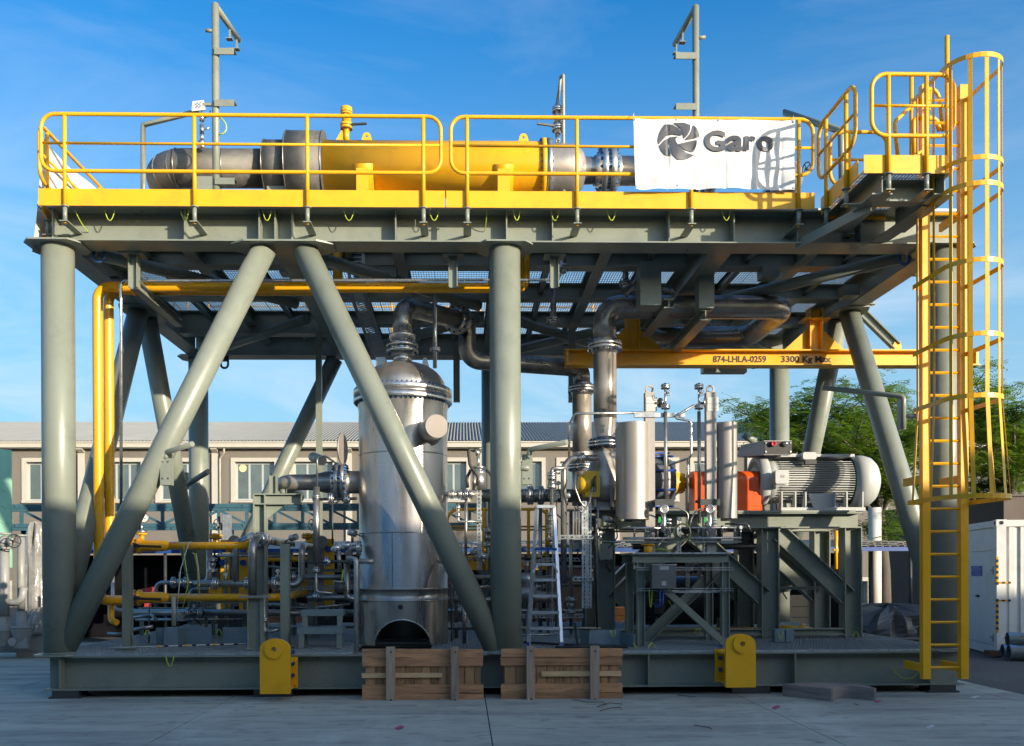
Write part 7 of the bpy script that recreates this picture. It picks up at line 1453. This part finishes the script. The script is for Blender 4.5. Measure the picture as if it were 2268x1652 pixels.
PP = [
 ('process_pipe', [(300, 1372, 2.6), (545, 1372, 2.6)], 3.2, SSD, 'thin dark pipe low behind the kick plates on the left'),
 ('process_pipe', [(345, 1345, 3.4), (345, 1290, 3.4), (470, 1290, 3.4)], 4.5, SSD, 'bent grey pipe deep behind the lower yellow line'),
 ('process_pipe', [(420, 1380, 3.6), (420, 1305, 3.6), (486, 1305, 3.6)], 4.5, SSD, 'grey pipe rising left of the left plate heat exchanger'),
 ('process_pipe', [(560, 1340, 3.0), (680, 1340, 3.0)], 5, SSD, 'grey pipe joining the two plate heat exchangers low down'),
 ('process_pipe', [(555, 1238, 3.2), (680, 1238, 3.2)], 6, YLP, 'yellow pipe joining the two plate heat exchangers high up'),
 ('process_pipe', [(738, 1300, 2.8), (800, 1300, 2.8)], 5, SSD, 'dark pipe between the right heat exchanger and the vessel'),
 ('process_pipe', [(985, 1352, 2.4), (1290, 1352, 2.4)], 4.2, SSD, 'dark pipe running low behind the stepladder and column'),
 ('process_pipe', [(1010, 1420, 2.2), (1010, 1300, 2.2), (1090, 1300, 2.2)], 4.2, SSD, 'bent pipe just right of the vessel skirt behind the brace'),
 ('process_pipe', [(1085, 1100, 3.0), (1085, 1340, 3.0)], 5.5, SSD, 'dark vertical pipe half hidden left of the mid column'),
 ('process_pipe', [(1196, 1108, 2.4), (1196, 1400, 2.4)], 4.5, SSD, 'dark vertical pipe seen between the stepladder rungs'),
 ('process_pipe', [(1264, 1130, 2.0), (1264, 1400, 2.0)], 4.0, SSD, 'dark pipe right of the stepladder behind the slotted struts'),
 ('process_pipe', [(1240, 1256, 2.6), (1330, 1256, 2.6)], 4.5, SSD, 'short horizontal pipe crossing behind the slotted struts'),
 ('instrument_tube', [(1273, 1122, 1.45), (1273, 1188, 1.45)], 1.8, SSB, 'left of three thin vertical tubes under the yellow bearing frame'),
 ('instrument_tube', [(1279, 1118, 1.45), (1279, 1188, 1.45)], 1.8, SSB, 'middle of three thin vertical tubes under the yellow bearing frame'),
 ('instrument_tube', [(1285, 1126, 1.45), (1285, 1188, 1.45)], 1.8, SSB, 'right of three thin vertical tubes under the yellow bearing frame'),
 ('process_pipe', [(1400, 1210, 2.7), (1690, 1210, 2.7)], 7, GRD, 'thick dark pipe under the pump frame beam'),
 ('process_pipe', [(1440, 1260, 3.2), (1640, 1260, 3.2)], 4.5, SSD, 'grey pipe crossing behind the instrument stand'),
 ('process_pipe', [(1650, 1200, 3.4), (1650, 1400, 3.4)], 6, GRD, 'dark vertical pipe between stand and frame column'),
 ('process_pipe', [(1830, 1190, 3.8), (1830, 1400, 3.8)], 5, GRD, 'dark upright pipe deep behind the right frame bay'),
 ('process_pipe', [(250, 1250, 3.6), (250, 1350, 3.6), (300, 1352, 3.6)], 4, SSD, 'thin bent pipe behind the leftmost channel post'),
]
for nm, pts, rp, mt, lb in PP: pipe(nm, pts, S(rp, pts[0][2]), mt, lb, 'pipe' if nm == 'process_pipe' else 'tube', bend=.12, n=14)
def fvalve(c, ax, r, label, mt=SSD, hw=None, lev=None):
    c = P(*c); t = thing('inline_valve', c-V((0, 0, r*2)), label, 'valve', 'small inline valves among the pipework'); d, a, b = basis(ax)
    m = M(); m.ball(c, r*1.6, 14); part('body', m, mt, t)
    for s in (-1, 1): flange(t, c+d*s*r*2.3, ax, r, r*2.1, r*.4, 6, mt if mt is YLP else None)
    m = M(); m.cyl(c, c+b*r*4, r*.35, n=8); part('stem', m, SSD, t)
    if hw: wheel(t, c+b*r*4, b, hw, BLK, 5)
    else: m = M(); m.bar(c+b*r*3.6, c+b*r*3.6+d*r*6, r*.8, r*.35); part('lever', m, BLK, t)
for a in (((470, 1251, 1.5), (0, 0, 1), .035, 'inline valve on the leftmost small vertical pipe'), ((430, 1358, 1.9), (1, 0, 0), .04, 'inline valve on the long dark floor pipe, left'), ((740, 1358, 1.9), (1, 0, 0), .045, 'inline valve on the long dark floor pipe beneath the steps'),
          ((640, 1278, 2.0), (1, 0, 0), .035, 'inline valve on the pipe right of the H post'), ((398, 1290, 3.3), (1, 0, 0), .045, 'deep inline valve behind the lower yellow line'), ((1030, 1352, 2.3), (1, 0, 0), .04, 'inline valve between vessel skirt and mid column'),
          ((1196, 1300, 2.3), (0, 0, 1), .045, 'inline valve seen through the stepladder'), ((1264, 1340, 1.9), (0, 0, 1), .04, 'inline valve behind the slotted struts'), ((1085, 1190, 2.9), (0, 0, 1), .05, 'inline valve left of the mid column'), ((1540, 1260, 3.1), (1, 0, 0), .045, 'inline valve behind the instrument stand')):
    fvalve(*a[:3], a[3], hw=(.08 if hash(a[0]) % 2 else None))
for a in (((481, 1308, 2.7), .07, 'yellow blind flange left of the left heat exchanger'), ((678, 1304, 2.5), .075, 'yellow blind flange at the end of the lower yellow line')):
    t = thing('blind_flange', P(*a[0]), a[2], 'flange', 'yellow blind flanges'); flange(t, P(*a[0]), (.5, -1, 0), a[1], a[1]*1.9, .02, 8, YLP, blind=True)
# slotted rails and small panels
for i, (ua, ub, v, y, lb) in enumerate(((600, 800, 1300, 2.3, 'slotted galvanised rail behind the steps'), (990, 1090, 1384, 1.6, 'slotted rail low between skirt and mid column'), (1150, 1290, 1365, 1.9, 'slotted rail behind the lower stepladder rungs'), (1240, 1312, 1190, 1.28, 'short slotted rail clamping the thin tubes'), (1268, 1312, 1283, 1.28, 'short slotted rail tying the two slotted struts'), (1150, 1290, 1240, 2.2, 'slotted rail behind the upper stepladder'))):
    x0, x1 = X(ua, y), X(ub, y); z = Z(v, y); m = M(); n = int((x1-x0)/.06)
    m.box((x0, y-.003, z+.012), (x1, y, z+.03)); m.box((x0, y-.003, z-.03), (x1, y, z-.012)); m.box((x0, y-.003, z+.0305), (x1, y+.04, z+.034))
    for k in range(n+1): m.box((x0+(x1-x0)*k/n-.012, y-.003, z-.0119), (x0+(x1-x0)*k/n+.012, y, z+.0119))
    t = thing('slotted_rail', (x0, y, z), lb, 'strut', 'slotted galvanised rails'); part('rail', m, GAL, t)
for i, (ua, ub, va, vb, y, lb, mt) in enumerate(((1268, 1290, 1196, 1216, 1.4, 'small valve manifold block under the thin tubes', SSD), (1452, 1470, 1330, 1360, 2.2, 'dark box glimpsed behind the instrument stand', GRD), (386, 404, 1352, 1372, 1.3, 'steel reducer pot beside the capped vertical tube', SSB), (1716, 1752, 1262, 1300, 3.4, 'pale cable junction box behind the frame diagonal', CLR), (1330, 1356, 1205, 1240, 1.6, 'small grey panel on the left frame column', CLR))):
    m = M(); m.box((X(ua, y), y, Z(vb, y)), (X(ub, y), y+.12, Z(va, y))); t = thing('small_box', (X(ua, y), y, Z(vb, y)), lb, 'box'); e = part('case', m, mt, t)
    m = M(); m.box((X(ua, y)+.01, y-.006, Z(vb, y)+.01), (X(ub, y)-.01, y-.001, Z(va, y)-.01)); part('cover', m, mt, t)
    m = M(); m.tube([P((ua+ub)/2, vb, y+.05), P((ua+ub)/2, vb+14, y+.05), P((ua+ub)/2+8, vb+26, y+.1)], .012, 6); part('cable', m, BLK, t)
# dark sump tank under the pump
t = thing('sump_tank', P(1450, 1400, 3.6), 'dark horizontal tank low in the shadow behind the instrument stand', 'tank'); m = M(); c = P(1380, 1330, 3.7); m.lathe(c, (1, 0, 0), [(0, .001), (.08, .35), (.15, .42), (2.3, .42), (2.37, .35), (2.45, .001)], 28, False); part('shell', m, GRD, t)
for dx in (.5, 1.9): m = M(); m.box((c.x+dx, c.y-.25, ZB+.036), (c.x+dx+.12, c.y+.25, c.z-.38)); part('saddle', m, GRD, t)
for i, (u, v, y, w_) in enumerate(((326, 1411, 1.1, 14), (485, 1409, 1.1, 14), (1357, 1395, .7, 12), (1728, 1400, .95, 10), (1895, 1413, 1.5, 14), (1545, 1405, 1.4, 12))):
    lb = ['left opening between kick plates', 'gap between middle and right kick plates', 'bent plate left of the instrument stand', 'two small boxes by the motor frame', 'foot of the right motor frame column', 'middle of the pump frame'][i]
    s_ = -1 if i not in (2, 3) else 1
    earth(P(u-w_/2, v, y), P(u+w_/2, v, y), .10*s_, 'short earth cable arch at the '+lb)
# hoses and cables bundle along the mid column and in the pump frame
for i, (pts, r, mt, lb) in enumerate((([(1316, 1150, 1.5), (1318, 1260, 1.5), (1322, 1390, 1.4)], .016, BLK, 'black cable down the left pump frame column'), ([(1100, 1180, 1.9), (1096, 1260, 1.9), (1092, 1400, 1.9)], .014, BLK, 'black cable beside the mid column'), ([(760, 1262, .8), (756, 1290, .8)], .012, EC, 'green yellow lead of the transmitter pair'), ([(1480, 1330, 1.6), (1498, 1362, 1.5), (1512, 1335, 1.6)], .010, EC, 'earth loop inside the instrument stand'))):
    m = M(); m.tube(fil([P(*p) for p in pts], .1, 5), r, 6); solo('cable', m, mt, lb, 'cable')
# bolted splice seams and weld rings on the columns and braces (fine raised beads)
def bead(c, ax, r, w=.008):
    m = M(); m.lathe(V(c)-V(ax).normalized()*w, ax, [(0, r-.001), (w*.6, r+.003), (w*1.4, r+.003), (w*2, r-.001)], 28, False); return m
for k in range(3):
    part('weld_bead', bead((k*L, 0, ZB+.035), (0, 0, 1), .206), GRN, st); part('weld_bead', bead((k*L, 0, ZD-.034), (0, 0, 1), .206), GRN, st)

# ---- second layer of skid detail: small frames, gauges, transmitters, conduits
def frame(ua, ub, va, vb, y, px, label):
    t = thing('support_trestle', P((ua+ub)/2, vb, y), label, 'support', 'low grey goalpost trestles'); w_ = S(px, y); z0, z1 = max(Z(vb, y), ZB+.036), Z(va, y)
    for u in (ua, ub): m = M(); m.ibeam((X(u, y), y, z0), (X(u, y), y, z1-w_/2-.001), w_, w_, up=(1, 0, 0), tw=.008, tf=.01); part('post', m, GRN, t)
    m = M(); m.ibeam((X(ua, y)-w_, y, z1), (X(ub, y)+w_, y, z1), w_, w_, tw=.008, tf=.01); part('beam', m, GRN, t)
for a in ((312, 470, 1345, 1430, 3.0, 7, 'goalpost trestle far behind the left kick plates'), (500, 640, 1226, 1420, 2.7, 8, 'goalpost trestle carrying the upper pipes behind the H post'), (650, 790, 1262, 1420, 2.9, 7, 'goalpost trestle between the H post and the vessel'), (455, 540, 1330, 1425, 2.2, 6, 'small low goalpost trestle behind the middle kick plate'),
          (1005, 1150, 1332, 1425, 3.0, 7, 'goalpost trestle low behind the mid column'), (1160, 1290, 1298, 1425, 3.3, 8, 'goalpost trestle deep behind the stepladder'), (1212, 1262, 1210, 1420, 2.6, 6, 'narrow tall trestle between stepladder and slotted struts'), (1455, 1590, 1180, 1420, 3.4, 9, 'dark goalpost trestle behind the instrument stand')): frame(*a)
def gauge(u, v, y, r, label, stem=18):
    t = thing('pressure_gauge', P(u, v+stem, y), label, 'gauge', 'small dial gauges'); c = P(u, v, y); n_ = V((.1, -1, 0)).normalized()
    m = M(); m.cyl(P(u, v+stem, y), c, S(1.6, y), n=8); part('stem', m, SSB, t)
    m = M(); m.lathe(c+n_*-.02, n_, [(0, .001), (0, S(r, y)), (.035, S(r, y)), (.038, S(r*.85, y))], 20, False); k_ = part('case', m, SSB, t); m = M(); m.lathe(c+n_*.012, n_, [(0, S(r*.86, y)), (0, .001)], 20, False); part('dial', m, WHT, k_)
for a in ((500, 1272, 1.3, 5, 'small dial gauge left of the vertical pipe tees'), (615, 1264, 1.3, 5, 'small dial gauge behind the thick pipe elbow'), (742, 1290, 1.2, 5, 'small dial gauge near the junction pot'), (1096, 1078, 2.0, 5.5, 'small dial gauge above the thick header'), (1236, 1070, 1.9, 5, 'small dial gauge right of the sight valves'), (1330, 1180, 1.2, 5, 'small dial gauge at the left pump column'), (1640, 1168, .9, 5, 'small dial gauge under the right seal pot')): gauge(*a)
def xmtr(u, v, y, dirx, label):
    t = thing('transmitter', P(u, v+18, y), label, 'instrument', 'small grey transmitter heads'); c = P(u, v, y); d = V((dirx, -.5, .25)).normalized()
    m = M(); m.lathe(c-d*.06, d, [(0, .03), (0, .048), (.12, .048), (.125, .035), (.125, .001)], 18, False); part('head', m, GAL, t); m = M(); m.cyl(c, c+V((0, 0, -.14)), .02, n=8); part('neck', m, SSD, t)
    m = M(); m.tube(fil([c-d*.05, c-d*.16+V((0, 0, -.02)), c-d*.18+V((0, 0, -.22)), c+V((.02, .08, -.42))], .06, 5), .010, 6); part('cable', m, BLK, t)
for a in ((1070, 1232, 1.3, -1, 'grey transmitter head low right of the vessel behind the brace'), (1052, 1222, 1.5, 1, 'second grey transmitter head beside the strut post'), (650, 1190, 1.8, 1, 'grey transmitter head above the H post'), (1255, 1098, 1.6, 1, 'grey transmitter head left of the yellow bearing frame'), (1345, 1150, 1.3, -1, 'grey transmitter head under the pump casing'), (780, 1180, 1.1, -1, 'grey transmitter head at the left flank of the vessel'), (440, 1325, 2.2, 1, 'grey transmitter head deep behind the lower gas line')): xmtr(*a)
CON2 = [([(640, 1420, 1.9), (640, 1345, 1.9), (760, 1345, 1.9)], 2.2, 'thin conduit bending behind the steps'), ([(330, 1425, 1.6), (330, 1335, 1.6), (410, 1335, 1.8)], 2.0, 'thin conduit behind the left kick plates'), ([(1120, 1408, 1.2), (1232, 1404, 1.2)], 2.4, 'thin conduit along the floor behind the stepladder'),
        ([(1000, 1420, 1.5), (1000, 1240, 1.5), (1046, 1238, 1.5)], 2.2, 'thin conduit right of the vessel with one elbow'), ([(1252, 1130, 1.9), (1335, 1128, 1.9), (1335, 1190, 1.9)], 3, 'thin tube turning down beside the left pump column'), ([(1232, 1396, 1.8), (1232, 1150, 1.8)], 3, 'straight thin tube left of the slotted struts'),
        ([(480, 1230, 2.4), (620, 1232, 2.4)], 3.5, 'grey line running behind the twin vertical pipes'), ([(548, 1250, 2.6), (680, 1262, 2.6)], 3, 'slightly sloping grey line behind the H post'), ([(700, 1400, 1.5), (700, 1345, 1.5), (775, 1338, 1.5)], 3, 'bent grey line behind the steel steps right leg'), ([(1605, 1160, 1.2), (1655, 1160, 1.2), (1662, 1178, 1.2)], 2.2, 'bright thin tube right of the right seal pot foot')]
for pts, rp, lb in CON2: pipe('conduit', pts, S(rp, pts[0][2]), SSD, lb, 'tube', bend=.06, n=10)
# extra framing under the deck and the ladder landing
for xq in (.72, 2.17, 3.62, 5.07, 6.52, 7.97, 9.42, 10.87): beam('deck_cross_beam', (xq, .203, ZT-.075), (xq, D-.203, ZT-.075), .146, .08)
for u, y in ((1700, 1.3), (1880, 2.2), (640, 1.2), (860, 1.4)): x = X(u, y, 600); m = M(); m.box((x-.12, y-.12, ZD+.02), (x+.12, y+.12, ZD+.19)); part('gusset_block', m, GRN, st)
m = M(); m.ibeam((X(1445, 2.1, 690), 1.0, 5.42), (X(1445, 2.1, 690), 2.6, 5.42), .14, .14); part('pipe_hanger', m, GRN, st)
